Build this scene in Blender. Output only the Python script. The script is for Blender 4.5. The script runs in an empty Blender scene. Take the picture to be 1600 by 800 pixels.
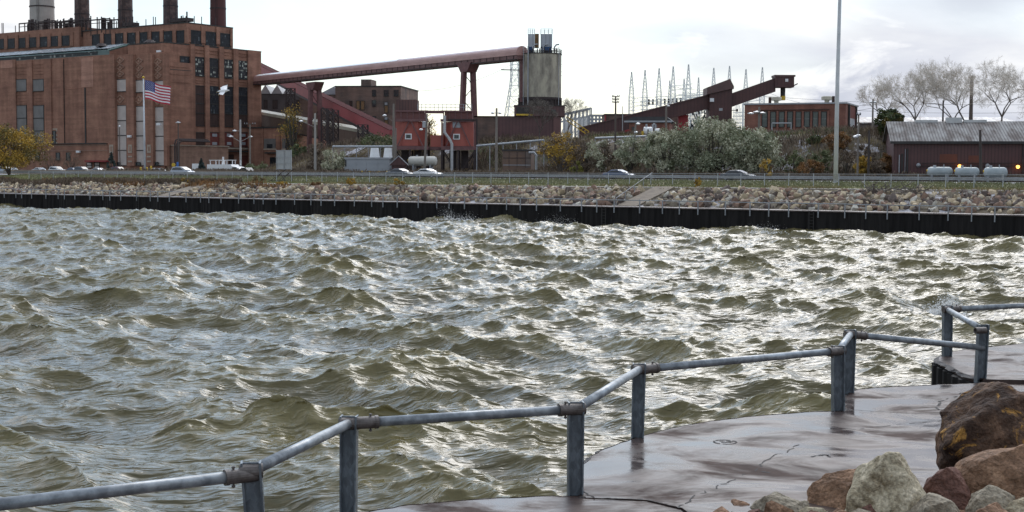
import bpy, bmesh, math, random
import numpy as np
from mathutils import Vector, Matrix, noise as mnoise
R_ = math.radians
random.seed(7); rng = np.random.default_rng(7)
scene = bpy.context.scene
C = scene.collection

# ---------------------------------------------------------------- camera
F = 2200.0; CAMZ = 4.0
PITCH = math.atan(132/F); ROLL = R_(0.29)
cam_d = bpy.data.cameras.new('camera'); cam_d.lens = F/1600*36; cam_d.sensor_width = 36
cam_d.clip_start = 0.1; cam_d.clip_end = 6000
cam = bpy.data.objects.new('camera', cam_d); C.objects.link(cam)
ROT = Matrix.Rotation(math.pi/2-PITCH, 3, 'X') @ Matrix.Rotation(ROLL, 3, 'Z')
cam.matrix_world = Matrix.Translation((0, 0, CAMZ)) @ ROT.to_4x4()
scene.camera = cam

# ---------------------------------------------------------------- sky, sun, exposure
SUN_EL = R_(38); SUN_AZ = R_(14)      # azimuth clockwise from +Y
sd = Vector((math.sin(SUN_AZ)*math.cos(SUN_EL), math.cos(SUN_AZ)*math.cos(SUN_EL), math.sin(SUN_EL)))
w = bpy.data.worlds.new('World'); scene.world = w; w.use_nodes = True
nt = w.node_tree; N = nt.nodes; L = nt.links; N.clear()
def nd(nt, t, **kw):
    n = nt.nodes.new(t)
    for k, v in kw.items(): setattr(n, k, v)
    return n
out = nd(nt, 'ShaderNodeOutputWorld'); bg = nd(nt, 'ShaderNodeBackground'); bg.inputs[1].default_value = 0.1
sky = nd(nt, 'ShaderNodeTexSky'); sky.sky_type = 'NISHITA'; sky.sun_disc = False
sky.sun_elevation = SUN_EL; sky.sun_rotation = SUN_AZ
tc = nd(nt, 'ShaderNodeTexCoord')
mp = nd(nt, 'ShaderNodeMapping'); mp.inputs['Scale'].default_value = (1, 1, 2.9); mp.inputs['Location'].default_value = (1.9, 0.4, 0.3)
L.new(tc.outputs['Generated'], mp.inputs[0])
def wnoise(scale, det, rough, dist=0.0):
    n = nd(nt, 'ShaderNodeTexNoise'); n.inputs['Scale'].default_value = scale; n.inputs['Detail'].default_value = det
    n.inputs['Roughness'].default_value = rough; n.inputs['Distortion'].default_value = dist
    L.new(mp.outputs[0], n.inputs['Vector']); return n
def wramp(src, stops):
    r = nd(nt, 'ShaderNodeValToRGB'); L.new(src, r.inputs[0]); e = r.color_ramp.elements
    while len(e) < len(stops): e.new(0.5)
    for i, (p, c) in enumerate(stops): e[i].position = p; e[i].color = (*c, 1)
    return r
n1 = wnoise(4.2, 7, 0.56, 0.25); n2 = wnoise(10, 8, 0.6, 0.4); n3 = wnoise(2.0, 3, 0.5)
cl = wramp(n1.outputs['Fac'], [(0.40, (6.2, 6.5, 7.4)), (0.51, (7.5, 7.75, 8.5)), (0.60, (8.7, 8.9, 9.3)), (0.68, (10.4, 10.4, 10.4))])
puff = wramp(n2.outputs['Fac'], [(0.54, (0, 0, 0)), (0.66, (1, 1, 1))])
mixp = nd(nt, 'ShaderNodeMix', data_type='RGBA'); L.new(puff.outputs[0], mixp.inputs['Factor'])
L.new(cl.outputs[0], mixp.inputs['A']); mixp.inputs['B'].default_value = (10.0, 10.1, 10.3, 1)
gap = wramp(n3.outputs['Fac'], [(0.44, (1, 1, 1)), (0.56, (0.15, 0.15, 0.15))])
mixs = nd(nt, 'ShaderNodeMix', data_type='RGBA'); L.new(gap.outputs[0], mixs.inputs['Factor'])
skyb = nd(nt, 'ShaderNodeMix', data_type='RGBA', blend_type='ADD'); skyb.inputs['Factor'].default_value = 1
L.new(sky.outputs[0], skyb.inputs['A']); skyb.inputs['B'].default_value = (1.2, 2.3, 3.2, 1)
L.new(skyb.outputs['Result'], mixs.inputs['A']); L.new(mixp.outputs['Result'], mixs.inputs['B'])
# clouds glow around the hidden sun and are greyer opposite it
vd = nd(nt, 'ShaderNodeVectorMath', operation='DOT_PRODUCT'); L.new(tc.outputs['Generated'], vd.inputs[0]); vd.inputs[1].default_value = sd
mr = nd(nt, 'ShaderNodeMapRange'); mr.inputs['From Min'].default_value = -0.2; mr.inputs['From Max'].default_value = 1.0
mr.inputs['To Min'].default_value = 0.0; mr.inputs['To Max'].default_value = 1.0; L.new(vd.outputs['Value'], mr.inputs[0])
pw = nd(nt, 'ShaderNodeMath', operation='POWER'); L.new(mr.outputs[0], pw.inputs[0]); pw.inputs[1].default_value = 3.5
sz = nd(nt, 'ShaderNodeSeparateXYZ'); L.new(tc.outputs['Generated'], sz.inputs[0])
hz_ = nd(nt, 'ShaderNodeMapRange', interpolation_type='SMOOTHSTEP'); L.new(sz.outputs[2], hz_.inputs[0]); hz_.inputs['From Min'].default_value = 0.13; hz_.inputs['From Max'].default_value = 0.42
gm = nd(nt, 'ShaderNodeMath', operation='MULTIPLY'); L.new(pw.outputs[0], gm.inputs[0]); L.new(hz_.outputs[0], gm.inputs[1])
ma = nd(nt, 'ShaderNodeMath', operation='MULTIPLY_ADD'); L.new(gm.outputs[0], ma.inputs[0]); ma.inputs[1].default_value = 2.0; ma.inputs[2].default_value = 1.03
sc_ = nd(nt, 'ShaderNodeVectorMath', operation='SCALE'); L.new(mixs.outputs['Result'], sc_.inputs[0]); L.new(ma.outputs[0], sc_.inputs['Scale'])
L.new(sc_.outputs[0], bg.inputs[0]); L.new(bg.outputs[0], out.inputs[0])
sl = bpy.data.lights.new('sun', 'SUN'); sl.energy = 1.0; sl.angle = R_(30); sl.color = (1, 0.96, 0.9)
so = bpy.data.objects.new('sun', sl); C.objects.link(so); so.rotation_euler = sd.to_track_quat('Z', 'Y').to_euler()
vs = scene.view_settings; vs.view_transform = 'Standard'; vs.look = 'None'; vs.gamma = 1; vs.use_curve_mapping = False; vs.exposure = 0.0
scene.render.film_transparent = False

# ---------------------------------------------------------------- pixels to places
SX, SY = Vector((0.817, -0.576)), Vector((0.576, 0.817))      # along / across the far quay
SX.normalize(); SY = Vector((-SX.y, SX.x)); O2 = Vector((-81, 223))
def toST(x, y): d = Vector((x, y))-O2; return d.dot(SX), d.dot(SY)
def toXY(s, t): p = O2+SX*s+SY*t; return p.x, p.y
def ray(u, v): return ROT @ Vector(((u-800)/F, (400-v)/F, -1))
CAMP = Vector((0, 0, CAMZ))
def hit(u, v, t):            # point of the ray on the upright plane t metres behind the far quay
    d = ray(u, v); n = Vector((SY.x, SY.y, 0)); p0 = Vector((*toXY(0, t), 0))
    return CAMP+d*((p0-CAMP).dot(n)/d.dot(n))
def hity(u, v, Y): d = ray(u, v); return CAMP+d*(Y/d.y)
def hitz(u, v, z=0.0): d = ray(u, v); return CAMP+d*((z-CAMZ)/d.z)
def sstep(x): x = np.clip(x, 0, 1); return x*x*(3-2*x)
def hgt(s, t):
    s = np.asarray(s, float); t = np.asarray(t, float)
    zg = 1.85+0.4*np.clip(s/150, 0, 1)
    h = np.where(t < 2, -0.05, np.where(t < 10, (t-2)/8*zg, zg+(2.9-zg)*np.clip((t-10)/14, 0, 1)))
    e0 = 84-20*sstep((s-44)/16)
    top = (7.4+1.2*np.clip((t-95)/50, 0, 1))*sstep((s+48)/34)
    bump = 0.2*np.sin(s*0.21+1.3*np.sin(t*0.13))*np.clip((t-e0)/8, 0, 1)
    return h+(top+bump*(top > 1))*sstep((t-e0)/20)
def ground(x, y): s, t = toST(x, y); return float(hgt(s, t))

# ---------------------------------------------------------------- materials
MATS = {}
def pm(name, c1, c2=None, c3=None, scale=1.0, detail=6, rough=0.8, rough2=None, bump=0.0, stretch=(1, 1, 1), metal=0.0,
       lo=0.35, hi=0.65, spec=0.5, coord='Object', bscale=None, bdist=0.05, extra=None, dist=0.0):
    if name in MATS: return MATS[name]
    m = bpy.data.materials.new(name); m.use_nodes = True; t = m.node_tree; t.nodes.clear()
    o = nd(t, 'ShaderNodeOutputMaterial'); b = nd(t, 'ShaderNodeBsdfPrincipled'); t.links.new(b.outputs[0], o.inputs[0])
    b.inputs['Roughness'].default_value = rough; b.inputs['Metallic'].default_value = metal
    b.inputs['Specular IOR Level'].default_value = spec
    c2 = c2 or tuple(x*0.72 for x in c1)
    tcn = nd(t, 'ShaderNodeTexCoord'); mpn = nd(t, 'ShaderNodeMapping'); mpn.inputs['Scale'].default_value = stretch
    t.links.new(tcn.outputs[coord], mpn.inputs[0])
    n = nd(t, 'ShaderNodeTexNoise'); n.inputs['Scale'].default_value = scale; n.inputs['Detail'].default_value = detail
    n.inputs['Roughness'].default_value = 0.62; n.inputs['Distortion'].default_value = dist
    t.links.new(mpn.outputs[0], n.inputs['Vector'])
    r = nd(t, 'ShaderNodeValToRGB'); t.links.new(n.outputs['Fac'], r.inputs[0]); e = r.color_ramp.elements
    e[0].position = lo; e[0].color = (*c2, 1); e[1].position = hi; e[1].color = (*c1, 1)
    if c3: x = e.new((lo+hi)/2); x.color = (*c3, 1)
    col = r.outputs[0]
    if extra: col = extra(t, mpn, n, col)
    t.links.new(col, b.inputs['Base Color'])
    if rough2 is not None:
        q = nd(t, 'ShaderNodeMapRange'); t.links.new(n.outputs['Fac'], q.inputs[0]); q.inputs['From Min'].default_value = 0.35; q.inputs['From Max'].default_value = 0.65
        q.inputs['To Min'].default_value = rough; q.inputs['To Max'].default_value = rough2; t.links.new(q.outputs[0], b.inputs['Roughness'])
    if bump:
        bn = nd(t, 'ShaderNodeTexNoise'); bn.inputs['Scale'].default_value = bscale or scale*4; bn.inputs['Detail'].default_value = 5
        t.links.new(mpn.outputs[0], bn.inputs['Vector'])
        bp = nd(t, 'ShaderNodeBump'); bp.inputs['Strength'].default_value = bump; bp.inputs['Distance'].default_value = bdist
        t.links.new(bn.outputs['Fac'], bp.inputs['Height']); t.links.new(bp.outputs[0], b.inputs['Normal'])
    MATS[name] = m; m['b'] = 1
    return m
def wallvec(t, mpn):      # (x+y, z) so courses run level on every wall
    sp = nd(t, 'ShaderNodeSeparateXYZ'); t.links.new(mpn.outputs[0], sp.inputs[0])
    a = nd(t, 'ShaderNodeMath', operation='ADD'); t.links.new(sp.outputs[0], a.inputs[0]); t.links.new(sp.outputs[1], a.inputs[1])
    cb = nd(t, 'ShaderNodeCombineXYZ'); t.links.new(a.outputs[0], cb.inputs[0]); t.links.new(sp.outputs[2], cb.inputs[1]); return cb, sp, a
def brick_extra(mortar, amount=0.35, bw=0.9, bh=0.3):
    def ex(t, mpn, n, col):
        cb, sp, a = wallvec(t, mpn)
        br = nd(t, 'ShaderNodeTexBrick'); t.links.new(cb.outputs[0], br.inputs['Vector'])
        br.inputs['Scale'].default_value = 1; br.inputs['Brick Width'].default_value = bw; br.inputs['Row Height'].default_value = bh
        br.inputs['Mortar Size'].default_value = 0.03; br.inputs['Color1'].default_value = (0.75, 0.75, 0.75, 1); br.inputs['Color2'].default_value = (1.2, 1.2, 1.2, 1)
        br.inputs['Mortar'].default_value = mortar
        mx = nd(t, 'ShaderNodeMix', data_type='RGBA', blend_type='MULTIPLY'); mx.inputs['Factor'].default_value = amount
        t.links.new(col, mx.inputs['A']); t.links.new(br.outputs[0], mx.inputs['B'])
        # weathering: level bands and vertical run marks
        m2 = nd(t, 'ShaderNodeMapping'); m2.inputs['Scale'].default_value = (0.05, 0.05, 0.9); t.links.new(mpn.outputs[0], m2.inputs[0])
        nn = nd(t, 'ShaderNodeTexNoise'); nn.inputs['Scale'].default_value = 1; nn.inputs['Detail'].default_value = 3; t.links.new(m2.outputs[0], nn.inputs['Vector'])
        m3 = nd(t, 'ShaderNodeMapping'); m3.inputs['Scale'].default_value = (0.8, 0.8, 0.06); t.links.new(mpn.outputs[0], m3.inputs[0])
        n3 = nd(t, 'ShaderNodeTexNoise'); n3.inputs['Scale'].default_value = 1; n3.inputs['Detail'].default_value = 4; t.links.new(m3.outputs[0], n3.inputs['Vector'])
        ad = nd(t, 'ShaderNodeMath', operation='ADD'); t.links.new(nn.outputs['Fac'], ad.inputs[0]); t.links.new(n3.outputs['Fac'], ad.inputs[1])
        q = nd(t, 'ShaderNodeMapRange'); t.links.new(ad.outputs[0], q.inputs[0]); q.inputs['From Min'].default_value = 0.75; q.inputs['From Max'].default_value = 1.25
        q.inputs['To Min'].default_value = 0.78; q.inputs['To Max'].default_value = 1.14
        sc = nd(t, 'ShaderNodeVectorMath', operation='SCALE'); t.links.new(mx.outputs['Result'], sc.inputs[0]); t.links.new(q.outputs[0], sc.inputs['Scale'])
        return sc.outputs[0]
    return ex
def pane_mat(name, dark, light, px=0.5, pz=0.62, thr=0.75, bar=(0.02, 0.02, 0.02)):
    m = bpy.data.materials.new(name); m.use_nodes = True; t = m.node_tree; b = t.nodes['Principled BSDF']; b.inputs['Roughness'].default_value = 0.35; b.inputs['Specular IOR Level'].default_value = 0.15
    tcn = nd(t, 'ShaderNodeTexCoord'); mpn = nd(t, 'ShaderNodeMapping'); t.links.new(tcn.outputs['Object'], mpn.inputs[0])
    cb, sp, a = wallvec(t, mpn)
    def fl(src, sz):
        d = nd(t, 'ShaderNodeMath', operation='DIVIDE'); t.links.new(src, d.inputs[0]); d.inputs[1].default_value = sz
        f = nd(t, 'ShaderNodeMath', operation='FLOOR'); t.links.new(d.outputs[0], f.inputs[0])
        g = nd(t, 'ShaderNodeMath', operation='FRACT'); t.links.new(d.outputs[0], g.inputs[0])
        h = nd(t, 'ShaderNodeMath', operation='GREATER_THAN'); t.links.new(g.outputs[0], h.inputs[0]); h.inputs[1].default_value = 0.13
        return f.outputs[0], h.outputs[0]
    fx, gx = fl(a.outputs[0], px); fz, gz = fl(sp.outputs[2], pz)
    cc = nd(t, 'ShaderNodeCombineXYZ'); t.links.new(fx, cc.inputs[0]); t.links.new(fz, cc.inputs[1])
    wn = nd(t, 'ShaderNodeTexWhiteNoise', noise_dimensions='2D'); t.links.new(cc.outputs[0], wn.inputs['Vector'])
    n2 = nd(t, 'ShaderNodeTexNoise'); n2.inputs['Scale'].default_value = 0.18; n2.inputs['Detail'].default_value = 1; t.links.new(cb.outputs[0], n2.inputs['Vector'])
    ad = nd(t, 'ShaderNodeMath', operation='MULTIPLY_ADD'); t.links.new(n2.outputs['Fac'], ad.inputs[0]); ad.inputs[1].default_value = 0.8; ad.inputs[2].default_value = -0.4
    ad2 = nd(t, 'ShaderNodeMath', operation='ADD'); t.links.new(ad.outputs[0], ad2.inputs[0]); t.links.new(wn.outputs['Value'], ad2.inputs[1])
    r = nd(t, 'ShaderNodeValToRGB'); t.links.new(ad2.outputs[0], r.inputs[0]); e = r.color_ramp.elements
    e[0].position = 0.0; e[0].color = (*dark, 1); e[1].position = min(thr+0.2, 1); e[1].color = (*light, 1); x = e.new(thr-0.02); x.color = (*[c*1.9 for c in dark], 1)
    mu = nd(t, 'ShaderNodeMath', operation='MULTIPLY'); t.links.new(gx, mu.inputs[0]); t.links.new(gz, mu.inputs[1])
    mx = nd(t, 'ShaderNodeMix', data_type='RGBA'); t.links.new(mu.outputs[0], mx.inputs['Factor']); mx.inputs['A'].default_value = (*bar, 1); t.links.new(r.outputs[0], mx.inputs['B'])
    t.links.new(mx.outputs['Result'], b.inputs['Base Color']); MATS[name] = m; return m
def ribbed(name, c1, c2, pitch, axis=0, rough=0.6, dark=0.6, rust=None):
    def ex(t, mpn, n, col):
        sp = nd(t, 'ShaderNodeSeparateXYZ'); t.links.new(mpn.outputs[0], sp.inputs[0])
        src = sp.outputs[axis]
        if axis == 3: pass
        d = nd(t, 'ShaderNodeMath', operation='MULTIPLY'); t.links.new(src, d.inputs[0]); d.inputs[1].default_value = 2*math.pi/pitch
        s = nd(t, 'ShaderNodeMath', operation='SINE'); t.links.new(d.outputs[0], s.inputs[0])
        q = nd(t, 'ShaderNodeMapRange'); t.links.new(s.outputs[0], q.inputs[0]); q.inputs['From Min'].default_value = 0.3; q.inputs['From Max'].default_value = 1.0
        q.inputs['To Min'].default_value = 1.0; q.inputs['To Max'].default_value = dark
        sc = nd(t, 'ShaderNodeVectorMath', operation='SCALE'); t.links.new(col, sc.inputs[0]); t.links.new(q.outputs[0], sc.inputs['Scale'])
        return sc.outputs[0]
    return pm(name, c1, c2, scale=0.35, detail=8, rough=rough, extra=ex)

brick = pm('plant_brick', (0.35, 0.188, 0.132), (0.25, 0.130, 0.094), scale=0.25, rough=0.9, spec=0.2, extra=brick_extra((0.55, 0.5, 0.47, 1)))
brick_new = pm('patch_brick', (0.46, 0.25, 0.18), (0.38, 0.20, 0.145), scale=0.6, rough=0.9, extra=brick_extra((0.6, 0.55, 0.5, 1)))
brick_tan = pm('annex_brick', (0.38, 0.24, 0.175), (0.29, 0.175, 0.13), scale=0.5, rough=0.9, extra=brick_extra((0.6, 0.55, 0.5, 1)))
brick_red = pm('red_brick', (0.27, 0.125, 0.09), (0.19, 0.083, 0.062), scale=0.4, rough=0.9, extra=brick_extra((0.6, 0.5, 0.45, 1), bh=0.25, bw=0.6))
brick_old = pm('old_brick', (0.22, 0.14, 0.11), (0.11, 0.085, 0.075), scale=0.22, detail=8, rough=0.95, extra=brick_extra((0.5, 0.5, 0.5, 1)))
stone = pm('trim_stone', (0.42, 0.34, 0.27), (0.30, 0.24, 0.19), scale=1.2)
soot = pm('dark_trim', (0.05, 0.045, 0.042), (0.03, 0.028, 0.027), scale=1)
panel_g = pm('window_panels', (0.52, 0.45, 0.41), (0.42, 0.365, 0.335), scale=0.5, rough=0.5)
panel_d = pm('grey_panels', (0.17, 0.16, 0.155), (0.12, 0.115, 0.11), scale=0.4, rough=0.5)
panes = pane_mat('steel_panes', (0.018, 0.02, 0.025), (0.10, 0.115, 0.125), thr=0.93)
panes_b = pane_mat('broken_panes', (0.02, 0.02, 0.024), (0.42, 0.44, 0.38), thr=0.80)
brownp = pm('rusty_panels', (0.062, 0.03, 0.023), (0.035, 0.018, 0.015), scale=1.2, stretch=(1, 1, 0.3))
redp = pm('red_panels', (0.17, 0.045, 0.035), (0.12, 0.03, 0.025), scale=1)
glass_d = pm('dark_glass', (0.03, 0.035, 0.04), (0.015, 0.018, 0.02), scale=3, rough=0.1)
steel_dk = pm('dark_steel', (0.05, 0.032, 0.030), (0.03, 0.02, 0.02), scale=2, rough=0.7)
steel_mar = pm('maroon_steel', (0.18, 0.085, 0.083), (0.12, 0.055, 0.055), scale=1.2, rough=0.65)
galv = pm('galvanised_pole', (0.40, 0.42, 0.44), (0.28, 0.29, 0.31), scale=4, rough=0.45, metal=0.3)
white = pm('white_paint', (0.78, 0.78, 0.78), (0.66, 0.66, 0.66), scale=1, rough=0.4)
tin = pm('grey_tin', (0.36, 0.37, 0.39), (0.27, 0.28, 0.30), scale=0.8, rough=0.5)
wood = pm('grey_wood', (0.24, 0.21, 0.18), (0.15, 0.13, 0.115), scale=3, stretch=(1, 1, 0.1), rough=0.9)
wood_dk = pm('dark_wood', (0.075, 0.06, 0.052), (0.045, 0.037, 0.033), scale=3, stretch=(1, 1, 0.1), rough=0.9)
black = pm('black_rubber', (0.02, 0.02, 0.02), (0.015, 0.015, 0.015), scale=3)
yellow = pm('safety_yellow', (0.65, 0.42, 0.03), (0.5, 0.32, 0.02), scale=2, rough=0.5)
asphalt = pm('roof_felt', (0.06, 0.06, 0.062), (0.04, 0.04, 0.042), scale=1)

# ---------------------------------------------------------------- mesh builder and bookkeeping
class MB:
    def __init__(s): s.v = []; s.f = []; s.m = []; s.mi = 0
    def add(s, vs, fs):
        o = len(s.v); s.v += [tuple(p) for p in vs]; s.f += [tuple(i+o for i in f) for f in fs]; s.m += [s.mi]*len(fs); return s
    def box(s, x0, x1, y0, y1, z0, z1):
        if x0 > x1: x0, x1 = x1, x0
        if y0 > y1: y0, y1 = y1, y0
        if z0 > z1: z0, z1 = z1, z0
        return s.add([(x0, y0, z0), (x1, y0, z0), (x1, y1, z0), (x0, y1, z0), (x0, y0, z1), (x1, y0, z1), (x1, y1, z1), (x0, y1, z1)],
                     [(0, 3, 2, 1), (4, 5, 6, 7), (0, 1, 5, 4), (1, 2, 6, 5), (2, 3, 7, 6), (3, 0, 4, 7)])
    def prism(s, poly, d, axis=1, a=0.0):       # poly in the plane across the axis, from a to a+d
        n = len(poly)
        def P(p, k):
            q = a+k*d
            return (q, p[0], p[1]) if axis == 0 else (p[0], q, p[1]) if axis == 1 else (p[0], p[1], q)
        vs = [P(p, 0) for p in poly]+[P(p, 1) for p in poly]
        fs = [tuple(range(n))[::-1], tuple(range(n, 2*n))]+[(i, (i+1) % n, (i+1) % n+n, i+n) for i in range(n)]
        return s.add(vs, fs)
    def tube(s, pts, r, n=8, r2=None, cap=True):
        pts = [Vector(p) for p in pts]; k = len(pts); rs = r if isinstance(r, (list, tuple)) else [r+((r2 if r2 is not None else r)-r)*i/(k-1) for i in range(k)]
        o = len(s.v); up = None
        for i, p in enumerate(pts):
            d = (pts[min(i+1, k-1)]-pts[max(i-1, 0)]).normalized()
            if up is None: up = Vector((0, 0, 1)) if abs(d.z) < 0.9 else Vector((1, 0, 0))
            a = d.cross(up); a = a.normalized() if a.length > 1e-5 else Vector((1, 0, 0)); b = a.cross(d); up = b
            for j in range(n):
                an = 2*math.pi*j/n; q = p+(a*math.cos(an)+b*math.sin(an))*rs[i]; s.v.append(tuple(q))
        c = 0
        for i in range(k-1):
            for j in range(n):
                s.f.append((o+i*n+j, o+(i+1)*n+j, o+(i+1)*n+(j+1) % n, o+i*n+(j+1) % n)); c += 1
        if cap and n > 2: s.f.append(tuple(range(o, o+n))); s.f.append(tuple(range(o+(k-1)*n, o+k*n))[::-1]); c += 2
        s.m += [s.mi]*c; return s
    def beam(s, p, q, w, h=None):
        h = h or w; p = Vector(p); q = Vector(q); d = (q-p).normalized()
        up = Vector((0, 0, 1)) if abs(d.z) < 0.95 else Vector((0, 1, 0))
        a = d.cross(up).normalized()*w/2; b = a.cross(d).normalized()*h/2
        vs = [p-a-b, p+a-b, p+a+b, p-a+b, q-a-b, q+a-b, q+a+b, q-a+b]
        return s.add(vs, [(0, 3, 2, 1), (4, 5, 6, 7), (0, 1, 5, 4), (1, 2, 6, 5), (2, 3, 7, 6), (3, 0, 4, 7)])
    def lathe(s, prof, n=24, c=(0, 0, 0)):
        o = len(s.v)
        for r, z in prof:
            for j in range(n): an = 2*math.pi*j/n; s.v.append((c[0]+r*math.cos(an), c[1]+r*math.sin(an), c[2]+z))
        k = 0
        for i in range(len(prof)-1):
            for j in range(n): s.f.append((o+i*n+j, o+i*n+(j+1) % n, o+(i+1)*n+(j+1) % n, o+(i+1)*n+j)); k += 1
        s.f.append(tuple(range(o, o+n))[::-1]); s.f.append(tuple(range(o+(len(prof)-1)*n, o+len(prof)*n))); s.m += [s.mi]*(k+2); return s
    def build(s, name, mat, parent=None, smooth=False, recalc=True):
        me = bpy.data.meshes.new(name); me.from_pydata(s.v, [], s.f)
        for m in (mat if isinstance(mat, (list, tuple)) else [mat]): me.materials.append(m)
        if isinstance(mat, (list, tuple)): me.polygons.foreach_set('material_index', s.m)
        if recalc:
            b = bmesh.new(); b.from_mesh(me); bmesh.ops.recalc_face_normals(b, faces=b.faces); b.to_mesh(me); b.free()
        if smooth: me.polygons.foreach_set('use_smooth', [True]*len(me.polygons))
        me.update(); o = bpy.data.objects.new(name, me); C.objects.link(o)
        if parent: o.parent = parent
        return o
def tag(o, label=None, cat=None, group=None, kind=None):
    if label: o['label'] = label
    if cat: o['category'] = cat
    if group: o['group'] = group
    if kind: o['kind'] = kind
    return o
SHORE = math.atan2(SX.y, SX.x)
def thing(name, label, cat, loc, rz=0.0, group=None):
    o = bpy.data.objects.new(name, None); C.objects.link(o); o.empty_display_size = 0.5
    o.location = loc; o.rotation_euler = (0, 0, rz); return tag(o, label, cat, group)
class Fr:                                          # a thing with its own axes: x along, y away, z up
    def __init__(s, name, label, cat, loc, rz=SHORE, group=None):
        s.loc = Vector(loc); s.rz = rz; s.o = thing(name, label, cat, loc, rz, group); s.M = Matrix.Rotation(rz, 3, 'Z'); s.Mi = s.M.transposed()
    def inv(s, p): return s.Mi @ (Vector(p)-s.loc)
    def fy(s, u, v, ly):                           # ray on the local plane y = ly
        d = s.Mi @ ray(u, v); c = s.inv(CAMP); return c+d*((ly-c.y)/d.y)
    def fx(s, u, v, lx):
        d = s.Mi @ ray(u, v); c = s.inv(CAMP); return c+d*((lx-c.x)/d.x)
def copy_tree(o, parent=None):
    c = o.copy(); C.objects.link(c)
    if parent: c.parent = parent
    for ch in o.children: copy_tree(ch, c)
    return c
def gpt(u, t, v=262):
    p = hit(u, v, t); return Vector((p.x, p.y, ground(p.x, p.y)))
#SECTION2
# ================================================================ SETTING: terrain
def grid_mesh(name, xs, ys, fn, mat, smooth=True):
    A, B = np.meshgrid(xs, ys); P = fn(A.ravel(), B.ravel()); n, m = len(xs), len(ys)
    i = np.arange(m-1)[:, None]*n+np.arange(n-1)[None, :]; q = np.stack([i, i+1, i+1+n, i+n], -1).reshape(-1, 4)
    me = bpy.data.meshes.new(name); me.vertices.add(n*m); me.vertices.foreach_set('co', P.astype(np.float32).ravel())
    k = len(q); me.loops.add(4*k); me.loops.foreach_set('vertex_index', q.ravel().astype(np.int32)); me.polygons.add(k)
    me.polygons.foreach_set('loop_start', np.arange(0, 4*k, 4, dtype=np.int32))
    me.update(calc_edges=True)
    if smooth: me.polygons.foreach_set('use_smooth', np.ones(k, bool))
    me.materials.append(mat); o = bpy.data.objects.new(name, me); C.objects.link(o); return o, n, m
def tfn(s, t):
    h = hgt(s, t); x = O2.x+SX.x*s+SY.x*t; y = O2.y+SX.y*s+SY.y*t
    return np.stack([x, y, h], -1)
def slope_extra(t, mpn, n, col):                      # pale scree patches on the embankment, grass on the flats
    m2 = nd(t, 'ShaderNodeTexNoise'); m2.inputs['Scale'].default_value = 0.13; m2.inputs['Detail'].default_value = 9; m2.inputs['Roughness'].default_value = 0.7
    t.links.new(mpn.outputs[0], m2.inputs['Vector'])
    r = nd(t, 'ShaderNodeValToRGB'); t.links.new(m2.outputs['Fac'], r.inputs[0]); r.color_ramp.elements[0].position = 0.55; r.color_ramp.elements[1].position = 0.6
    mx = nd(t, 'ShaderNodeMix', data_type='RGBA'); t.links.new(r.outputs[0], mx.inputs['Factor']); t.links.new(col, mx.inputs['A']); mx.inputs['B'].default_value = (0.36, 0.35, 0.37, 1)
    return mx.outputs['Result']
ground_m = pm('embankment_soil', (0.115, 0.085, 0.05), (0.045, 0.034, 0.024), scale=0.5, detail=10, rough=0.95, bump=0.5, bscale=1.2, bdist=0.3, extra=slope_extra)
ss = np.unique(np.concatenate([np.linspace(-700, -60, 60), np.linspace(-60, 240, 240), np.linspace(240, 700, 40)]))
tt = np.unique(np.concatenate([np.linspace(1.2, 60, 60), np.linspace(60, 120, 60), np.linspace(120, 2500, 60)]))
terr, _, _ = grid_mesh('terrain', ss, tt, tfn, ground_m); tag(terr, kind='structure')
def strip(name, t0, t1, dz, mat, s0=-300, s1=400, ns=200, nt_=6):
    def f(s, t): p = tfn(s, t); p[:, 2] += dz; return p
    o, _, _ = grid_mesh(name, np.linspace(s0, s1, ns), np.linspace(t0, t1, nt_), f, mat); return tag(o, kind='structure')
grass_m = pm('verge_grass', (0.20, 0.20, 0.08), (0.26, 0.22, 0.12), scale=0.6, detail=10, rough=0.95, bump=0.4, stretch=(1, 1, 1))
strip('grass_verge', 9.6, 25.5, 0.02, grass_m)
strip('road', 27, 50, 0.03, pm('road_asphalt', (0.26, 0.26, 0.265), (0.2, 0.2, 0.205), scale=0.8, rough=0.7, bump=0.2))
strip('footpath', 10.2, 11.6, 0.05, pm('path_concrete', (0.33, 0.30, 0.26), (0.25, 0.22, 0.19), scale=0.6, rough=0.9))
strip('parking_lot', 54, 83.5, 0.03, pm('old_asphalt', (0.13, 0.125, 0.12), (0.09, 0.088, 0.085), scale=0.5, rough=0.8), s0=-160, s1=40)
for tl in (27.6, 38.3, 38.8, 49.4): strip('lane_marking', tl, tl+0.14, 0.036, pm('lane_paint', (0.7, 0.66, 0.5), (0.5, 0.46, 0.35), scale=2), nt_=2)

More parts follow.
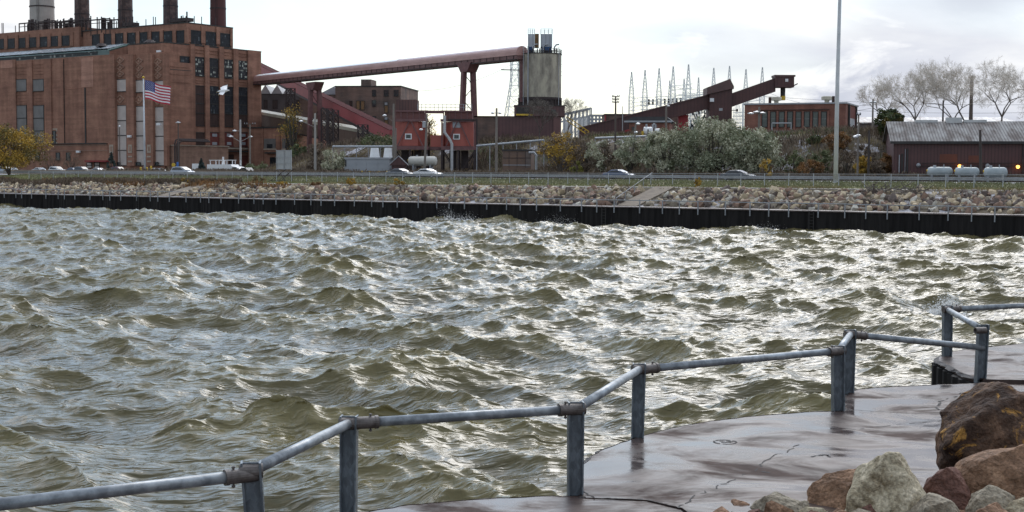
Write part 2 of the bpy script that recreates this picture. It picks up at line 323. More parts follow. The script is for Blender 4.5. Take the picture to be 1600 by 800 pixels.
# ---------------------------------------------------------------- water: wind waves, finer mesh where it lies nearer
def ocean(Ld, n, seed, lmin, lmax, lp, hs, wdir, p, lam, fall=3.9):
    r = np.random.default_rng(seed); k1 = 2*np.pi*np.fft.fftfreq(n, Ld/n); kx, ky = np.meshgrid(k1, k1); k = np.hypot(kx, ky); k[0, 0] = 1
    cs = (kx*math.cos(wdir)+ky*math.sin(wdir))/k; S = np.exp(-0.9*(2*np.pi/lp/k)**-4*0-(2*np.pi/(k*lp))**-2*0)*np.exp(-1.0/(k*lp/4.6)**4)/k**fall
    S *= np.abs(cs)**p*np.where(cs < 0, 0.25, 1)+0.03; S[(k > 2*np.pi/lmin) | (k < 2*np.pi/lmax)] = 0; S[0, 0] = 0
    h0 = (r.normal(size=(n, n))+1j*r.normal(size=(n, n)))*np.sqrt(S)
    h = np.fft.ifft2(h0).real; g = hs/4/h.std(); h0 = h0*g
    # make the spectrum hermitian so every field comes from the same waves
    H = np.fft.fft2(np.fft.ifft2(h0).real)
    ix = lambda a: np.fft.ifft2(a).real
    dx, dy = lam*ix(1j*kx/k*H), lam*ix(1j*ky/k*H)
    Jxx = 1+lam*ix(-kx*kx/k*H); Jyy = 1+lam*ix(-ky*ky/k*H); Jxy = lam*ix(-kx*ky/k*H)
    return np.stack([ix(H), dx, dy, Jxx*Jyy-Jxy**2], 0).astype(np.float32)
def sample(fl, Ld, x, y):
    n = fl.shape[1]; fx = x/Ld*n; fy = y/Ld*n; ix = np.floor(fx).astype(int); iy = np.floor(fy).astype(int); fx -= ix; fy -= iy
    def wts(t): return [-.5*t+t*t-.5*t**3, 1-2.5*t*t+1.5*t**3, .5*t+2*t*t-1.5*t**3, -.5*t*t+.5*t**3]
    wx, wy = wts(fx), wts(fy); o = np.zeros((fl.shape[0], len(x)), np.float32)
    for j in range(4):
        for i in range(4): o += fl[:, (iy+j-1) % n, (ix+i-1) % n]*(wx[i]*wy[j])
    return o
WZ = -2.05; WD = R_(-118)
oc1 = ocean(230, 1024, 11, 1.3, 24, 8.4, 0.98, WD, 2.8, 1.02, 4.1)
oc2 = ocean(31, 512, 5, 0.2, 2.2, 1.9, 0.21, WD+R_(20), 2.6, 1.0, 4.0)
def graded(a, b, d0, g):
    o = [a]; x = a
    while x < b: x += d0+g*(x-a); o.append(x)
    return np.array(o)
xp = graded(0, 112, 0.075, 0.0042); xs = np.concatenate([-xp[::-1], xp[1:]]); xs = xs[xs < 75]
ys = graded(10, 246, 0.06, 0.0016)
FOAM = {}
def wfn(X, Y):
    a = sample(oc1, 230, X, Y); b = sample(oc2, 31, X*math.cos(.3)-Y*math.sin(.3), X*math.sin(.3)+Y*math.cos(.3))
    bx = b[1]*math.cos(.3)+b[2]*math.sin(.3); by = -b[1]*math.sin(.3)+b[2]*math.cos(.3)
    amp = 1+0.9*np.clip(a[0]/0.3, -0.6, 1.2)*0.35
    FOAM['f'] = np.clip((0.22-a[3])/0.5, 0, 1)+0.35*np.clip((0.35-a[3]), 0, 1)*(b[3] < 0.5)
    FOAM['h'] = a[0]
    return np.stack([X+a[1]+bx, Y+a[2]+by, WZ+a[0]+b[0]*amp], -1)
wm = bpy.data.materials.new('lake_water'); wm.use_nodes = True; t = wm.node_tree; b = t.nodes['Principled BSDF']
b.inputs['Roughness'].default_value = 0.08; b.inputs['IOR'].default_value = 1.34
tcn = nd(t, 'ShaderNodeTexCoord')
def wbump(scale, st, strength, dist, prev, rot, det=4, rid=False):
    mpn = nd(t, 'ShaderNodeMapping'); mpn.inputs['Scale'].default_value = st; mpn.inputs['Rotation'].default_value = (0, 0, rot); t.links.new(tcn.outputs['Object'], mpn.inputs[0])
    n = nd(t, 'ShaderNodeTexNoise'); n.inputs['Scale'].default_value = scale; n.inputs['Detail'].default_value = det; n.inputs['Roughness'].default_value = 0.6; n.inputs['Distortion'].default_value = 0.5; n.noise_type = 'RIDGED_MULTIFRACTAL' if rid else 'FBM'; t.links.new(mpn.outputs[0], n.inputs['Vector'])
    bp = nd(t, 'ShaderNodeBump'); bp.inputs['Strength'].default_value = strength; bp.inputs['Distance'].default_value = dist; t.links.new(n.outputs['Fac'], bp.inputs['Height'])
    if prev: t.links.new(prev.outputs[0], bp.inputs['Normal'])
    return bp
b1 = wbump(1.7, (0.33, 1.7, 1), 1.0, 0.12, None, R_(-14), 5, True); b2 = wbump(5.5, (0.4, 1.8, 1), 1.0, 0.048, b1, R_(-26), 6, True)
t.links.new(b2.outputs[0], b.inputs['Normal'])
at = nd(t, 'ShaderNodeAttribute'); at.attribute_name = 'foam'
ah = nd(t, 'ShaderNodeAttribute'); ah.attribute_name = 'crest'
fn_ = nd(t, 'ShaderNodeTexNoise'); fn_.inputs['Scale'].default_value = 4.5; fn_.inputs['Detail'].default_value = 9; fn_.inputs['Roughness'].default_value = 0.72; fn_.inputs['Distortion'].default_value = 0.8
t.links.new(tcn.outputs['Object'], fn_.inputs['Vector'])
ad = nd(t, 'ShaderNodeMath', operation='ADD'); t.links.new(at.outputs['Fac'], ad.inputs[0]); t.links.new(fn_.outputs['Fac'], ad.inputs[1])
fr = nd(t, 'ShaderNodeMapRange'); t.links.new(ad.outputs[0], fr.inputs[0]); fr.inputs['From Min'].default_value = 0.75; fr.inputs['From Max'].default_value = 0.95
lw = nd(t, 'ShaderNodeMix', data_type='RGBA'); t.links.new(ah.outputs['Fac'], lw.inputs['Factor']); lw.inputs['A'].default_value = (0.092, 0.078, 0.038, 1); lw.inputs['B'].default_value = (0.165, 0.138, 0.06, 1)
mx = nd(t, 'ShaderNodeMix', data_type='RGBA'); t.links.new(fr.outputs[0], mx.inputs['Factor']); t.links.new(lw.outputs['Result'], mx.inputs['A']); mx.inputs['B'].default_value = (0.8, 0.8, 0.78, 1)
t.links.new(mx.outputs['Result'], b.inputs['Base Color'])
rr = nd(t, 'ShaderNodeMapRange'); t.links.new(fr.outputs[0], rr.inputs[0]); rr.inputs['To Min'].default_value = 0.08; rr.inputs['To Max'].default_value = 0.7; t.links.new(rr.outputs[0], b.inputs['Roughness'])
water, nx_, ny_ = grid_mesh('water', xs, ys, wfn, wm); tag(water, kind='structure')
fa = water.data.attributes.new('foam', 'FLOAT', 'POINT'); fa.data.foreach_set('value', FOAM['f'].astype(np.float32))
fa = water.data.attributes.new('crest', 'FLOAT', 'POINT'); fa.data.foreach_set('value', np.clip((FOAM['h']+0.25)/0.75, 0, 1).astype(np.float32))
# calmer far reaches of the same lake outside the frame
def lk(x0, x1, y0, y1):
    m = MB(); m.add([(x0, y0, WZ-0.25), (x1, y0, WZ-0.25), (x1, y1, WZ-0.25), (x0, y1, WZ-0.25)], [(0, 1, 2, 3)]); return m
far = MB()
for a in ((-900, -108, -300, 560), (74, 900, -300, 300), (-108, 74, -300, 11)): far.add([(a[0], a[2], WZ-.2), (a[1], a[2], WZ-.2), (a[1], a[3], WZ-.2), (a[0], a[3], WZ-.2)], [(0, 1, 2, 3)])
tag(far.build('lake', wm), kind='structure')

# ---------------------------------------------------------------- far quay: black steel sheet piling with scallops, cap, hand rail
PER = 10.5
def arc_t(s):
    p = (s-3.2) % PER
    return 0.95*(1-math.sin(math.pi*p/6.6)) if p < 6.6 else 0.95-0.35*math.sin(math.pi*(p-6.6)/3.9)
quay = thing('quay_wall', 'long black sheet pile quay wall in shallow scallops below the far rock bank', 'quay wall', (*toXY(0, 0), 0), SHORE)
pile = pm('sheet_piling', (0.022, 0.020, 0.020), (0.010, 0.009, 0.009), scale=0.8, stretch=(3, 3, 0.3), rough=0.8, spec=.2)
m = MB(); S0, S1 = -60.0, 260.0; ns = int((S1-S0)/0.21); pts = []
for i in range(ns+1):
    s = S0+(S1-S0)*i/ns; k = i % 4; rib = 0.0 if k < 2 else 0.10
    pts.append((s, arc_t(s)-rib-0.25))
vs_ = [(a, b_, z) for z in (-5, 0.02) for a, b_ in pts]; n = len(pts)
m.add(vs_, [(i, i+1, i+1+n, i+n) for i in range(n-1)]); m.build('piling', pile, quay, recalc=False)
capm = pm('quay_cap', (0.17, 0.135, 0.125), (0.11, 0.085, 0.08), scale=1.5, rough=0.45, bump=0.3)
m = MB(); n = len(pts); cp = []
for z in (0.04, 0.16):
    for a, b_ in [(p[0], arc_t(p[0])-0.42) for p in pts[::3]]: cp.append((a, b_, z))
k = len(cp)//2; back = [(p[0], 3.1, z) for z in (0.04, 0.16) for p in cp[:k]]
m.add(cp+back, [(i, i+1, i+1+k, i+k) for i in range(k-1)]+[(k+i, k+i+1, 3*k+i+1, 3*k+i) for i in range(k-1)])
m.build('concrete_cap', capm, quay, recalc=False)
rail_g = pm('quay_rail_steel', (0.34, 0.36, 0.38), (0.22, 0.23, 0.25), scale=3, rough=0.45)
qr = thing('quay_railing', 'low grey pipe railing on bent posts along the top of the black quay wall', 'railing', (*toXY(0, 0), 0), SHORE)
offs = (0.4, 2.9, 5.0, 8.1); post_s = []
s = S0
kk = 0
for c in range(-5, 20):
    for j, o_ in enumerate(offs):
        ps = 3.2+c*PER+o_; 
        if -22 < ps < 190: post_s.append(ps)
railpath = []
for i, ps in enumerate(post_s):
    t_ = arc_t(ps)-0.5; lean = random.uniform(-.04, .04)
    MB().box(-.05, .05, -.05, .05, -0.55, 0.96).build('post', rail_g, qr).location = (ps, t_, 0)
    if not (1040 < 0): railpath.append((ps+lean, t_, 0.88+random.uniform(-.02, .02)))
gaps = set()
for i in range(len(railpath)-1):
    a, b_ = railpath[i], railpath[i+1]
    u_mid = a[0]
    if abs(a[0]-(86.0)) < 2.2: continue
    seg = MB().tube([a, b_], 0.055, 6)
    if i % 1 == 0: seg.build('rail', rail_g, qr)
lad_s = [32.5, 90.2, 112.0, 136.5]
for s_ in lad_s:
    m = MB(); y = arc_t(s_)-0.5
    for dx in (-.25, .25): m.box(s_+dx-.04, s_+dx+.04, y-.05, y+.05, -2.6, 0.1)
    for z in np.arange(-2.5, 0, .32): m.box(s_-.25, s_+.25, y-.04, y+.04, z, z+.06)
    m.build('ladder', pm('ladder_steel', (0.04, 0.037, 0.036), (0.025, 0.023, 0.022), scale=2), quay)

# two pale ramps through the riprap
ramps = []
rampm = pm('ramp_concrete', (0.235, 0.19, 0.14), (0.165, 0.13, 0.10), scale=1.2, rough=0.9, bump=0.2)
def ramp(u0, v0, u1, v1, label):
    a = hit(u0, v0, 9.8); b_ = hit(u1, v1, 2.6); sa, _ = toST(a.x, a.y); sb, _ = toST(b_.x, b_.y); ramps.append((sa, sb))
    za = float(hgt(sa, 9.8))+.25; zb = 0.22; f = thing('access_ramp', label, 'ramp', (*toXY(sa, 9.8), 0), SHORE)
    L_ = [(-1.1, 0.3, za), (1.5, 0.3, za), (sb-sa+1.3, -7.6, zb), (sb-sa-1.3, -7.6, zb)]
    m = MB(); m.add([(x, y, z) for x, y, z in L_]+[(x, y, z-.5) for x, y, z in L_], [(0, 1, 2, 3), (4, 5, 6, 7), (0, 1, 5, 4), (1, 2, 6, 5), (2, 3, 7, 6), (3, 0, 4, 7)])
    m.build('slab', rampm, f); return f, sa, sb
rp, rsa, rsb = ramp(1035, 288, 982, 322, 'pale concrete ramp slanting down through the rocks left of the tall white pole')
for dx in (-1.4,):
    m = MB()
    for k in range(5): 
        f_ = k/4; m.box((rsb-rsa)*f_+dx-.03, (rsb-rsa)*f_+dx+.03, -7.6*f_-.03, -7.6*f_+.03, 2.9*(1-f_)+.2, 2.9*(1-f_)+1.1)
    m.beam((dx, 0, 3.95), ((rsb-rsa)+dx, -7.6, 1.05), .05); m.build('handrail', rail_g, rp)
ramp(322, 287, 258, 307, 'pale concrete ramp slanting down the bank below the silver van')
def on_ramp(s, t):
    for sa, sb in ramps:
        f_ = (9.8-t)/7.6
        if abs(s-(sa+(sb-sa)*f_)) < 1.75 and 0 <= f_ <= 1.05: return True
    return False

# ---------------------------------------------------------------- rock shapes
def rock_arr(seed, sub=2, planes=14, soft=0.02, rough=0.05, scale=(1, 1, 1), nz=2.2, oct_=4):
    r = random.Random(seed); b = bmesh.new(); bmesh.ops.create_icosphere(b, subdivisions=sub, radius=1)
    pl = []
    for i in range(planes):
        z = r.uniform(-1, 1); a = r.uniform(0, 6.283); q = math.sqrt(1-z*z); pl.append((Vector((q*math.cos(a), q*math.sin(a), z)), r.uniform(0.42, 0.8)))
    off = Vector((r.uniform(0, 50), r.uniform(0, 50), r.uniform(0, 50)))
    vs = []
    for v in b.verts:
        d = v.co.normalized(); rad = 1.0
        for nrm, h in pl:
            c = nrm.dot(d)
            if c > 0.05: rad = min(rad, h/c)
        rad += rough*mnoise.fractal(d*nz+off, 0.9, 2.1, oct_)
        vs.append((d.x*rad*scale[0], d.y*rad*scale[1], d.z*rad*scale[2]))
    fs = [tuple(v.index for v in f.verts) for f in b.faces]; b.free(); return vs, fs
RC = [('pale_rock', (0.50, 0.41, 0.28), (0.36, 0.28, 0.18), 'pale tan angular rock lying in the riprap bank above the black quay wall', 'pale rocks in the far riprap bank'),
      ('grey_rock', (0.29, 0.245, 0.185), (0.19, 0.155, 0.115), 'mid grey angular rock lying in the riprap bank above the black quay wall', 'grey rocks in the far riprap bank'),
      ('reddish_rock', (0.27, 0.175, 0.125), (0.18, 0.115, 0.085), 'reddish brown angular rock lying in the riprap bank above the black quay wall', 'reddish rocks in the far riprap bank'),
      ('dark_rock', (0.14, 0.105, 0.088), (0.08, 0.063, 0.055), 'dark brown angular rock lying in the riprap bank above the black quay wall', 'dark rocks in the far riprap bank'),
      ('cream_rock', (0.52, 0.49, 0.42), (0.36, 0.33, 0.28), 'cream white angular rock lying in the riprap bank above the black quay wall', 'cream rocks in the far riprap bank')]
rmats = [pm('far_'+r[0], r[1], r[2], scale=2.5, detail=6, rough=0.9) for r in RC]
def hull_rock(seed):
    r = random.Random(seed); b = bmesh.new()
    for i in range(15):
        z = r.uniform(-1, 1); a = r.uniform(0, 6.283); q = math.sqrt(1-z*z); k = r.uniform(.72, 1.08); b.verts.new((q*math.cos(a)*k, q*math.sin(a)*k, z*k))
    res = bmesh.ops.convex_hull(b, input=b.verts); bmesh.ops.delete(b, geom=[g for g in res['geom_interior'] if isinstance(g, bmesh.types.BMVert)], context='VERTS')
    bmesh.ops.triangulate(b, faces=b.faces); bmesh.ops.recalc_face_normals(b, faces=b.faces); b.verts.index_update()
    vs = [tuple(v.co) for v in b.verts]; fs = [tuple(v.index for v in f.verts) for f in b.faces]; b.free(); return vs, fs
shapes = [hull_rock(100+i) for i in range(14)]
rocks = []
for i in range(5200):
    s = random.uniform(-28, 190); t_ = random.uniform(2.7, 9.6)
    if on_ramp(s, t_): continue
    left = s < 60
    r_ = random.choice([.28, .34, .4, .46, .55, .62])*random.uniform(.8, 1.15)*(0.9 if left else 1.08)
    z = float(hgt(s, t_))+random.uniform(-.15, .15)-(0.12 if t_ > 8.6 else 0)
    wts = (34, 22, 16, 20, 8) if left else (24, 20, 24, 24, 8)
    rocks.append((r_, s, t_, z, random.choices(range(5), wts)[0], random.randrange(14), [random.uniform(0, 6.28) for _ in range(3)], (random.uniform(.8, 1.35), random.uniform(.7, 1.1), random.uniform(.6, .95))))
def seen(r):
    x, y = toXY(r[1], r[2]); 
    if abs(x/y) > .372: return 0
    return r[0]/y*(1+0.5*(r[3]-float(hgt(r[1], r[2]))))
rocks.sort(key=seen, reverse=True)
protos = {}
for (r_, s, t_, z, ci, si, rot, sc) in rocks[:290]:
    if (ci, si) not in protos:
        me = bpy.data.meshes.new(RC[ci][0]); me.from_pydata(shapes[si][0], [], shapes[si][1]); me.materials.append(rmats[ci]); protos[(ci, si)] = me
    o = bpy.data.objects.new('riprap_rock', protos[(ci, si)]); C.objects.link(o); o.location = (*toXY(s, t_), z); o.rotation_euler = rot; o.scale = [r_*q for q in sc]
    tag(o, RC[ci][3], 'rock', RC[ci][4])
m = MB(); allv = []; allf = []; allm = []; base = 0
for (r_, s, t_, z, ci, si, rot, sc) in rocks[290:]:
    from mathutils import Euler
    vs, fs = shapes[si]; Rm = np.array(Euler(rot).to_matrix()); V = (np.array(vs)*np.array([r_*q for q in sc]))@Rm.T; x, y = toXY(s, t_)
    allv.append(V+np.array([x, y, z])); allf.append(np.array(fs)+base); base += len(vs); allm += [ci]*len(fs)
allv = np.concatenate(allv); allf = np.concatenate(allf)
me = bpy.data.meshes.new('riprap'); me.vertices.add(len(allv)); me.vertices.foreach_set('co', allv.astype(np.float32).ravel()); me.loops.add(len(allf)*3); me.loops.foreach_set('vertex_index', allf.ravel().astype(np.int32))
me.polygons.add(len(allf)); me.polygons.foreach_set('loop_start', np.arange(0, 3*len(allf), 3, dtype=np.int32))
for q in rmats: me.materials.append(q)
me.polygons.foreach_set('material_index', np.array(allm, np.int32)); me.update(calc_edges=True)
o = bpy.data.objects.new('riprap', me); C.objects.link(o); tag(o, 'smaller brown and tan broken rocks filling the far riprap bank', 'rocks', kind='stuff')

# ================================================================ NEAR SIDE
def slab_mat():
    def ex(t, mpn, n, col): return col
    m = pm('wet_concrete', (0.085, 0.058, 0.049), (0.042, 0.028, 0.024), scale=1.3, detail=9, rough=0.07, bump=0.06, bscale=3, bdist=0.06, stretch=(1, 1, 1))
    t = m.node_tree; b = [x for x in t.nodes if x.type == 'BSDF_PRINCIPLED'][0]
    tcn = nd(t, 'ShaderNodeTexCoord'); mp2 = nd(t, 'ShaderNodeMapping'); mp2.inputs['Scale'].default_value = (0.8, 1.15, 1); mp2.inputs['Rotation'].default_value = (0, 0, R_(12)); t.links.new(tcn.outputs['Object'], mp2.inputs[0])
    n = nd(t, 'ShaderNodeTexNoise'); n.inputs['Scale'].default_value = 0.62; n.inputs['Detail'].default_value = 10; n.inputs['Roughness'].default_value = 0.62; n.inputs['Distortion'].default_value = 0.7; t.links.new(mp2.outputs[0], n.inputs['Vector'])
    q = nd(t, 'ShaderNodeMapRange'); t.links.new(n.outputs['Fac'], q.inputs[0]); q.inputs['From Min'].default_value = 0.38; q.inputs['From Max'].default_value = 0.64; q.inputs['To Min'].default_value = 0.05; q.inputs['To Max'].default_value = 0.7
    t.links.new(q.outputs[0], b.inputs['Roughness']); q3 = nd(t, 'ShaderNodeMapRange'); t.links.new(n.outputs['Fac'], q3.inputs[0]); q3.inputs['From Min'].default_value = 0.38; q3.inputs['From Max'].default_value = 0.64; q3.inputs['To Min'].default_value = 0.46; q3.inputs['To Max'].default_value = 0.04; t.links.new(q3.outputs[0], b.inputs['Specular IOR Level'])
    q2 = nd(t, 'ShaderNodeMapRange'); t.links.new(n.outputs['Fac'], q2.inputs[0]); q2.inputs['From Min'].default_value = 0.40; q2.inputs['From Max'].default_value = 0.64; q2.inputs['To Min'].default_value = 0.02; q2.inputs['To Max'].default_value = 0.35
    bp = [x for x in t.nodes if x.type == 'BUMP'][0]; t.links.new(q2.outputs[0], bp.inputs['Strength'])
    return m
wetc = slab_mat()
edge_m = pm('broken_edge', (0.03, 0.022, 0.02), (0.012, 0.01, 0.01), scale=6, rough=0.7, bump=0.5)
quay2 = thing('walkway_quay', 'scalloped concrete walkway on steel piling with wet slabs on the near side', 'walkway', (0, 0, 0), 0)
def W(u, v, z=0.0): p = hitz(u, v, z); return (p.x, p.y)
def jag(pts, step=0.12, amp=0.025):
    o = []
    for a, b_ in zip(pts[:-1], pts[1:]):
        a = Vector(a); b_ = Vector(b_); n = max(1, int((b_-a).length/step))
        for i in range(n):
            p = a.lerp(b_, i/n); o.append((p.x+random.uniform(-amp, amp), p.y+random.uniform(-amp, amp)))
    o.append(tuple(pts[-1])); return o
def smooth_px(px, k=4):
    P = [Vector(W(u, v)) for u, v in px]; o = []
    for i in range(len(P)-1):
        p0 = P[max(i-1, 0)]; p1 = P[i]; p2 = P[i+1]; p3 = P[min(i+2, len(P)-1)]
        for j in range(k):
            t_ = j/k; o.append(tuple(0.5*((2*p1)+(p2-p0)*t_+(2*p0-5*p1+4*p2-p3)*t_*t_+(3*p1-p0-3*p2+p3)*t_**3)))
    o.append(tuple(P[-1])); return o
edges = [
 [(-330, 1010), (-120, 960), (120, 905), (330, 862), (470, 828), (540, 808), (580, 799), (640, 789), (700, 783), (780, 778), (850, 775.5), (905, 775)],
 [(912, 779), (907, 768), (905, 752), (907, 737), (916, 722), (940, 705), (990, 686), (1050, 670), (1130, 656.5), (1200, 649.5), (1260, 645), (1318, 642.5)],
 [(1322, 640.5), (1320, 630), (1321, 618), (1326, 612.5), (1336, 607), (1370, 603), (1412, 601), (1457, 598.6), (1500, 597), (1526, 596)],
 [(1535, 596.5), (1503, 587), (1482, 575), (1468, 568), (1465, 564), (1468, 560), (1473, 558), (1491, 552), (1527, 548), (1547, 545), (1600, 540), (1680, 535), (1760, 532.5)],
]
zs = [0.0, 0.012, -0.03, 0.05]
inl = [[(960, 781.2), (1010, 783.6), (1064, 797), (1160, 880), (900, 1200), (-600, 1300)], [(1512, 652), (1700, 700), (1500, 960), (1200, 900), (1066, 795), (1010, 782.5), (960, 780)], [(1620, 599), (1760, 603), (1760, 690), (1514, 651.2)], [(1860, 534), (1900, 598), (1620, 598)]]
edge_pts = []
for ci, (e, z, il) in enumerate(zip(edges, zs, inl)):
    ep = jag(smooth_px(e)); edge_pts.append(ep); poly = ep+[W(u, v) for u, v in il]
    m = MB(); n = len(poly); vs = [(x, y, z) for x, y in poly]+[(x, y, z-.3) for x, y in poly]
    m.add(vs, [tuple(range(n))]+[(i, (i+1) % n, (i+1) % n+n, i+n) for i in range(n)]); m.build('slab', wetc, quay2)
    # piling below, standing slightly proud of the broken slab edge
    m = MB(); sp = smooth_px(e, 10); P = [Vector(p) for p in sp]; q = []
    cen = sum((Vector(W(u, v)) for u, v in il), Vector((0, 0)))/len(il)
    acc = 0
    for i, p in enumerate(P):
        d = (P[min(i+1, len(P)-1)]-P[max(i-1, 0)]).normalized(); nn = Vector((-d.y, d.x))
        if (i > 0): acc += (p-P[i-1]).length
        rib = 0.05+(0.07 if int(acc/0.2) % 2 else 0)
        q.append(p+nn*rib)
    n = len(q); vs = [(p.x, p.y, zz) for zz in (-4.5, -0.05) for p in q]+[(p.x, p.y, -0.05) for p in P]
    m.add(vs, [(i, i+1, i+1+n, i+n) for i in range(n-1)]+[(n+i, n+i+1, 2*n+i+1, 2*n+i) for i in range(n-1)])
    m.build('piling', pile, quay2, recalc=False)
    # crumbled lip
    m = MB(); n = len(ep); up = []; dn = []
    for i, p in enumerate(ep):
        pp = Vector(p); d = (Vector(ep[min(i+1, n-1)])-Vector(ep[max(i-1, 0)])).normalized(); nn = Vector((-d.y, d.x)); wv = random.uniform(.03, .12)
        up.append((*(pp-nn*0.015), z+.006)); dn.append((*(pp+nn*wv), z-random.uniform(.02, .07)))
    m.add(up+dn, [(i, i+1, i+1+n, i+n) for i in range(n-1)]); m.build('broken_edge', edge_m, quay2, recalc=False)
# cracks and joints: thin dark gaps filled with grit
crack_m = pm('crack_grit', (0.03, 0.024, 0.022), (0.012, 0.01, 0.01), scale=9)
def crack(px, w0, z=0.016, name='crack', sub=7, amp=.05, skip=0.0):
    P = []; raw = [Vector(W(u, v)) for u, v in px]
    for a, b_ in zip(raw[:-1], raw[1:]):
        for i in range(sub): P.append(a.lerp(b_, i/sub)+Vector((random.uniform(-amp, amp), random.uniform(-amp, amp))))
    m = MB(); i = 0
    while i < len(P)-1:
        if random.random() < skip: i += 1; continue
        d = (P[i+1]-P[i]).normalized(); nn = Vector((-d.y, d.x)); w1 = w0*random.uniform(.3, 1.3); w2 = w0*random.uniform(.3, 1.3)
        m.add([(*(P[i]-nn*w1), z), (*(P[i]+nn*w1), z), (*(P[i+1]+nn*w2), z), (*(P[i+1]-nn*w2), z)], [(0, 1, 2, 3)]); i += 1
    tag(m.build(name, crack_m, quay2, recalc=False), kind='stuff')
crack([(1062, 795), (1085, 778), (1120, 762), (1150, 750), (1180, 735), (1200, 718), (1230, 706), (1255, 692)], .011, skip=.35, amp=.035)
crack([(1320, 674), (1370, 668), (1440, 661), (1500, 656)], .01, skip=.3, amp=.03)
crack([(1465, 637), (1470, 625), (1500, 613), (1520, 606), (1560, 604)], 0.018, z=-0.024, skip=.3)
crack([(909, 768), (929, 780), (960, 781), (1010, 782)], .012, z=.018, name='joint', amp=.02)
crack([(1010, 782.5), (1062, 795)], .012, z=.018, name='joint', amp=.01)
crack([(1322, 641.5), (1380, 645), (1440, 648), (1508, 651.5)], .02, z=.018, name='joint', amp=.02)
crack([(1265, 715), (1290, 712), (1300, 716)], .03, amp=.03)
crack([(1190, 738), (1205, 741)], .035, amp=.02)
m = MB()
cx, cy = W(1133, 692)
for k in range(26):
    a0 = k*math.pi/13
    if k % 7 == 3: continue
    m.add([(cx+.15*math.cos(a0), cy+.15*math.sin(a0), .0165), (cx+.18*math.cos(a0), cy+.18*math.sin(a0), .0165), (cx+.18*math.cos(a0+.25), cy+.18*math.sin(a0+.25), .0165), (cx+.15*math.cos(a0+.25), cy+.15*math.sin(a0+.25), .0165)], [(0, 1, 2, 3)])
for x0, y0 in ((-.06, -.06), (.02, -.04), (-.07, .05), (.03, .06), (.05, -.01)): m.add([(cx+x0, cy+y0, .0165), (cx+x0+.08, cy+y0+.01, .0165), (cx+x0+.07, cy+y0+.04, .0165), (cx+x0-.01, cy+y0+.035, .0165)], [(0, 1, 2, 3)])
tag(m.build('drain_cover', crack_m, quay2, recalc=False), kind='stuff')

# ---------------------------------------------------------------- near railing
def galv_extra(t, mpn, n, col):
    v = nd(t, 'ShaderNodeTexVoronoi'); v.inputs['Scale'].default_value = 28; t.links.new(mpn.outputs[0], v.inputs['Vector'])
    hsv = nd(t, 'ShaderNodeMapRange'); sp = nd(t, 'ShaderNodeSeparateXYZ'); t.links.new(v.outputs['Color'], sp.inputs[0]); t.links.new(sp.outputs[0], hsv.inputs[0]); hsv.inputs['To Min'].default_value = 0.72; hsv.inputs['To Max'].default_value = 1.25
    sc = nd(t, 'ShaderNodeVectorMath', operation='SCALE'); t.links.new(col, sc.inputs[0]); t.links.new(hsv.outputs[0], sc.inputs['Scale']); return sc.outputs[0]
galv_near = pm('weathered_galvanising', (0.19, 0.215, 0.235), (0.085, 0.10, 0.115), scale=3.5, detail=8, rough=0.42, metal=0.25, bump=0.15, bscale=20, bdist=0.01, extra=galv_extra, stretch=(1, 1, .5))
pipe_m = pm('pipe_galvanising', (0.30, 0.325, 0.345), (0.15, 0.165, 0.18), scale=5, detail=9, rough=0.38, metal=0.3, bump=0.12, bscale=24, bdist=0.008, lo=.4, hi=.6)
sleeve_m = pm('rusty_sleeve', (0.15, 0.13, 0.12), (0.06, 0.048, 0.042), scale=9, detail=8, rough=0.5, metal=0.2, bump=0.2, bdist=.01)
near = thing('walkway_railing', 'galvanised pipe handrail zigzagging on channel posts along the wet walkway', 'railing', (0, 0, 0), 0)
posts = {}
def npost(key, utop, vtop, ubase, vbase, vtopz=None, ang=0.0, vis=True):
    bx, by = W(ubase, vbase); bp = Vector((bx, by, 0)); tp = hity(utop, vtop, by); d = tp-bp
    m = MB(); wd, dp, th = .2, .10, .018
    # channel section: web towards the camera, two flanges running back, sheared along the lean
    def sec(x0, x1, y0, y1):
        o = len(m.v)
        z0 = -.05
        A = [(x0, y0), (x1, y0), (x1, y1), (x0, y1)]
        vs = [(a*.94, b_, z0) for a, b_ in A]+[(a+d.x, b_+d.y, d.z) for a, b_ in A]
        m.add(vs, [(0, 3, 2, 1), (4, 5, 6, 7), (0, 1, 5, 4), (1, 2, 6, 5), (2, 3, 7, 6), (3, 0, 4, 7)])
    sec(-wd/2, wd/2, 0, th); sec(-wd/2, -wd/2+th, th+.001, dp); sec(wd/2-th, wd/2, th+.001, dp); sec(-wd/2, -wd/2+th*1.2, -.055, -.001); sec(wd/2-th*1.2, wd/2, -.055, -.001)
    o = m.build('post', galv_near, near); o.location = bp; o.rotation_euler = (0, 0, ang)
    bm_ = bmesh.new(); bm_.from_mesh(o.data); bm_.free()
    posts[key] = (bp, tp)
npost('P0', -110, 779, -105, 974, ang=.1)
npost('P1', 392, 722, 405, 899, ang=.12)
npost('P2', 545, 650, 544, 801, ang=-.05)
npost('P3', 900, 628, 899, 773, ang=.1)
npost('P4', 999, 568, 996, 685, ang=-.05)
npost('P5', 1310, 540, 1310, 643, ang=.08)
npost('P6', 1329, 515, 1326, 611, ang=-.05)
npost('P7', 1481, 477, 1480, 560, ang=0)
npost('P8', 1537, 507, 1532, 595, ang=.05)
npost('P9', 1790, 462, 1790, 536, ang=.05)
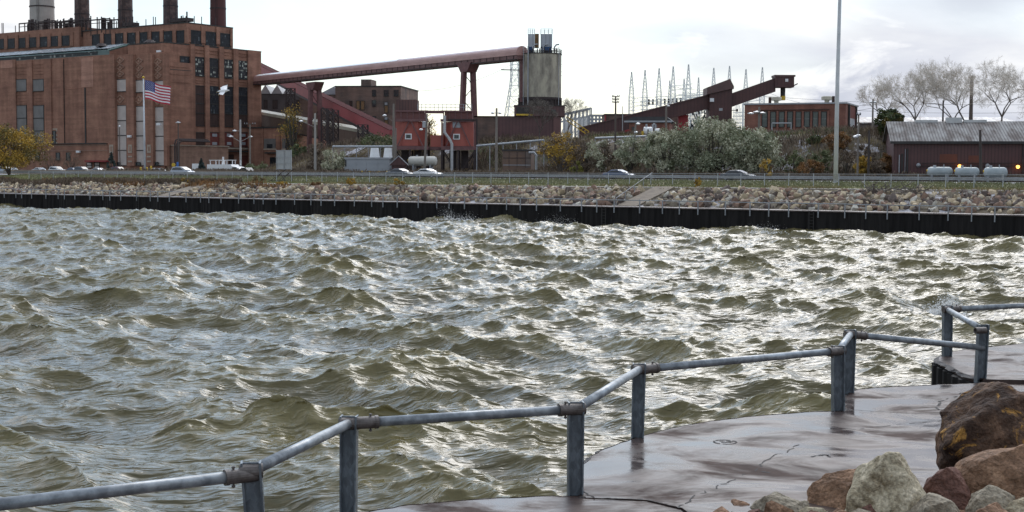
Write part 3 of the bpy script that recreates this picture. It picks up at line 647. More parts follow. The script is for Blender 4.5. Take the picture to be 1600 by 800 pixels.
def rail(a, b_, ea=0.0, eb=0.0, sleeve_a=True, sleeve_b=True, r=.059, drop=.09, side=-.05):
    A = posts[a][1]-Vector((0, -side*0, drop)); B = posts[b_][1]-Vector((0, 0, drop)); d = (B-A).normalized(); n = Vector((-d.y, d.x, 0)).normalized()
    A = A-d*ea; B = B+d*eb
    MB().tube([A, B], r, 20).build('rail', pipe_m, near, smooth=True)
    for on, P, s_ in ((sleeve_a, A, 1), (sleeve_b, B, -1)):
        if on:
            m = MB(); m.tube([P-d*.04*s_, P+d*.27*s_], r+.014, 20); m.tube([P+d*.25*s_, P+d*.29*s_], r+.021, 20)
            sl_ = m.build('sleeve', sleeve_m, near, smooth=False)
            m = MB(); q = P+d*.2*s_; m.tube([q+Vector((0, 0, r+.045)), q-Vector((0, 0, r+.05))], .011, 8); m.tube([q-Vector((0, 0, r+.045)), q-Vector((0, 0, r+.025))], .02, 6); m.tube([q+Vector((0, 0, r+.025)), q+Vector((0, 0, r+.04))], .02, 6)
            m.build('bolt', sleeve_m, near)
rail('P0', 'P1', eb=.02, drop=.125); rail('P1', 'P2', ea=.0, eb=.02, sleeve_b=False, sleeve_a=False); rail('P2', 'P3', ea=-.06, eb=.06)
rail('P3', 'P4', sleeve_a=False, sleeve_b=False); rail('P4', 'P5', ea=-.06, eb=.05); rail('P5', 'P6', sleeve_a=False, sleeve_b=False, ea=-.03, eb=-.02)
posts['P8b'] = (posts['P8'][0], posts['P8'][1]-Vector((0, 0, .36)))
rail('P6', 'P8b', ea=-.06, sleeve_b=False)
rail('P7', 'P8', sleeve_a=False, sleeve_b=False, drop=.1); rail('P7', 'P9', ea=-.06, sleeve_a=True)
# collars round the posts
for k in ('P1', 'P2', 'P3', 'P4', 'P5', 'P6', 'P7'):
    p = posts[k][1]-Vector((0, 0, .09)); MB().tube([p+Vector((-.11, -.03, 0)), p+Vector((.11, .03, 0))], .074, 16).build('collar', sleeve_m, near, smooth=False)
p = posts['P8'][1]-Vector((0, .12, .1)); q = p+Vector((-.22, -.06, 0))
m = MB(); o_ = []
for j in range(16): a = 2*math.pi*j/16; o_.append((math.cos(a), math.sin(a)))
def ring(c, ax, r): a = ax.cross(Vector((0, 0, 1))).normalized(); b_ = a.cross(ax); return [c+a*x*r+b_*y*r for x, y in o_]
ax = (q-p).normalized(); vs = ring(p, ax, .062)+ring(q, ax, .062)+ring(q, ax, .048)+ring(p, ax, .048)
m.add(vs, [(k*16+j, k*16+(j+1) % 16, ((k+1) % 4)*16+(j+1) % 16, ((k+1) % 4)*16+j) for k in range(4) for j in range(16)]); m.build('pipe_stub', sleeve_m, near)
# seabird-white fleck of ropes etc. are left out

# near bank and boulders
nb = pm('near_bank_rubble', (0.12, 0.095, 0.08), (0.05, 0.042, 0.038), scale=3, rough=0.95, bump=0.8, bdist=.15)
LN = Vector((0.75, -0.66)).normalized(); LT = Vector((LN.y*-1, LN.x)); P0_ = Vector(W(1120, 800))
def nbf(a, b_):
    x = P0_.x+LT.x*a+LN.x*b_; y = P0_.y+LT.y*a+LN.y*b_; z = np.where(b_ < .0, -.2, -.12+np.clip((b_-3.4)*0.36, 0, 2.2)); return np.stack([x, y, z], -1)
o, _, _ = grid_mesh('near_bank', np.linspace(-60, 120, 60), np.concatenate([np.linspace(-.6, 6, 14), np.linspace(7, 300, 10)]), nbf, nb); tag(o, kind='structure')
def boulder_mat(name, cols, orange=0.0, scale=1.6, green=0.0):
    def ex(t, mpn, n, col):
        v = nd(t, 'ShaderNodeTexNoise'); v.inputs['Scale'].default_value = scale*1.5; v.inputs['Detail'].default_value = 9; v.inputs['Distortion'].default_value = 1.6; v.inputs['Roughness'].default_value = 0.7; t.links.new(mpn.outputs[0], v.inputs['Vector'])
        if orange > 0:
            r = nd(t, 'ShaderNodeValToRGB'); t.links.new(v.outputs['Fac'], r.inputs[0]); r.color_ramp.elements[0].position = 0.66-orange*.2; r.color_ramp.elements[1].position = 0.72-orange*.2
            mx = nd(t, 'ShaderNodeMix', data_type='RGBA'); t.links.new(r.outputs[0], mx.inputs['Factor']); t.links.new(col, mx.inputs['A']); mx.inputs['B'].default_value = (0.33, 0.17, 0.04, 1); col = mx.outputs['Result']
        g = nd(t, 'ShaderNodeTexNoise'); g.inputs['Scale'].default_value = 30; g.inputs['Detail'].default_value = 6; t.links.new(mpn.outputs[0], g.inputs['Vector'])
        q = nd(t, 'ShaderNodeMapRange'); t.links.new(g.outputs['Fac'], q.inputs[0]); q.inputs['From Min'].default_value = .3; q.inputs['From Max'].default_value = .7; q.inputs['To Min'].default_value = .65; q.inputs['To Max'].default_value = 1.35
        sc = nd(t, 'ShaderNodeVectorMath', operation='SCALE'); t.links.new(col, sc.inputs[0]); t.links.new(q.outputs[0], sc.inputs['Scale']); return sc.outputs[0]
    return pm(name, cols[0], cols[1], cols[2] if len(cols) > 2 else None, scale=scale, detail=10, rough=0.82, spec=.25, bump=1.0, bscale=14, bdist=0.07, extra=ex, dist=.9)
bm_or = boulder_mat('stained_boulder', [(0.20, 0.115, 0.07), (0.035, 0.02, 0.014), (0.09, 0.052, 0.033)], orange=.5)
bm_br = boulder_mat('brown_boulder', [(0.38, 0.235, 0.145), (0.12, 0.068, 0.04), (0.24, 0.14, 0.085)], orange=.12)
bm_pl = boulder_mat('pale_boulder', [(0.60, 0.52, 0.38), (0.15, 0.11, 0.06), (0.42, 0.36, 0.25)], orange=.12, scale=2.2)
bm_rd = boulder_mat('red_boulder', [(0.20, 0.10, 0.075), (0.09, 0.045, 0.033)], scale=1.3)
bm_gy = boulder_mat('grey_boulder', [(0.40, 0.35, 0.27), (0.16, 0.13, 0.09)], orange=.15)
def chiselled(seed, scale, rough, npt=17):
    r = random.Random(seed); b = bmesh.new()
    for i in range(npt):
        z = 1-2*(i+.5)/npt; a = i*2.39996+r.uniform(-.45, .45)+seed; q = math.sqrt(max(0, 1-z*z)); k = r.uniform(.86, 1.12); b.verts.new((q*math.cos(a)*k, q*math.sin(a)*k, z*k))
    res = bmesh.ops.convex_hull(b, input=b.verts); bmesh.ops.delete(b, geom=[g for g in res['geom_interior'] if isinstance(g, bmesh.types.BMVert)], context='VERTS')
    bmesh.ops.recalc_face_normals(b, faces=b.faces); bmesh.ops.bevel(b, geom=b.edges[:], offset=.016, segments=1, profile=.6, affect='EDGES', clamp_overlap=True); bmesh.ops.triangulate(b, faces=b.faces)
    for _ in range(5):
        el = [e for e in b.edges if e.calc_length() > .05]
        if not el: break
        bmesh.ops.subdivide_edges(b, edges=el, cuts=1); bmesh.ops.triangulate(b, faces=b.faces)
    b.normal_update(); off = Vector((seed*3.7, seed*1.3, 2)); strat = Vector((r.uniform(-.5, .5), r.uniform(-.4, .4), 1)).normalized(); vs = []
    for v in b.verts:
        p = v.co; n = mnoise.fractal(p*1.6+off, .95, 2.1, 6)*rough+rough*.55*(mnoise.noise(Vector((p.dot(strat)*7, seed, p.x*.8)))) + rough*.35*abs(mnoise.noise(p*5+off))
        q = p+v.normal*n; vs.append((q.x*scale[0], q.y*scale[1], q.z*scale[2]))
    fs = [tuple(v.index for v in f.verts) for f in b.faces]; b.free(); return vs, fs
def boulder(u0, v0, u1, v1, Y, mat, seed, label, dy=.55, planes=12, rough=.055, rot=(0, 0, 0)):
    c = hity((u0+u1)/2, (v0+v1)/2, Y); a = (u1-u0)/2*Y/F*1.08; h = (v1-v0)/2*Y/F*1.08
    vs, fs = chiselled(seed, (a*1.06, max(a, h)*dy*1.5, h*1.06), rough)
    o = MB().add(vs, fs).build('boulder', mat); o.data.polygons.foreach_set('use_smooth', [True]*len(fs)); o.location = c; o.rotation_euler = rot; return tag(o, label, 'boulder')
boulder(1466, 604, 1665, 800, 18.4, bm_or, 31, 'huge dark brown boulder with orange stains, highest on the right by the walkway', planes=9, rough=.085)
boulder(1495, 697, 1650, 830, 16.9, bm_br, 12, 'smooth grey brown boulder leaning in front of the huge orange stained boulder', planes=8)
boulder(1322, 713, 1462, 905, 16.3, bm_pl, 23, 'pale greenish white boulder standing tallest in the middle of the near heap', planes=8)
boulder(1262, 732, 1385, 860, 16.9, bm_br, 44, 'brown pointed boulder on the left side of the pale greenish white boulder', planes=8)
boulder(1438, 736, 1520, 850, 16.7, bm_rd, 55, 'dark red boulder wedged between the pale one and the smooth brown one', planes=8)
boulder(1415, 772, 1508, 870, 15.6, bm_gy, 66, 'light grey rounded boulder at the foot of the dark red boulder', planes=10)
boulder(1172, 772, 1262, 860, 16.6, bm_gy, 77, 'small grey mottled boulder at the left end of the near heap', planes=8)
boulder(1238, 791, 1300, 850, 15.9, bm_pl, 78, 'small pale stone between the grey mottled and brown pointed boulders', planes=9)
boulder(1508, 762, 1590, 850, 15.9, bm_gy, 89, 'flat slanting light grey slab rock below the smooth brown boulder', planes=7, rot=(0, -.3, 0))
boulder(1560, 768, 1680, 880, 15.3, bm_pl, 93, 'pale rock at the right corner resting against the slanting slab', planes=8)
boulder(1500, 790, 1600, 900, 14.7, bm_br, 95, 'low brown rock in front of the slanting light grey slab', planes=8)
boulder(1128, 779, 1185, 850, 16.8, bm_br, 91, 'tiny brown rock tip beside the walkway crack, leftmost of the heap', planes=8)
for k in range(16):
    u = 1128+k*31+random.uniform(-12, 12); D_ = random.uniform(15.6, 16.6); c = hity(u, 797+random.uniform(0, 6), D_); r_ = random.uniform(.09, .17)
    vs, fs = shapes[k % 14]; o = MB().add([(x*r_*1.3, y*r_, z*r_*.8) for x, y, z in vs], fs).build('loose_stone', [bm_br, bm_gy, bm_rd][k % 3]); o.location = (c.x, c.y, max(0.02, min(c.z, .1))); tag(o, 'small loose stone lying along the foot of the near boulder heap', 'stone', 'loose stones at the foot of the boulder heap')
fill = MB(); fmi = []
for k in range(420):
    a = random.uniform(-12, 26); b_ = random.uniform(.35, 9); r_ = random.uniform(.25, .6)
    p = nbf(np.array([a]), np.array([b_]))[0]
    d = ROT.transposed() @ (Vector(p)-CAMP)
    if d.z < 0:
        uu = 800+F*d.x/-d.z; vv = 400-F*d.y/-d.z
        if uu-r_*F/-d.z < 1640 and vv-r_*1.1*F/-d.z < 830: continue
    if Vector((p[0], p[1])).length < 3: r_ *= .5
    vs, fs = shapes[k % 14]; fill.mi = k % 3
    fill.add([(p[0]+x*r_, p[1]+y*r_*1.1, p[2]+z*r_*.8) for x, y, z in vs], fs)
tag(fill.build('rubble', [bm_br, bm_gy, bm_rd], recalc=False), 'broken rocks covering the near bank below the boulders', 'rocks', kind='stuff')
# ================================================================ THE POWER STATION
plane_p = hit(258, 262, 121)
PL = Fr('power_station', 'huge stepped brown brick power station with tall windows at the left of the far shore', 'power station', (plane_p.x, plane_p.y, 2.9))
def U(v_, u, ly): return PL.fy(u, v_, ly).z
def lx(u, v, ly): return PL.fy(u, v, ly).x
def lyy(u, v, x=0): return PL.fx(u, v, x).y
P = PL.o
B_top = PL.fx(259, 67, 0).z; YR = lyy(408, 150); XL = -150
x199 = lx(200, 80, 0); SB = 13.0
MB().box(x199, 0, 0, YR, -1, B_top).build('wall', brick, P); MB().box(XL, x199-.01, SB, YR, -1, B_top).build('wall', brick, P)
MB().box(x199+.3, -.4, .4, YR-.4, B_top+.003, B_top+.12).build('roof', asphalt, P)
MB().box(x199-.1, .12, -.12, YR+.12, B_top+.002, B_top+.3).build('coping', soot, P)
# upper block, set back, with a forward step at its left
c0 = 13.9; XC = lx(291, 60, c0); c1 = PL.fx(364, 60, XC).y; c_top = PL.fx(291, 36, XC).z; CF = c0-.8
MB().box(-48, XC, c0, c1, B_top+.3, c_top).build('upper_wall', brick, P)
xl = lx(124, 60, CF)
MB().box(XL, xl, CF, c1, B_top+.3, PL.fy(124, 41.5, CF).z).build('upper_wall', brick, P)
MB().box(xl+.01, -48.01, c0+.3, c1-.3, B_top+.3, c_top-.02).build('upper_wall', brick, P)
MB().box(xl, XC+.1, c0-.1, c1+.1, c_top+.002, c_top+.3).build('coping', soot, P)
# pilaster wing and hall in front of the left face
wing_top = PL.fy(215, 83.5, -1.5).z; hall_top = PL.fy(100, 90, -1.5).z
xw = lx(168, 150, -1.5)
MB().box(xw, .0-.02, -1.2, .5, -1, wing_top).build('wall', brick, P)
MB().box(XL, xw-.02, -1.6, .5, -1, hall_top).build('wall', brick, P)
# stair projection on the right face
pj = lyy(297.5, 180); st_top = PL.fx(285, 98, 0.9).z
MB().box(.002, 1.2, -1.2, pj, -1, st_top).build('wall', brick, P)
MB().box(.002, 1.0, -1.2, pj*.35, st_top+.002, PL.fx(262, 83, 1).z).build('wall', brick, P)
def wf(u0, u1, v0, v1, ly, mat, name='window', d=.12, sill=None):       # on the left face
    a = PL.fy(u0, v1, ly-d); b_ = PL.fy(u1, v0, ly-d)
    if a.x > b_.x: a.x, b_.x = b_.x, a.x
    o = MB().box(a.x, b_.x, ly-d, ly-.002, a.z, b_.z).build(name, mat, P)
    if name == 'window':
        f = MB(); w_ = .16; e = ly-d
        f.box(a.x-w_, a.x-.003, e-.1, ly-.003, a.z, b_.z); f.box(b_.x+.003, b_.x+w_, e-.1, ly-.003, a.z, b_.z); f.box(a.x-w_, b_.x+w_, e-.1, ly-.003, b_.z+.003, b_.z+w_); f.box(a.x-w_, b_.x+w_, e-.2, ly-.003, a.z-w_, a.z-.003)
        f.build('frame', soot, o)
        if sill:
            for z in sill:
                zz = a.z+(b_.z-a.z)*z; MB().box(a.x+.01, b_.x-.01, e-.09, e-.004, zz-.12, zz+.12).build('transom', soot, o)
    return o
def wr(u0, u1, v0, v1, x, mat, name='window', d=.12, sill=None):        # on the right face
    a = PL.fx(u0, v1, x+d); b_ = PL.fx(u1, v0, x+d)
    z0, z1 = a.z, PL.fx((u0+u1)/2, v0, x+d).z; z0 = PL.fx((u0+u1)/2, v1, x+d).z
    o = MB().box(x+.002, x+d, a.y, b_.y, z0, z1).build(name, mat, P)
    if name == 'window':
        f = MB(); w_ = .16; e = x+d
        f.box(x+.003, e+.1, a.y-w_, a.y-.003, z0, z1); f.box(x+.003, e+.1, b_.y+.003, b_.y+w_, z0, z1); f.box(x+.003, e+.1, a.y-w_, b_.y+w_, z1+.003, z1+w_); f.box(x+.003, e+.2, a.y-w_, b_.y+w_, z0-w_, z0-.003)
        f.build('frame', soot, o)
        if sill:
            for z in sill: zz = z0+(z1-z0)*z; MB().box(e+.004, e+.09, a.y+.01, b_.y-.01, zz-.12, zz+.12).build('transom', soot, o)
    return o
H = -1.6; Wg = -1.2
# hall windows
for (a, b_) in ((25, 41), (51, 68)):
    wf(a, b_, 124, 142.5, H, panel_d); wf(a+.5, b_, 165, 224, H, panel_d, sill=(.33, .67))
wf(-30, -14, 165, 224, H, panel_d, sill=(.33, .67)); wf(-30, -14, 124, 142, H, panel_d)
wf(81.5, 86.5, 205, 223, H, glass_d); wf(4, 9, 205, 223, H, glass_d)
for z in (203, 210, 216, 222): wf(79.2, 81, z, z+2.2, H, stone, 'quoin', .08); wf(87.2, 89.4, z, z+2.2, H, stone, 'quoin', .08)
wf(79, 89.5, 200.5, 203, H, stone, 'lintel', .1)
for (a, b_, top) in ((-50, -32, 92), (-12, 23.5, 93), (43, 49.5, 93), (70, 79, 92), (90, 98, 92), (155, 168, 90)): wf(a, b_, top, 224, H, brick, 'pier', .38)
wf(100, 126.5, 138, 139.3, H, brick, 'band', .12)
for v in (100, 105, 110, 115): wf(25, 42, v, v+1.6, H, soot if 0 else brick, 'band', .14); wf(51, 69, v, v+1.6, H, brick, 'band', .14)
for v in (147, 152, 157, 161): wf(25, 42, v, v+1.6, H, brick, 'band', .14); wf(51, 69, v, v+1.6, H, brick, 'band', .14)
wf(127, 145.5, 89, 136.5, H, brick_new, 'brick_patch', .10); wf(1, 19.5, 93.5, 107, H-.38, brick_new, 'brick_patch', .06)
wf(-80, 166, 224.5, 226, H, soot, 'ledge', .55); wf(-80, 166, 226.5, 228.5, H, stone, 'stone_band', .15); wf(-80, 168, 235, 237, H, stone, 'stone_band', .16)
wf(132.6, 133.2, 137, 224, H, soot, 'downpipe', .2); wf(98.5, 99.1, 93, 224, H, soot, 'downpipe', .2)
for a in (56, 88, 104): wf(a, a+5, 239, 250, H, glass_d)
cn = wf(132, 166, 250.5, 253, H, pm('canopy_red', (0.27, 0.035, 0.035), (0.2, 0.03, 0.03), scale=2), 'canopy', 1.8)
for a in (136, 148): wf(a, a+7, 254.5, 262, H, panel_g, sill=(.5,))
# pilaster wing
cols = [(179, 197), (208.5, 226), (238.3, 255.5)]
for i, (a, b_) in enumerate(cols):
    dv = i*1.2
    wf(a, b_, 124+dv, 143+dv, Wg, panel_g); wf(a, b_, 165+dv, 258, Wg, panel_g, sill=(.25, .5, .75))
    for (v0, v1) in ((88, 121.5), (148, 162)):
        dp = wf(a+.5, b_-.5, v0+dv, v1+dv, Wg, brick, 'diamond_panel', .12)
        A = PL.fy(a, v1+dv, Wg-.12); Bq = PL.fy(b_, v0+dv, Wg-.12); cxx = (A.x+Bq.x)/2; hw = (Bq.x-A.x)/2*.7; n = max(1, round((Bq.z-A.z)/1.9)); f = MB()
        for k in range(n):
            z0 = A.z+(Bq.z-A.z)*k/n; z1 = A.z+(Bq.z-A.z)*(k+1)/n; zc = (z0+z1)/2
            for sx_ in (-1, 1):
                f.beam((cxx, Wg-.2, z0+.1), (cxx+sx_*hw, Wg-.2, zc), .22); f.beam((cxx+sx_*hw, Wg-.2, zc), (cxx, Wg-.2, z1-.1), .22)
            f.box(cxx-.3, cxx+.3, Wg-.24, Wg-.13, zc-.3, zc+.3)
        f.build('diamond_relief', brick_tan, dp)
for (a, b_) in ((169, 178.3), (198, 207.8), (227.2, 237.6), (256, 259.2)):
    wf(a, b_, 84.5, 259, Wg, brick, 'pilaster', 1.0)
    if b_ < 250:
        c = (a+b_)/2
        wf(c-2.8, c+2.8, 226, 239, Wg-1.0, stone, 'stone_plaque', .12); wf(c-1.2, c+1.2, 229, 236, Wg-1.12, brick_tan, 'plaque_inset', .04)
        for v in (243.5, 251): wf(c-3, c+3, v, v+2.4, Wg-1.0, stone, 'stone_band', .08)
for a in (181, 213, 241): wf(a, a+5.5, 254, 258, Wg-.35, glass_d)
# right face: tall window bays between piers
bays = [(305.5, 320.8, 90, 118.5), (328, 343.3, 92, 120.5), (350.8, 365.5, 94, 122), (373.2, 387.6, 96, 123.5)]
for i, (a, b_, v0, v1) in enumerate(bays):
    wr(a, b_, v0, v1, 0, panes_b, sill=(.52,))
    wr(a, b_, 134.5+i*.9, 176.5+i*.7, 0, panes if i else brownp, sill=(.35, .7)); wr(a, b_, 177.5+i*.6, 196.5+i*.5, 0, brownp)
    wr(a, b_, 207.5, 229, 0, brownp if i == 0 else redp)
    if i:
        for v in (209, 222): wr(a+4, b_-4, v, v+4.5, .13, tin, 'small_window', .1)
    wr(a, b_, 125+i*.8, 126.2+i*.8, 0, brick, 'band', .15); wr(a, b_, 129+i*.8, 130.2+i*.8, 0, brick, 'band', .15)
wr(282.2, 297.6, 88.8, 98.3, 0, panes)
tops = [(299.2, 304.6, 69), (321.8, 327.2, 71), (344.2, 350, 73), (366.3, 372.4, 76), (388.6, 408, 79)]
for i, (a, b_, v) in enumerate(tops): wr(a, b_, v, 230, 0, brick, 'pier', .55 if i < 4 else .5)
for i, (a, b_) in enumerate(((299, 321), (322, 344), (344, 366), (366, 388))):
    for v in (77, 82): wr(a+5.8, b_-.3, v+i*2, v+1+i*2, 0, brick, 'band', .2)
wr(266, 299, 109, 110, 1.2, soot, 'band', .04)
for v in (104, 116, 128): wr(266, 297, v, v+1.0, 1.2, brick, 'band', .1)
wr(297.9, 299.1, 99, 232, 0, soot, 'downpipe', .3)
wr(259, 408, 230, 232.3, .6, stone, 'stone_band', .5); wr(299, 410, 235, 237.2, .6, soot, 'pipe_run', .9)
for (a, b_, v0) in ((330, 343, 241), (352.5, 365.5, 241.5), (377, 387, 243)): wr(a, b_, v0, 258, .0, redp if a > 370 else brownp, 'door', .25)
ann = PL.fx(262, 233, 5.2)
y0 = PL.fx(263, 250, 6).y; y1 = PL.fx(331, 250, 6).y
ax0 = MB().box(1.3, 5.2, max(y0, -.5), pj+9, -1, 2.9+4.6).build('annex_wall', brick_tan, P); MB().box(1.2, 5.4, -.7, pj+9.2, 7.5, 7.8).build('coping', stone, P)
f = MB()
for k, dx in enumerate((5.6, 6.1, 6.6)):
    y_ = -1.5+k*.25; zt = PL.fx(270, 217+k*1.5, dx).z; f.tube([(dx, y_, 0), (dx, y_, zt-1.2), (dx, y_+.4, zt-.3), (dx, y_+1.2, zt), (dx, pj+1, zt)], .2, 8)
f.build('pipe', steel_dk, P)
# upper block windows
for (a, b_, v0, v1) in ((298.8, 314.2, 48.3, 68.5), (322, 337.5, 50.5, 71), (344.5, 359.5, 53, 73)): wr(a, b_, v0, v1, XC, panes)
for (a, b_, v) in ((292, 298, 38.5), (315, 321, 40.5), (338.4, 343.8, 42.5), (360.5, 364, 45)): wr(a, b_, v, v+27, XC, brick, 'pier', .35)
for (a, b_) in ((275.3, 287), (255.6, 268.2), (236.6, 248.4), (217.6, 229.4), (199.3, 211), (180.5, 191.7), (162, 173), (144.6, 155)):
    dv = (287-b_)*.045; wf(a, b_, 48+dv, 67+dv*.7, c0, panes)
    wf(b_+1.2, b_+6.2, 45+dv, 67.5+dv*.7, c0, brick, 'pier', .35)
for k, (a, b_) in enumerate(((97.5, 108), (79, 90), (62.2, 73.2), (45, 56), (28.3, 39.2), (11.5, 22.5), (-5.5, 5.5), (-22, -11.5))):
    wf(a, b_, 56+k*.9, 71+k*.9, CF, panes); wf(b_+.9, b_+5.5, 50+k*.9, 72+k*.9, CF, brick, 'pier', .3)
# long glazed monitor roof over the hall
gx = lx(169, 80, -1); rid = PL.fy(184, 70, 5).z; e1 = PL.fy(168, 78.2, -.6).z
m = MB(); YF, YB = -.6, 12.8; ym = 6.0; eave = e1
m.prism([(YF, hall_top+.02), (YF, eave), (ym, rid), (YB, eave), (YB, hall_top+.02)], XL-gx, 0, gx)
m.build('monitor_roof', pm('verdigris_roof', (0.10, 0.16, 0.15), (0.05, 0.085, 0.08), scale=.6, stretch=(.2, 1, 1), rough=.35), P)
m = MB(); m.prism([(YF-.3, eave-.1), (ym, rid-.05), (YB+.3, eave-.1), (YB+.3, eave+.12), (ym, rid+.22), (YF-.3, eave+.12)], .5, 0, gx-.2); m.build('verge', pm('verdigris', (0.25, 0.36, 0.33), (0.2, 0.3, 0.27), scale=2), P)
m = MB(); m.beam((XL, ym-.2, rid+.12), (gx, ym-.2, rid+.12), 1.6, .14)
m.prism([(YF+.8, eave+.55), (ym-.4, rid+.12), (ym-.4, rid+.2), (YF+.8, eave+.68)], XL-gx+.6, 0, gx-.6); m.build('ridge_flashing', pm('frosted_glazing', (0.5, 0.52, 0.55), (0.16, 0.19, 0.2), scale=.5, stretch=(1, 3, 1), rough=.25), P)
m = MB(); m.box(XL, gx-5, YF-.08, YF-.003, hall_top+.3, eave-.15); m.build('monitor_glazing', pane_mat('monitor_panes', (0.02, 0.026, 0.028), (0.3, 0.31, 0.28), px=.9, pz=1.4, thr=.86), P)
m = MB(); m.box(gx+.02, gx+.3, YF, YB, hall_top, eave-.3); m.prism([(YF+.2, eave-.29), (ym, rid-.35), (YB-.2, eave-.29)], .25, 0, gx+.03); m.build('gable_wall', brick, P)
# low link building on the right of the station
a = PL.fx(409, 205, -.5)
lk_t = hit(412, 262, 150); LB = Fr('brick_link_building', 'low two window brown brick building right of the power station under the tan conveyor', 'building', (*lk_t.to_2d(), 2.9))
xe = LB.fy(463.5, 230, 0).x; zt = LB.fy(440, 200, 0).z
MB().box(-6, xe, 0, 12, -1, zt).build('wall', brick, LB.o); MB().box(-6, xe+.2, -.2, 12.2, zt+.002, zt+.4).build('roof', soot, LB.o)
for (a, b_) in ((412.8, 432.5), (441.3, 463)):
    A = LB.fy(a, 232, 0); Bq = LB.fy(b_, 216.5, 0); o = MB().box(A.x, Bq.x-.4, -.1, -.003, A.z, Bq.z).build('window', panel_d, LB.o)
    MB().box(A.x+1.2, Bq.x-1.6, -.16, -.103, A.z+.1, A.z+(Bq.z-A.z)*.45).build('pane', glass_d, o)
    MB().box(A.x-.2, Bq.x-.2, -.2, -.003, A.z-.4, A.z-.03).build('sill', stone, o)
for u_ in (410, 436): A = LB.fy(u_, 240, 0); MB().box(A.x, A.x+.6, -.3, -.003, -1, zt-.05).build('pier', brick, LB.o)
A = LB.fy(418, 240, 0); MB().box(A.x, A.x+7, -1.2, -.004, A.z, A.z+.4).build('canopy', soot, LB.o); MB().box(A.x+1, A.x+6, -.1, -.004, 0, A.z-1).build('door', glass_d, LB.o)

# rooftop scaffolds, pipes and vents on the station
rf = MB(); zt_ = c_top
def rtop(u, ly): return lx(u, 40, ly)
random.seed(3)
for (ua, ub, vt) in ((30, 56, 36), (60, 86, 33.5), (88, 108, 35), (100, 142, 31), (152, 172, 30)):
    xa, xb = rtop(ua, c0), rtop(ub, c0); z1 = PL.fy((ua+ub)/2, vt, c0).z
    for yo in (0, 3):
        rf.beam((xa, c0+yo, z1), (xb, c0+yo, z1), .35); rf.beam((xa, c0+yo, z1-1), (xb, c0+yo, z1-1), .18)
        for k in range(4): x = xa+(xb-xa)*k/3; rf.beam((x, c0+yo, zt_-1.5), (x, c0+yo, z1+random.choice([0, .8])), .25)
    for k in range(5): x = random.uniform(xa, xb); rf.tube([(x, c0+1, zt_-1.5), (x, c0+1, z1+random.uniform(-1, 1.5))], random.choice([.15, .3, .5]), 6)
rf.build('roof_pipework', steel_dk, P)
for (u_, vt) in ((228, 30), (239.5, 26), (243, 26.5), (175, 33), (182, 33), (286, 24), (290.5, 25), (303.5, 25), (315, 26), (337, 27), (3, 36), (5, 36), (24, 40), (214, 33), (268, 26), (302, 37)):
    y = c0+.5; p = PL.fy(u_, vt, y) if u_ < 290 else PL.fx(u_, vt, XC-1)
    MB().tube([(p.x, p.y, zt_-1.5), (p.x, p.y, p.z)], .13, 6).build('vent_pipe', steel_dk, P)
for (ua, ub) in ((192, 207), (266, 292)):
    xa, xb = rtop(ua, c0+.5), rtop(ub, c0+.5); m = MB()
    m.box(xa, xb, c0+.4, c0+3, zt_+.6, zt_+1.6)
    for k in range(4): x = xa+(xb-xa)*k/3; m.box(x-.15, x+.15, c0+.4, c0+.7, zt_-.3, zt_+2.2+k % 2)
    m.build('roof_platform', steel_dk, P)
for (u_, v_) in ((234.5, 64), (159, 67)):
    p = PL.fy(u_, v_, 3); m = MB(); m.lathe([(.3, B_top), (.3, B_top+.5), (1.9, B_top+.6), (.9, B_top+1.4), (.1, B_top+1.5)], 12, (p.x, 3, 0)); m.build('roof_ventilator', steel_dk, P)
# lamp heads on the walls
lampw = pm('lamp_white', (0.75, 0.76, 0.78), (0.65, 0.66, 0.68), scale=2, rough=.3)
for (u_, v_, pl_) in ((250, 80.5, 'f'), (250, 194, 'w'), (204, 213, 'w'), (124, 237, 'h')):
    p = PL.fy(u_, v_, {'f': -.3, 'w': -2.6, 'h': -2}[pl_]); MB().box(p.x-.9, p.x+.5, p.y-.5, p.y, p.z-.3, p.z+.3).build('wall_lamp', lampw, P)

# ---------------------------------------------------------------- chimneys
st_dark = pm('flaking_chimney', (0.13, 0.09, 0.08), (0.055, 0.045, 0.045), c3=(0.085, 0.05, 0.045), scale=.7, detail=9, rough=.8, lo=.4, hi=.6)
st_conc = pm('chimney_concrete', (0.40, 0.37, 0.34), (0.32, 0.295, 0.27), scale=.3, rough=.9)
st_mar = pm('chimney_maroon', (0.10, 0.035, 0.033), (0.07, 0.027, 0.026), scale=.4, stretch=(1, 1, .3))
def chimney(u0, u1, v0, Yd, top, mat, label, bands=4):
    lc = PL.fy((u0+u1)/2, v0, c0+7) if u1 < 285 else PL.fx((u0+u1)/2, v0, XC-4); c = PL.M @ lc+PL.loc; r_ = (u1-u0)/2*c.y/F; base = 2.9+c_top-.1; f = thing('chimney', label, 'chimney', (c.x, c.y, base), 0, 'chimneys of the power station')
    hh = top-base; MB().lathe([(r_*1.08, 0), (r_*1.02, hh*.3), (r_*.92, hh*.98), (r_*1.0, hh*.985), (r_*1.0, hh)], 28).build('shaft', mat, f, smooth=False)
    for k in range(bands):
        z = hh*(.12+.8*k/bands); MB().lathe([(r_*1.1, z), (r_*1.1, z+.35)], 28).build('steel_band', steel_dk, f)
    m = MB()
    for dx in (-.25, .25): m.beam((dx, -r_*1.12, 0), (dx, -r_*.98, hh), .07)
    m.build('ladder', steel_dk, f)
chimney(48, 83, 5, 432, 125, st_conc, 'broad pale concrete chimney, leftmost of those above the power station', 3)
chimney(117.2, 138.6, 5, 412, 96, st_dark, 'dark flaking chimney next to the broad pale concrete one')
chimney(185.2, 206.3, 5, 410, 96, st_dark, 'dark flaking chimney in the middle of the row of chimneys')
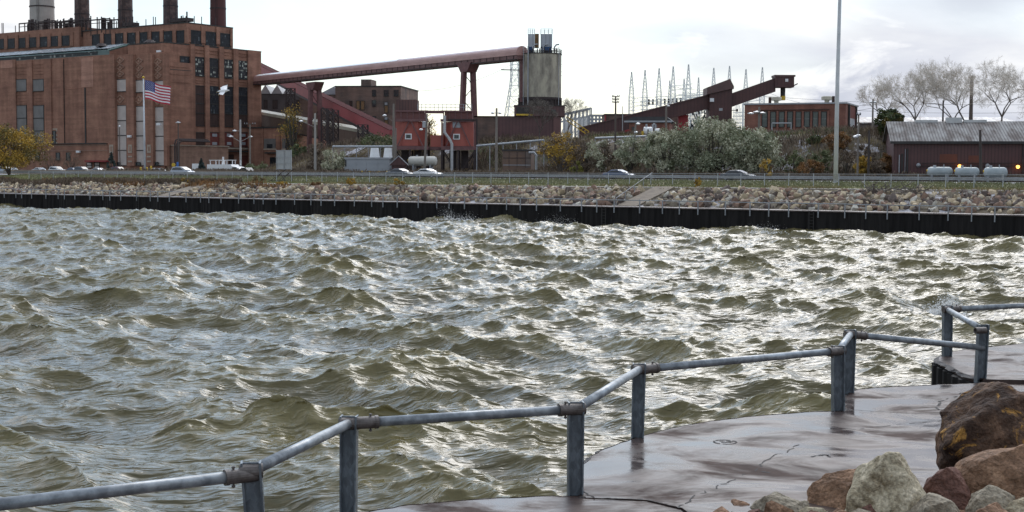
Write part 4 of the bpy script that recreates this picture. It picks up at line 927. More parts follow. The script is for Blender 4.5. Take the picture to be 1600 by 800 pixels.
chimney(255.8, 277, 5, 408, 96, st_dark, 'dark flaking chimney standing left of the smooth maroon chimney')
chimney(329.2, 352, 5, 405, 92, st_mar, 'smooth dark maroon chimney, rightmost above the power station', 2)

# ================================================================ CONVEYORS
tube_m = pm('tube_gallery', (0.47, 0.28, 0.25), (0.36, 0.20, 0.18), scale=.25, stretch=(1, 1, 2), rough=.32)
tube_l = pm('tube_lower', (0.19, 0.10, 0.095), (0.13, 0.065, 0.06), scale=.5, rough=.6)
red_g = pm('red_gallery', (0.31, 0.062, 0.066), (0.25, 0.05, 0.053), scale=.3, rough=.6)
tan_g = ribbed('tan_gallery', (0.17, 0.115, 0.09), (0.13, 0.085, 0.065), .9, 0, dark=.75)
cream = pm('cream_roof', (0.52, 0.48, 0.38), (0.42, 0.38, 0.30), scale=.4, rough=.6)
mar_g = ribbed('maroon_gallery', (0.085, 0.035, 0.032), (0.06, 0.026, 0.025), .8, 0, dark=.8)
def at(u, v, Yd): return hity(u, v, Yd)
def gallery(name, label, P0, P1, w_, prof, mats, names, frames=None):
    """sloping box gallery from P0 to P1 (centre lines); prof = list of polygons in (across, up)"""
    d = Vector(P1)-Vector(P0); rz = math.atan2(d.y, d.x); f = thing(name, label, 'conveyor', P0, rz); Ln = math.hypot(d.x, d.y); dz = d.z
    for poly, mt, nm in zip(prof, mats, names):
        m = MB(); n = len(poly); vs = [(0, a, b_) for a, b_ in poly]+[(Ln, a, b_+dz) for a, b_ in poly]
        m.add(vs, [tuple(range(n))[::-1], tuple(range(n, 2*n))]+[(i, (i+1) % n, (i+1) % n+n, i+n) for i in range(n)]); m.build(nm, mt, f)
    return f, Ln, dz, rz
def halfround(w_, h0, h1, n=10): return [(-w_/2, h0)]+[(-w_/2*math.cos(math.pi*k/n), h1*1.0+w_*.42*math.sin(math.pi*k/n)) for k in range(n+1)]+[(w_/2, h0)]
# 1: pinkish half round tube from the station up to the silo
A = at(400, 131.5, 408); Bp = at(816, 91, 300)
pr = [halfround(3.0, .62, 1.35), [(-1.35, -.25), (-1.35, .6), (1.35, .6), (1.35, -.25)]]
f, Ln, dz, rz = gallery('tube_conveyor', 'long pinkish round topped conveyor tube climbing from the power station to the silo', A, Bp, 3, pr, [tube_m, tube_l], ['tube', 'lower_truss'])
nf = 52
for k in range(nf):
    x = Ln*(k+.5)/nf; z = dz*x/Ln; m = MB(); m.box(x-.06, x+.06, -1.44, -1.36, z-.25, z+.62); m.build('rib', steel_dk, f)
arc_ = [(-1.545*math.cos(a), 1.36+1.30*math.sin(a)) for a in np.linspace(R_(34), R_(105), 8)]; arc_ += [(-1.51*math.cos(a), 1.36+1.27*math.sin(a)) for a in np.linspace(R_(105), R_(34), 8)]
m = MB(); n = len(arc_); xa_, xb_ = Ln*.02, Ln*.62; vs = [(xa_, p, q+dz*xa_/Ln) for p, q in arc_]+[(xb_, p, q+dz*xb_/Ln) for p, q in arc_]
m.add(vs, [tuple(range(n))[::-1], tuple(range(n, 2*n))]+[(i, (i+1) % n, (i+1) % n+n, i+n) for i in range(n)]); m.build('white_top_strip', pm('pale_top_strip', (0.82, 0.80, 0.79), (0.55, 0.47, 0.45), scale=.5, detail=8, stretch=(.3, 1, 1), rough=.35, lo=.25, hi=.45), f)  # pale strip laid along the upper near side of the tube, lower part only
m = MB(); m.beam((0, -1.5, -.3), (Ln, -1.5, dz-.3), .3, .22); m.beam((0, 1.5, -.3), (Ln, 1.5, dz-.3), .3, .22); m.build('bottom_chord', steel_dk, f)
def pier_leg(u, v_top, t_base, Yd, wpx, label, spread):
    top = at(u, v_top, Yd); g = ground(top.x, top.y); f = thing('conveyor_support', label, 'support', (top.x, top.y, g), rz, 'supports of the tube conveyor'); h = top.z-g
    for s_, nm in ((-1, 'leg'), (1, 'leg')):
        m = MB(); m.beam((s_*.55, s_*.9*spread, h-1.2), (s_*.75*spread, s_*1.6*spread, -.5), 1.0, 1.0); m.build('leg', steel_mar, f)
    m = MB(); m.prism([(-1.3, h-1.9), (-2.9, h+.15), (2.9, h+.15), (1.3, h-1.9)], 2.6, 1, -1.3); m.build('head', steel_mar, f)
    m = MB()
    for k in range(5):
        z0 = (h-2)*k/5; z1 = (h-2)*(k+1)/5; s_ = 1 if k % 2 else -1
        m.beam((-.6*s_, -1.2*s_*spread, z0), (.6*s_, 1.2*s_*spread, z1), .16)
    m.build('brace', steel_dk, f)
pier_leg(492, 129.5, 0, 372, 24, 'heavy dark maroon steel support under the left half of the tube conveyor', 1.0)
pier_leg(732, 99.5, 0, 316, 16, 'dark maroon steel support near the silo end of the tube conveyor', .9)
# 2: dark red gallery crossing down to the hopper house
A = at(398, 103, 485); Bp = at(616, 214, 320)
f2, L2, d2, rz2 = gallery('red_conveyor', 'dark red box conveyor sloping down behind the tube to the orange hopper house', A, Bp, 3, [[(-1.1, -1.2), (-1.1, 1.5), (1.1, 1.5), (1.1, -1.2)], [(-1.3, -1.75), (-1.3, -1.21), (1.3, -1.21), (1.3, -1.75)], [(-1.2, 1.502), (-1.2, 1.62), (1.2, 1.62), (1.2, 1.502)]], [red_g, steel_dk, pm('dull_red_roof', (0.10, 0.035, 0.035), (0.08, 0.03, 0.03), scale=1, rough=.95, spec=.05)], ['gallery', 'truss', 'roof'])
m = MB(); x = L2*.52; m.box(x-.1, x+.25, -1.2, -1.11, d2*.52-1.2, d2*.52+1.5); m.build('band', tin, f2)
def lattice_leg(u, vt, Yd, w_, label, group, base=None, th=.2):
    top = at(u, vt, Yd); g = ground(top.x, top.y)-.3 if base is None else base; f = thing('lattice_support', label, 'support', (top.x, top.y, g), SHORE, group); h = top.z-g
    m = MB(); c4 = [(-1, -1), (1, -1), (1, 1), (-1, 1)]
    for a, b_ in c4: m.beam((a*w_/2, b_*w_/2, 0), (a*w_/2, b_*w_/2, h), th*1.3)
    m.build('frame', steel_dk, f); m = MB(); n = max(3, int(h/w_/.9))
    for k in range(n):
        z0 = h*k/n; z1 = h*(k+1)/n
        for (a, b_) in ((0, 1), (1, 2), (2, 3), (3, 0)):
            p = (c4[a][0]*w_/2, c4[a][1]*w_/2); q = (c4[b_][0]*w_/2, c4[b_][1]*w_/2)
            m.beam((*p, z0), (*q, z1), th*.6); m.beam((*q, z0), (*p, z1), th*.6); m.beam((*p, z1), (*q, z1), th*.6)
    m.build('cross_bracing', steel_dk, f)
g_ = 'lattice supports under the red conveyor'
lattice_leg(454, 138, 385, 1.7, 'dark lattice support holding the red conveyor nearest the station', g_)
lattice_leg(511, 170, 352, 2.0, 'dense dark lattice tower just right of the heavy maroon support', g_)
lattice_leg(521, 172, 349, 1.7, 'slimmer lattice frame beside the dense dark lattice tower', g_)
lattice_leg(567, 195, 320, 1.6, 'short dark lattice support near the lower end of the red conveyor', g_)
# 3: tan gallery with cream roof behind
A = at(398, 184, 420); Bp = at(622, 226, 345)
f3, L3, d3, rz3 = gallery('tan_conveyor', 'brown ribbed conveyor gallery with a cream roof edge behind the red conveyor', A, Bp, 3, [[(-1.6, -1.8), (-1.6, 1.5), (1.6, 1.5), (1.6, -1.8)], [(-1.8, 1.51), (-1.8, 2.3), (0, 2.75), (1.8, 2.3), (1.8, 1.51)], [(-1.75, -2.2), (-1.75, -1.81), (1.75, -1.81), (1.75, -2.2)]], [tan_g, cream, steel_dk], ['gallery', 'roof', 'truss'])
# 4: dark brown gallery rising to the right, over the transfer tower, to the head house
A = at(905, 211, 330); Bp = at(1112, 158, 330)
f4, L4, d4, rz4 = gallery('brown_conveyor', 'dark brown box conveyor rising right past the transfer tower to a head house', A, Bp, 3, [[(-1.5, -1.6), (-1.5, 1.5), (1.5, 1.5), (1.5, -1.6)], [(-1.7, 1.51), (-1.7, 1.75), (1.7, 1.75), (1.7, 1.51)]], [mar_g, pm('brown_roofing', (0.12, 0.065, 0.06), (0.09, 0.05, 0.046), scale=1, rough=.6)], ['gallery', 'roof'])
f4.name = 'brown_conveyor'
def px4(u, v, Yd): p = at(u, v, Yd)-Vector(A); c, s_ = math.cos(rz4), math.sin(rz4); return Vector((p.x*c+p.y*s_, -p.x*s_+p.y*c, p.z))
a4 = px4(1140, 157.5, 330); b4 = px4(1210, 133, 330); ah_ = 1.45
m = MB(); n = 4; poly = [(-1.5, -1.6), (-1.5, 1.6), (1.5, 1.6), (1.5, -1.6)]
vs = [(a4.x, p, q+a4.z) for p, q in poly]+[(b4.x, p, q+b4.z) for p, q in poly]
m.add(vs, [(3, 2, 1, 0), (4, 5, 6, 7)]+[(i, (i+1) % 4, (i+1) % 4+4, i+4) for i in range(4)]); m.build('gallery', mar_g, f4)
p0 = px4(1208.5, 137, 330); p1 = px4(1238.5, 119, 330)
MB().box(p0.x, p1.x, -2, 2, p0.z, p1.z-.25).build('head_house', mar_g, f4); MB().box(p0.x-.15, p1.x+.25, -2.2, 2.2, p1.z-.249, p1.z+.15).build('head_roof', pm('brown_roofing', (0, 0, 0)), f4)
q0 = px4(1224.5, 128.5, 330); q1 = px4(1229, 124, 330); MB().box(q0.x, q1.x, -2.08, -2.003, q0.z, q1.z).build('window', white, f4)
c0_ = px4(1223, 158, 330); m = MB(); zz = p0.z
m.lathe([(.55, c0_.z+1.2), (.62, c0_.z+5), (.42, c0_.z+5.2), (.45, zz+.0)], 12, (c0_.x, 0, 0)); m.build('chute', soot, f4)
m = MB(); m.lathe([(.62, c0_.z+.2), (.62, c0_.z+1.19)], 12, (c0_.x, 0, 0)); m.build('chute_tip', yellow, f4)
m = MB(); m.beam((p1.x, -1, p0.z+.4), (p1.x+1, -1, p0.z+.9), .25); m.build('bracket', steel_dk, f4)
tw0 = at(1108.5, 190, 327); TT = Fr('transfer_tower', 'tall dark brown clad transfer tower with a sloping roof on the brown conveyor', 'tower', (tw0.x, tw0.y, 11.5), rz4)
w1 = TT.fy(1143.5, 190, 0).x; zl = TT.fy(1109, 147, 0).z; zr = TT.fy(1143, 139, 0).z
m = MB(); m.prism([(0, -1), (0, zl), (w1, zr), (w1, -1)], 6, 1, 0); m.build('wall', mar_g, TT.o)
m = MB(); m.prism([(-.7, zl-.1), (-.7, zl+1.5), (w1-.6, zr+2.3), (w1+.3, zr+.6), (w1+.3, zr), (w1-.2, zr+.02)], 7, 1, -.5); m.build('roof', pm('brown_roofing', (0, 0, 0)), TT.o)
a = TT.fy(1123.5, 173, 0); b_ = TT.fy(1129, 169, 0); MB().box(a.x, b_.x, -.1, -.003, a.z, b_.z).build('window', tin, TT.o)
a = TT.fy(1111, 157, 0); MB().box(a.x-.3, a.x+.6, -.6, -.003, a.z-.3, a.z+.5).build('lamp', lampw, TT.o)
a = TT.fy(1142.5, 172.5, 0); m = MB(); m.beam((a.x, -.2, a.z), (a.x+1.4, -.9, a.z), .15); m.box(a.x+1, a.x+1.4, -1.1, -.7, a.z-.3, a.z+.3); m.build('bracket', steel_dk, TT.o)
# red column under the brown gallery
c = at(1067, 198, 331); f = thing('red_column', 'bright red concrete column under the middle of the brown conveyor', 'column', (c.x, c.y, 11.5), rz4)
z = at(1067, 180, 331).z-11.5; MB().box(-1.1, 1.1, -1, 1, 0, z).build('shaft', pm('red_column_paint', (0.36, 0.05, 0.055), (0.27, 0.04, 0.045), scale=1), f); MB().box(-.7, .7, -.7, .7, z+.001, z+3).build('bearing', steel_dk, f)

# ================================================================ SILO
sc0 = at(843.5, 180, 303); SI = Fr('storage_silo', 'tall round weathered concrete silo with twin grey bins on its roof', 'silo', (sc0.x, sc0.y, 11.6), 0)
R = 33*303/F; z_b = SI.fy(843, 160, 0).z; z_t = SI.fy(843, 86, 0).z; z_l = SI.fy(843, 153, 0).z
conc = pm('silo_concrete', (0.44, 0.40, 0.31), (0.20, 0.18, 0.145), c3=(0.32, 0.29, 0.235), scale=.7, detail=12, stretch=(1, 1, .4), rough=.92, lo=.36, hi=.62)
MB().lathe([(R, z_l), (R, z_t)], 64).build('concrete_barrel', conc, SI.o)
m = MB(); m.lathe([(R*.96, z_b-3.6), (R*.98, z_l-.002)], 48)
for k in range(24): an = k*math.pi/12; m.box(R*1.0*math.cos(an)-.15, R*math.cos(an)+.15, R*math.sin(an)-.15, R*math.sin(an)+.15, z_b-3, z_l-.1)
m.lathe([(R*1.03, z_l-.5), (R*1.03, z_l-.003)], 48); m.build('steel_skirt', steel_dk, SI.o)
m = MB()
for k in range(40):
    an = k*math.pi/20; m.beam((R*math.cos(an), R*math.sin(an), z_t), (R*math.cos(an), R*math.sin(an), z_t+1.1), .08)
for z in (.55, 1.1): m.tube([(R*math.cos(a), R*math.sin(a), z_t+z) for a in np.linspace(0, 2*math.pi, 41)], .04, 4, cap=False)
m.lathe([(R+.12, z_t+.002), (R+.12, z_t+.2)], 64); m.build('roof_railing', soot, SI.o)
for (ang_, r_) in ((-2.15, .2), (-2.42, .1), (-.62, .1)):
    x, y = (R+.25)*math.cos(ang_), (R+.25)*math.sin(ang_); MB().tube([(x, y, -2), (x, y, z_t+1.6)], r_*.7, 8).build('riser_pipe', tin, SI.o)
x, y = (R+.1)*math.cos(-2.6), (R+.1)*math.sin(-2.6); MB().box(x-.35, x+.35, y-.2, y+.2, z_l-1, z_t-.1).build('ladder_cage', steel_mar, SI.o)
binm = ribbed('bin_cladding', (0.44, 0.46, 0.49), (0.34, 0.36, 0.39), .9, 0, dark=.75); blue = pm('blue_hopper', (0.04, 0.12, 0.28), (0.03, 0.085, 0.2), scale=1)
for (ua, ub, yo) in ((825, 835.5, -1), (845, 863, -1)):
    a = SI.fy(ua, 73, yo); b_ = SI.fy(ub, 53, yo); w_ = b_.x-a.x
    nb_ = MB().box(a.x, b_.x, yo, yo+2.6, a.z, b_.z).build('bin', binm, SI.o)
    m = MB(); m.prism([(a.x+.1, a.z-.003), (b_.x-.1, a.z-.003), (b_.x-.3, a.z-1.0), (a.x+.3, a.z-1.0)], 2.4, 1, yo+.1)
    for xx in (a.x+.1, b_.x-.3):
        for yy in (yo+.1, yo+2.3): m.box(xx, xx+.2, yy, yy+.2, z_t, a.z-.1)
    m.build('hopper', blue, nb_)
    m = MB()
    for xx in np.linspace(a.x, b_.x, 4):
        for yy in (yo, yo+2.6): m.beam((xx, yy, b_.z), (xx, yy, b_.z+1.1), .07)
    for z in (.6, 1.1):
        m.beam((a.x, yo, b_.z+z), (b_.x, yo, b_.z+z), .06); m.beam((a.x, yo+2.6, b_.z+z), (b_.x, yo+2.6, b_.z+z), .06); m.beam((a.x, yo, b_.z+z), (a.x, yo+2.6, b_.z+z), .06); m.beam((b_.x, yo, b_.z+z), (b_.x, yo+2.6, b_.z+z), .06)
    m.build('guard_rail', galv, nb_)
rust = pm('rusty_duct', (0.26, 0.15, 0.06), (0.12, 0.06, 0.03), scale=1.2)
a = SI.fy(835.6, 74, 0); b_ = SI.fy(842, 53, 0); MB().box(a.x, b_.x, -.4, 1.2, a.z, b_.z).build('duct', rust, SI.o)
m = MB(); zz = z_t
for cx_ in (-1.6, .6, 3.0): m.tube([(cx_, -1.4, zz), (cx_, -1.4, zz+1.6), (cx_+.4, -1.4, zz+2.1), (cx_+1.0, -1.4, zz+2.15)], .17, 8)
m.build('elbow_pipe', galv, SI.o)
m = MB()
for k in range(16): xx = -R*.85+R*1.7*k/15; m.box(xx, xx+.25, -R*.35, -R*.35+.2, z_t, z_t+random.uniform(.6, 1.6))
m.box(-R*.8, R*.8, -R*.35, -R*.3, z_t+.7, z_t+.85); m.build('roof_fittings', rust if 0 else steel_dk, SI.o)
# clad buildings below the silo
clad = ribbed('maroon_cladding', (0.125, 0.06, 0.058), (0.09, 0.045, 0.044), .7, 0, dark=.8)
CB = Fr('maroon_process_building', 'dull maroon clad building with a raised block directly beneath the silo', 'building', (*at(737, 205, 296).to_2d(), 11.4), 0)
z1 = CB.fy(800, 181.5, 0).z; zlw = CB.fy(800, 213, 0).z; x0 = CB.fy(737, 200, 0).x; x1 = CB.fy(876, 200, 0).x; xs_ = CB.fy(803.5, 170, 0).x; xe = CB.fy(882.5, 170, 0).x; z2 = CB.fy(843, 165.5, 0).z
MB().box(CB.fy(778, 200, 0).x, x1, 0, 9, zlw-1.5, z1).build('wall', clad, CB.o); MB().box(x0-4, CB.fy(778, 200, 0).x-.01, .4, 9, zlw-2, z1-.2).build('brick_wall', brick_old, CB.o)
MB().box(xs_, xe, -.6, 7, z1+.01, z2).build('raised_block', clad, CB.o); MB().box(xs_-.1, xe+.1, -.75, 7.1, z2+.002, z2+.15).build('roof', soot, CB.o); MB().box(x0-4, x1+.1, -.12, 9.1, z1+.002, z1+.008).build('roof', soot, CB.o)
a = CB.fy(861, 175.5, -.6); b_ = CB.fy(868, 171.5, -.6); MB().box(a.x, b_.x, -.7, -.603, a.z, b_.z).build('window', glass_d, CB.o)
a = CB.fy(807, 180.5, -.6); b_ = CB.fy(827, 167, -.6); MB().box(a.x, b_.x, -.68, -.602, a.z, b_.z).build('opening', soot, CB.o); m = MB(); m.box(a.x-.1, b_.x+.8, -.82, -.72, a.z, a.z+.35); m.build('yellow_rail', yellow, CB.o)
a = CB.fy(864.5, 213, 0); MB().box(a.x, x1+.01, -.3, -.002, zlw-1.5, z1-.01).build('corner_panel', pm('lighter_maroon', (0.16, 0.085, 0.08), (0.13, 0.07, 0.066), scale=.6), CB.o)
m = MB(); m.box(x0, x1, -3, -.5, zlw-2.2, zlw-1.6); m.build('concrete_footing', pm('footing', (0.28, 0.27, 0.27), (0.2, 0.19, 0.19), scale=1), CB.o)

# ================================================================ HOPPER HOUSE
orange = pm('orange_cladding', (0.38, 0.10, 0.075), (0.31, 0.08, 0.06), scale=.5, rough=.6)
HH = Fr('hopper_house', 'twin orange red coal hopper house on a dark steel frame beneath the tube conveyor', 'hopper house', (*hit(614, 262, 74).to_2d(), 2.9), 0)
hY = 0
def hx(u, v=220): p = HH.fy(u, v, 0); return p.x
def hz(v, u=680): return HH.fy(u, v, 0).z
DP = 7.0
m = MB()
zb, zt1, zt2 = hz(230), hz(190), hz(172.5)
for (ua, ub, nm) in ((617, 664.5, 0), (693, 739, 1)):
    xa, xb = hx(ua), hx(ub); ch = (xb-xa)*.25
    poly = [(xa, 1.6), (xa+ch, .4), (xb-ch, .4), (xb, 1.6), (xb, DP), (xa, DP)]
    MB().prism(poly, zt1-zb-.25, 2, zb+.25).build('hopper_body', orange, HH.o)
    MB().box(xa+.2, xb-.2, .2, DP, zt1+.5, zt2-.3).build('upper_bin', steel_mar if 0 else pm('bin_maroon', (0.17, 0.07, 0.065), (0.13, 0.055, 0.05), scale=.8), HH.o)
    s_ = MB()
    for x in np.linspace(xa, xb, 6): s_.box(x-.1, x+.1, .02, .19, zt1+.5, zt2-.3)
    s_.box(xa-.6, xb+.6, -.1, .19, zt2-.3, zt2); s_.box(xa-.6, xb+.6, -.15, .3, zt1, zt1+.49); s_.box(xa-.5, xb+.6, -.3, .39, zb-.5, zb+.2)
    s_.box(xa-.8, xb+.8, -.2, DP, zb-.18, zb-.02)
    for sx_ in (-1, 1): s_.beam(((xa+xb)/2+sx_*.2, .1, zt1), ((xa+xb)/2+sx_*(xb-xa)*.42, .1, zb+.2), .22)
    s_.build('frame', steel_mar, HH.o)
    o = MB().box((xa+xb)/2-1.0, (xa+xb)/2+.3, .24, .39, zb+1.5, zb+2.6).build('window', white, HH.o); MB().box((xa+xb)/2-.8, (xa+xb)/2+.1, .2, .239, zb+1.7, zb+2.4).build('pane', glass_d, o)
    if nm: MB().box((xa+xb)/2-1.1, (xa+xb)/2+.4, .24, .39, zb+3.8, zb+5.2).build('panel', tin, HH.o)
    for k, x in enumerate((xa-.3, xa+(xb-xa)*.5, xb+.3)):
        for y in (0, DP):
            MB().box(x-.2, x+.2, y-.2, y+.2, -1, zb-.51).build('leg', steel_dk, HH.o)
            MB().box(x-.16, x+.16, y-.16, y+.16, zb+.25, zt1-.05).build('post', steel_mar, HH.o) if k != 1 else None
    for y in (0, DP): m = MB(); m.beam((xa-.3, y, zb-.6), ((xa+xb)/2, y, .2), .18); m.beam((xb+.3, y, zb-.6), ((xa+xb)/2, y, .2), .18); m.build('cross_bracing', steel_dk, HH.o)
    for (y, x0_, x1_) in ((DP/2, xa+1, xa+2.4), (DP/2, xb-2.4, xb-1)): MB().box(x0_, x1_, y-.6, y+.6, zb-4, zb-.55).build('hopper_spout', steel_dk, HH.o)
MB().box(hx(672), hx(693)-.05, 1, DP, zb+.1, hz(211)).build('link_body', orange, HH.o)
MB().box(hx(664), hx(693.5), .8, DP, zb-.5, zb+.05).build('platform', steel_mar, HH.o)
a = hx(664.6); b_ = hx(693); MB().box(a, b_, 1, 2.2, zt2-.5, zt2).build('gantry', steel_mar, HH.o)
rib = ribbed('rusty_ribbed', (0.15, 0.065, 0.055), (0.085, 0.04, 0.036), .55, 0, dark=.6)
MB().box(hx(618), hx(651.5), 1, DP-1, zt2+.01, hz(155.5)).build('rusty_box', rib, HH.o)
m = MB(); z = zt2+.01
for x in np.linspace(hx(652), hx(737), 14): m.beam((x, .5, z), (x, .5, z+1.2), .08)
for q in (.6, 1.2): m.beam((hx(652), .5, z+q), (hx(737), .5, z+q), .07)
m.build('guard_rail', galv, HH.o)
m = MB(); x = hx(695); m.tube([(x, -.6, zt2-1), (x, -.6, hz(207)), (x+1, -.6, hz(218)), (x+1.4, -.6, hz(225)), (x+1.4, -.6, -.5)], .28, 10); m.build('downpipe', pm('pale_pipe', (0.5, 0.5, 0.5), (0.4, 0.4, 0.41), scale=2), HH.o)
m = MB(); x = hx(745); m.box(x-.15, x+.15, -.3, 0, -1, hz(186)); m.beam((x, -.2, zb), (hx(728), -.2, 0), .16); m.beam((hx(700), -.2, hz(187)), (x, -.2, hz(187)), .3); m.build('outer_frame', steel_dk, HH.o)

# ================================================================ OTHER BUILDINGS
def simple_building(name, label, u0, u1, v_top, Yd, mat, depth, rz=0, base=None, cat='building', roof=soot, rt=.3):
    a = at(u0, 205, Yd); b0 = ground(a.x, a.y)-1.5 if base is None else base; B = Fr(name, label, cat, (a.x, a.y, b0), rz)
    x1 = B.fy(u1, 205, 0).x; z = B.fy((u0+u1)/2, v_top, 0).z; MB().box(0, x1, 0, depth, 0, z).build('wall', mat, B.o); MB().box(-.15, x1+.15, -.15, depth+.15, z+.002, z+rt).build('roof', roof, B.o); return B, x1, z
def bw(B, u0, u1, v0, v1, mat, y=0, name='window', d=.1, fr_=None):
    a = B.fy(u0, v1, y-d); b_ = B.fy(u1, v0, y-d); o = MB().box(a.x, b_.x, y-d, y-.003, a.z, b_.z).build(name, mat, B.o)
    if fr_:
        f = MB(); w_ = .12; f.box(a.x-w_, a.x-.002, y-d-.1, y-.004, a.z, b_.z); f.box(b_.x+.002, b_.x+w_, y-d-.1, y-.004, a.z, b_.z); f.box(a.x-w_, b_.x+w_, y-d-.1, y-.004, b_.z+.002, b_.z+w_); f.box(a.x-w_, b_.x+w_, y-d-.15, y-.004, a.z-w_, a.z-.002); f.build('frame', fr_, o)
    return o
board = pm('boarded_window', (0.22, 0.13, 0.06), (0.16, 0.09, 0.045), scale=2)
B, x1, z = simple_building('old_brick_mill', 'derelict dark brick mill with a tall square stair head behind the red conveyor', 524, 626, 135.5, 420, brick_old, 25, R_(-8), base=3)
s_ = B.fy(564, 130, 2); e_ = B.fy(579.5, 130, 2); MB().box(s_.x, e_.x, 2, 9, z+.01, B.fy(570, 124, 2).z).build('stair_head', brick_old, B.o)
s_ = B.fy(470, 150, .5); MB().box(B.fy(468, 150, .6).x, -.02, .6, 20, 0, B.fy(500, 149, .6).z).build('wing', brick_old, B.o)
m = MB(); zt3 = B.fy(540, 147, .6).z; m.prism([(0, zt3), (s_.x*.1, zt3+2.5), (s_.x*.5, zt3+.4), (s_.x*.55, zt3)], 10, 1, 3); m.build('torn_roof', tin, B.o)
for (a, b_, v0, v1, mt) in ((582, 587, 141, 150, glass_d), (600.5, 606.5, 141, 150, glass_d), (616, 622, 141, 150, glass_d), (582, 587, 157, 166, glass_d), (601, 605.5, 160, 164, tin), (601, 606, 165, 176, board), (557, 562, 158, 171, board), (564, 569.5, 158, 171, board), (546, 550, 158, 169, brownp), (566, 569.5, 176, 180, tin), (582, 587, 182, 188, glass_d), (601, 605.5, 183, 187, tin), (601, 606, 188, 196, board)): bw(B, a, b_, v0, v1, mt, fr_=soot)
B, x1, z = simple_building('sawtooth_shed', 'far grey shed with a saw tooth roof seen through the gap under the tube', 405, 478, 148, 470, pm('shed_dark', (0.085, 0.075, 0.075), (0.05, 0.045, 0.045), scale=.3), 30, 0, base=3)
m = MB()
for k in range(4): x = x1*k/4; m.prism([(x, z+.31), (x+x1/8, z+3.4), (x+x1/4-.1, z+.31)], 28, 1, 1)
m.build('sawtooth_roof', pm('sawtooth_zinc', (0.34, 0.33, 0.33), (0.26, 0.25, 0.25), scale=.5, rough=.5), B.o)
for (a, b_) in ((412, 418), (426, 434), (446, 452), (462, 468)): bw(B, a, b_, 156, 170, glass_d)
# grey low container like unit
B, x1, z = simple_building('grey_equipment_shed', 'long low pale grey equipment shed with two tapered roof vents', 539, 607, 248.5, 262, pm('pale_grey_steel', (0.34, 0.355, 0.38), (0.27, 0.285, 0.305), scale=.3, stretch=(.5, 1, 2), rough=.5), 5, SHORE*.3, roof=tin, base=2.6)
for u_ in (585.5, 607): p = B.fy(u_, 240, 2); m = MB(); m.lathe([(1.0, z+.3), (.75, z+2.1)], 4 if 0 else 10, (p.x, 2, 0)); m.build('roof_vent', white, B.o)
bw(B, 539, 541, 250, 260, soot, name='end_panel'); 
for u_ in (556, 572, 590): bw(B, u_, u_+.5, 249, 262, tin, name='seam', d=.05)
# tiny hut
B, x1, z = simple_building('small_hut', 'tiny dark maroon hut with a snowy pitched roof beside the white tank', 612, 634, 257.5, 255, mar_g, 3, 0, base=2.7)
m = MB(); m.prism([(-.4, z-.1), (x1/2, z+1.5), (x1+.4, z-.1)], 3.6, 1, -.3); m.build('pitched_roof', mar_g, B.o); m = MB(); m.beam((-.5, -.1, z-.05), (x1/2, -.1, z+1.6), .5, .12); m.beam((x1+.5, -.1, z-.05), (x1/2, -.1, z+1.6), .5, .12); m.build('bargeboard', tin, B.o)
# brown metal clad pump house
B, x1, z = simple_building('brown_pump_house', 'square brown patched metal pump house with a bent pale pipe at its right', 785.5, 830, 236, 246, pm('brown_sheet', (0.175, 0.105, 0.07), (0.12, 0.08, 0.065), scale=.35, rough=.7), 7, -.1, base=2.8)
for v_ in (246.5, 257.5): bw(B, 786, 829, v_, v_+.8, tin if v_ > 250 else steel_dk, name='seam', d=.06)
for u_ in (795, 807.5, 820.5): bw(B, u_, u_+.7, 237, 262, steel_dk, name='batten', d=.07)
bw(B, 821.5, 829.5, 237, 262, pm('grey_brown_sheet', (0.17, 0.135, 0.12), (0.13, 0.10, 0.09), scale=.6), name='side_panel', d=.05)
a = B.fy(826, 238.5, -.6); b_ = B.fy(838, 238.5, -.6); m = MB(); m.tube([(a.x, -.6, a.z), (b_.x-.4, -.6, a.z), (b_.x, -.6, a.z-.5), (b_.x, -.6, 0)], .22, 10); m.build('bent_pipe', galv, B.o)
# little red brick gatehouse on the plateau
B, x1, z = simple_building('red_brick_gatehouse', 'small red brick building with a shallow gabled grey roof before the brown conveyor', 983, 1046, 192, 292, brick_red, 8, SHORE*.3, base=11.2)
m = MB(); p = B.fy(991, 185.5, 3); m.prism([(-1.0, z+.31), (x1+.6, z+.31), (x1-.6, z+1.25), (.9, z+1.25)], 9, 1, -.5); m.build('gabled_roof', asphalt, B.o); m = MB(); m.box(-1, x1+.6, -.62, -.51, z+.1, z+.45); m.build('fascia', tin, B.o)
bw(B, 988, 991.5, 199, 212, glass_d, fr_=soot); bw(B, 1029, 1040, 201, 213, brownp, name='door'); bw(B, 1016, 1016.6, 196, 213, tin, name='downpipe'); bw(B, 1026, 1026.6, 196, 213, tin, name='downpipe'); o = bw(B, 1020.5, 1023.5, 192.5, 195, lampw, name='wall_lamp', d=.4)
B, x1, z = simple_building('long_brick_shed', 'long low dark brick shed with red corner blocks behind the brown conveyor', 945, 1064, 180, 345, brick_old, 12, 0, base=11)
redc = pm('red_column_paint', (0, 0, 0)); bw(B, 976.5, 984, 179.5, 207, redc, name='red_pier', d=.4); bw(B, 944.5, 947, 180, 207, redc, name='red_pier', d=.4)
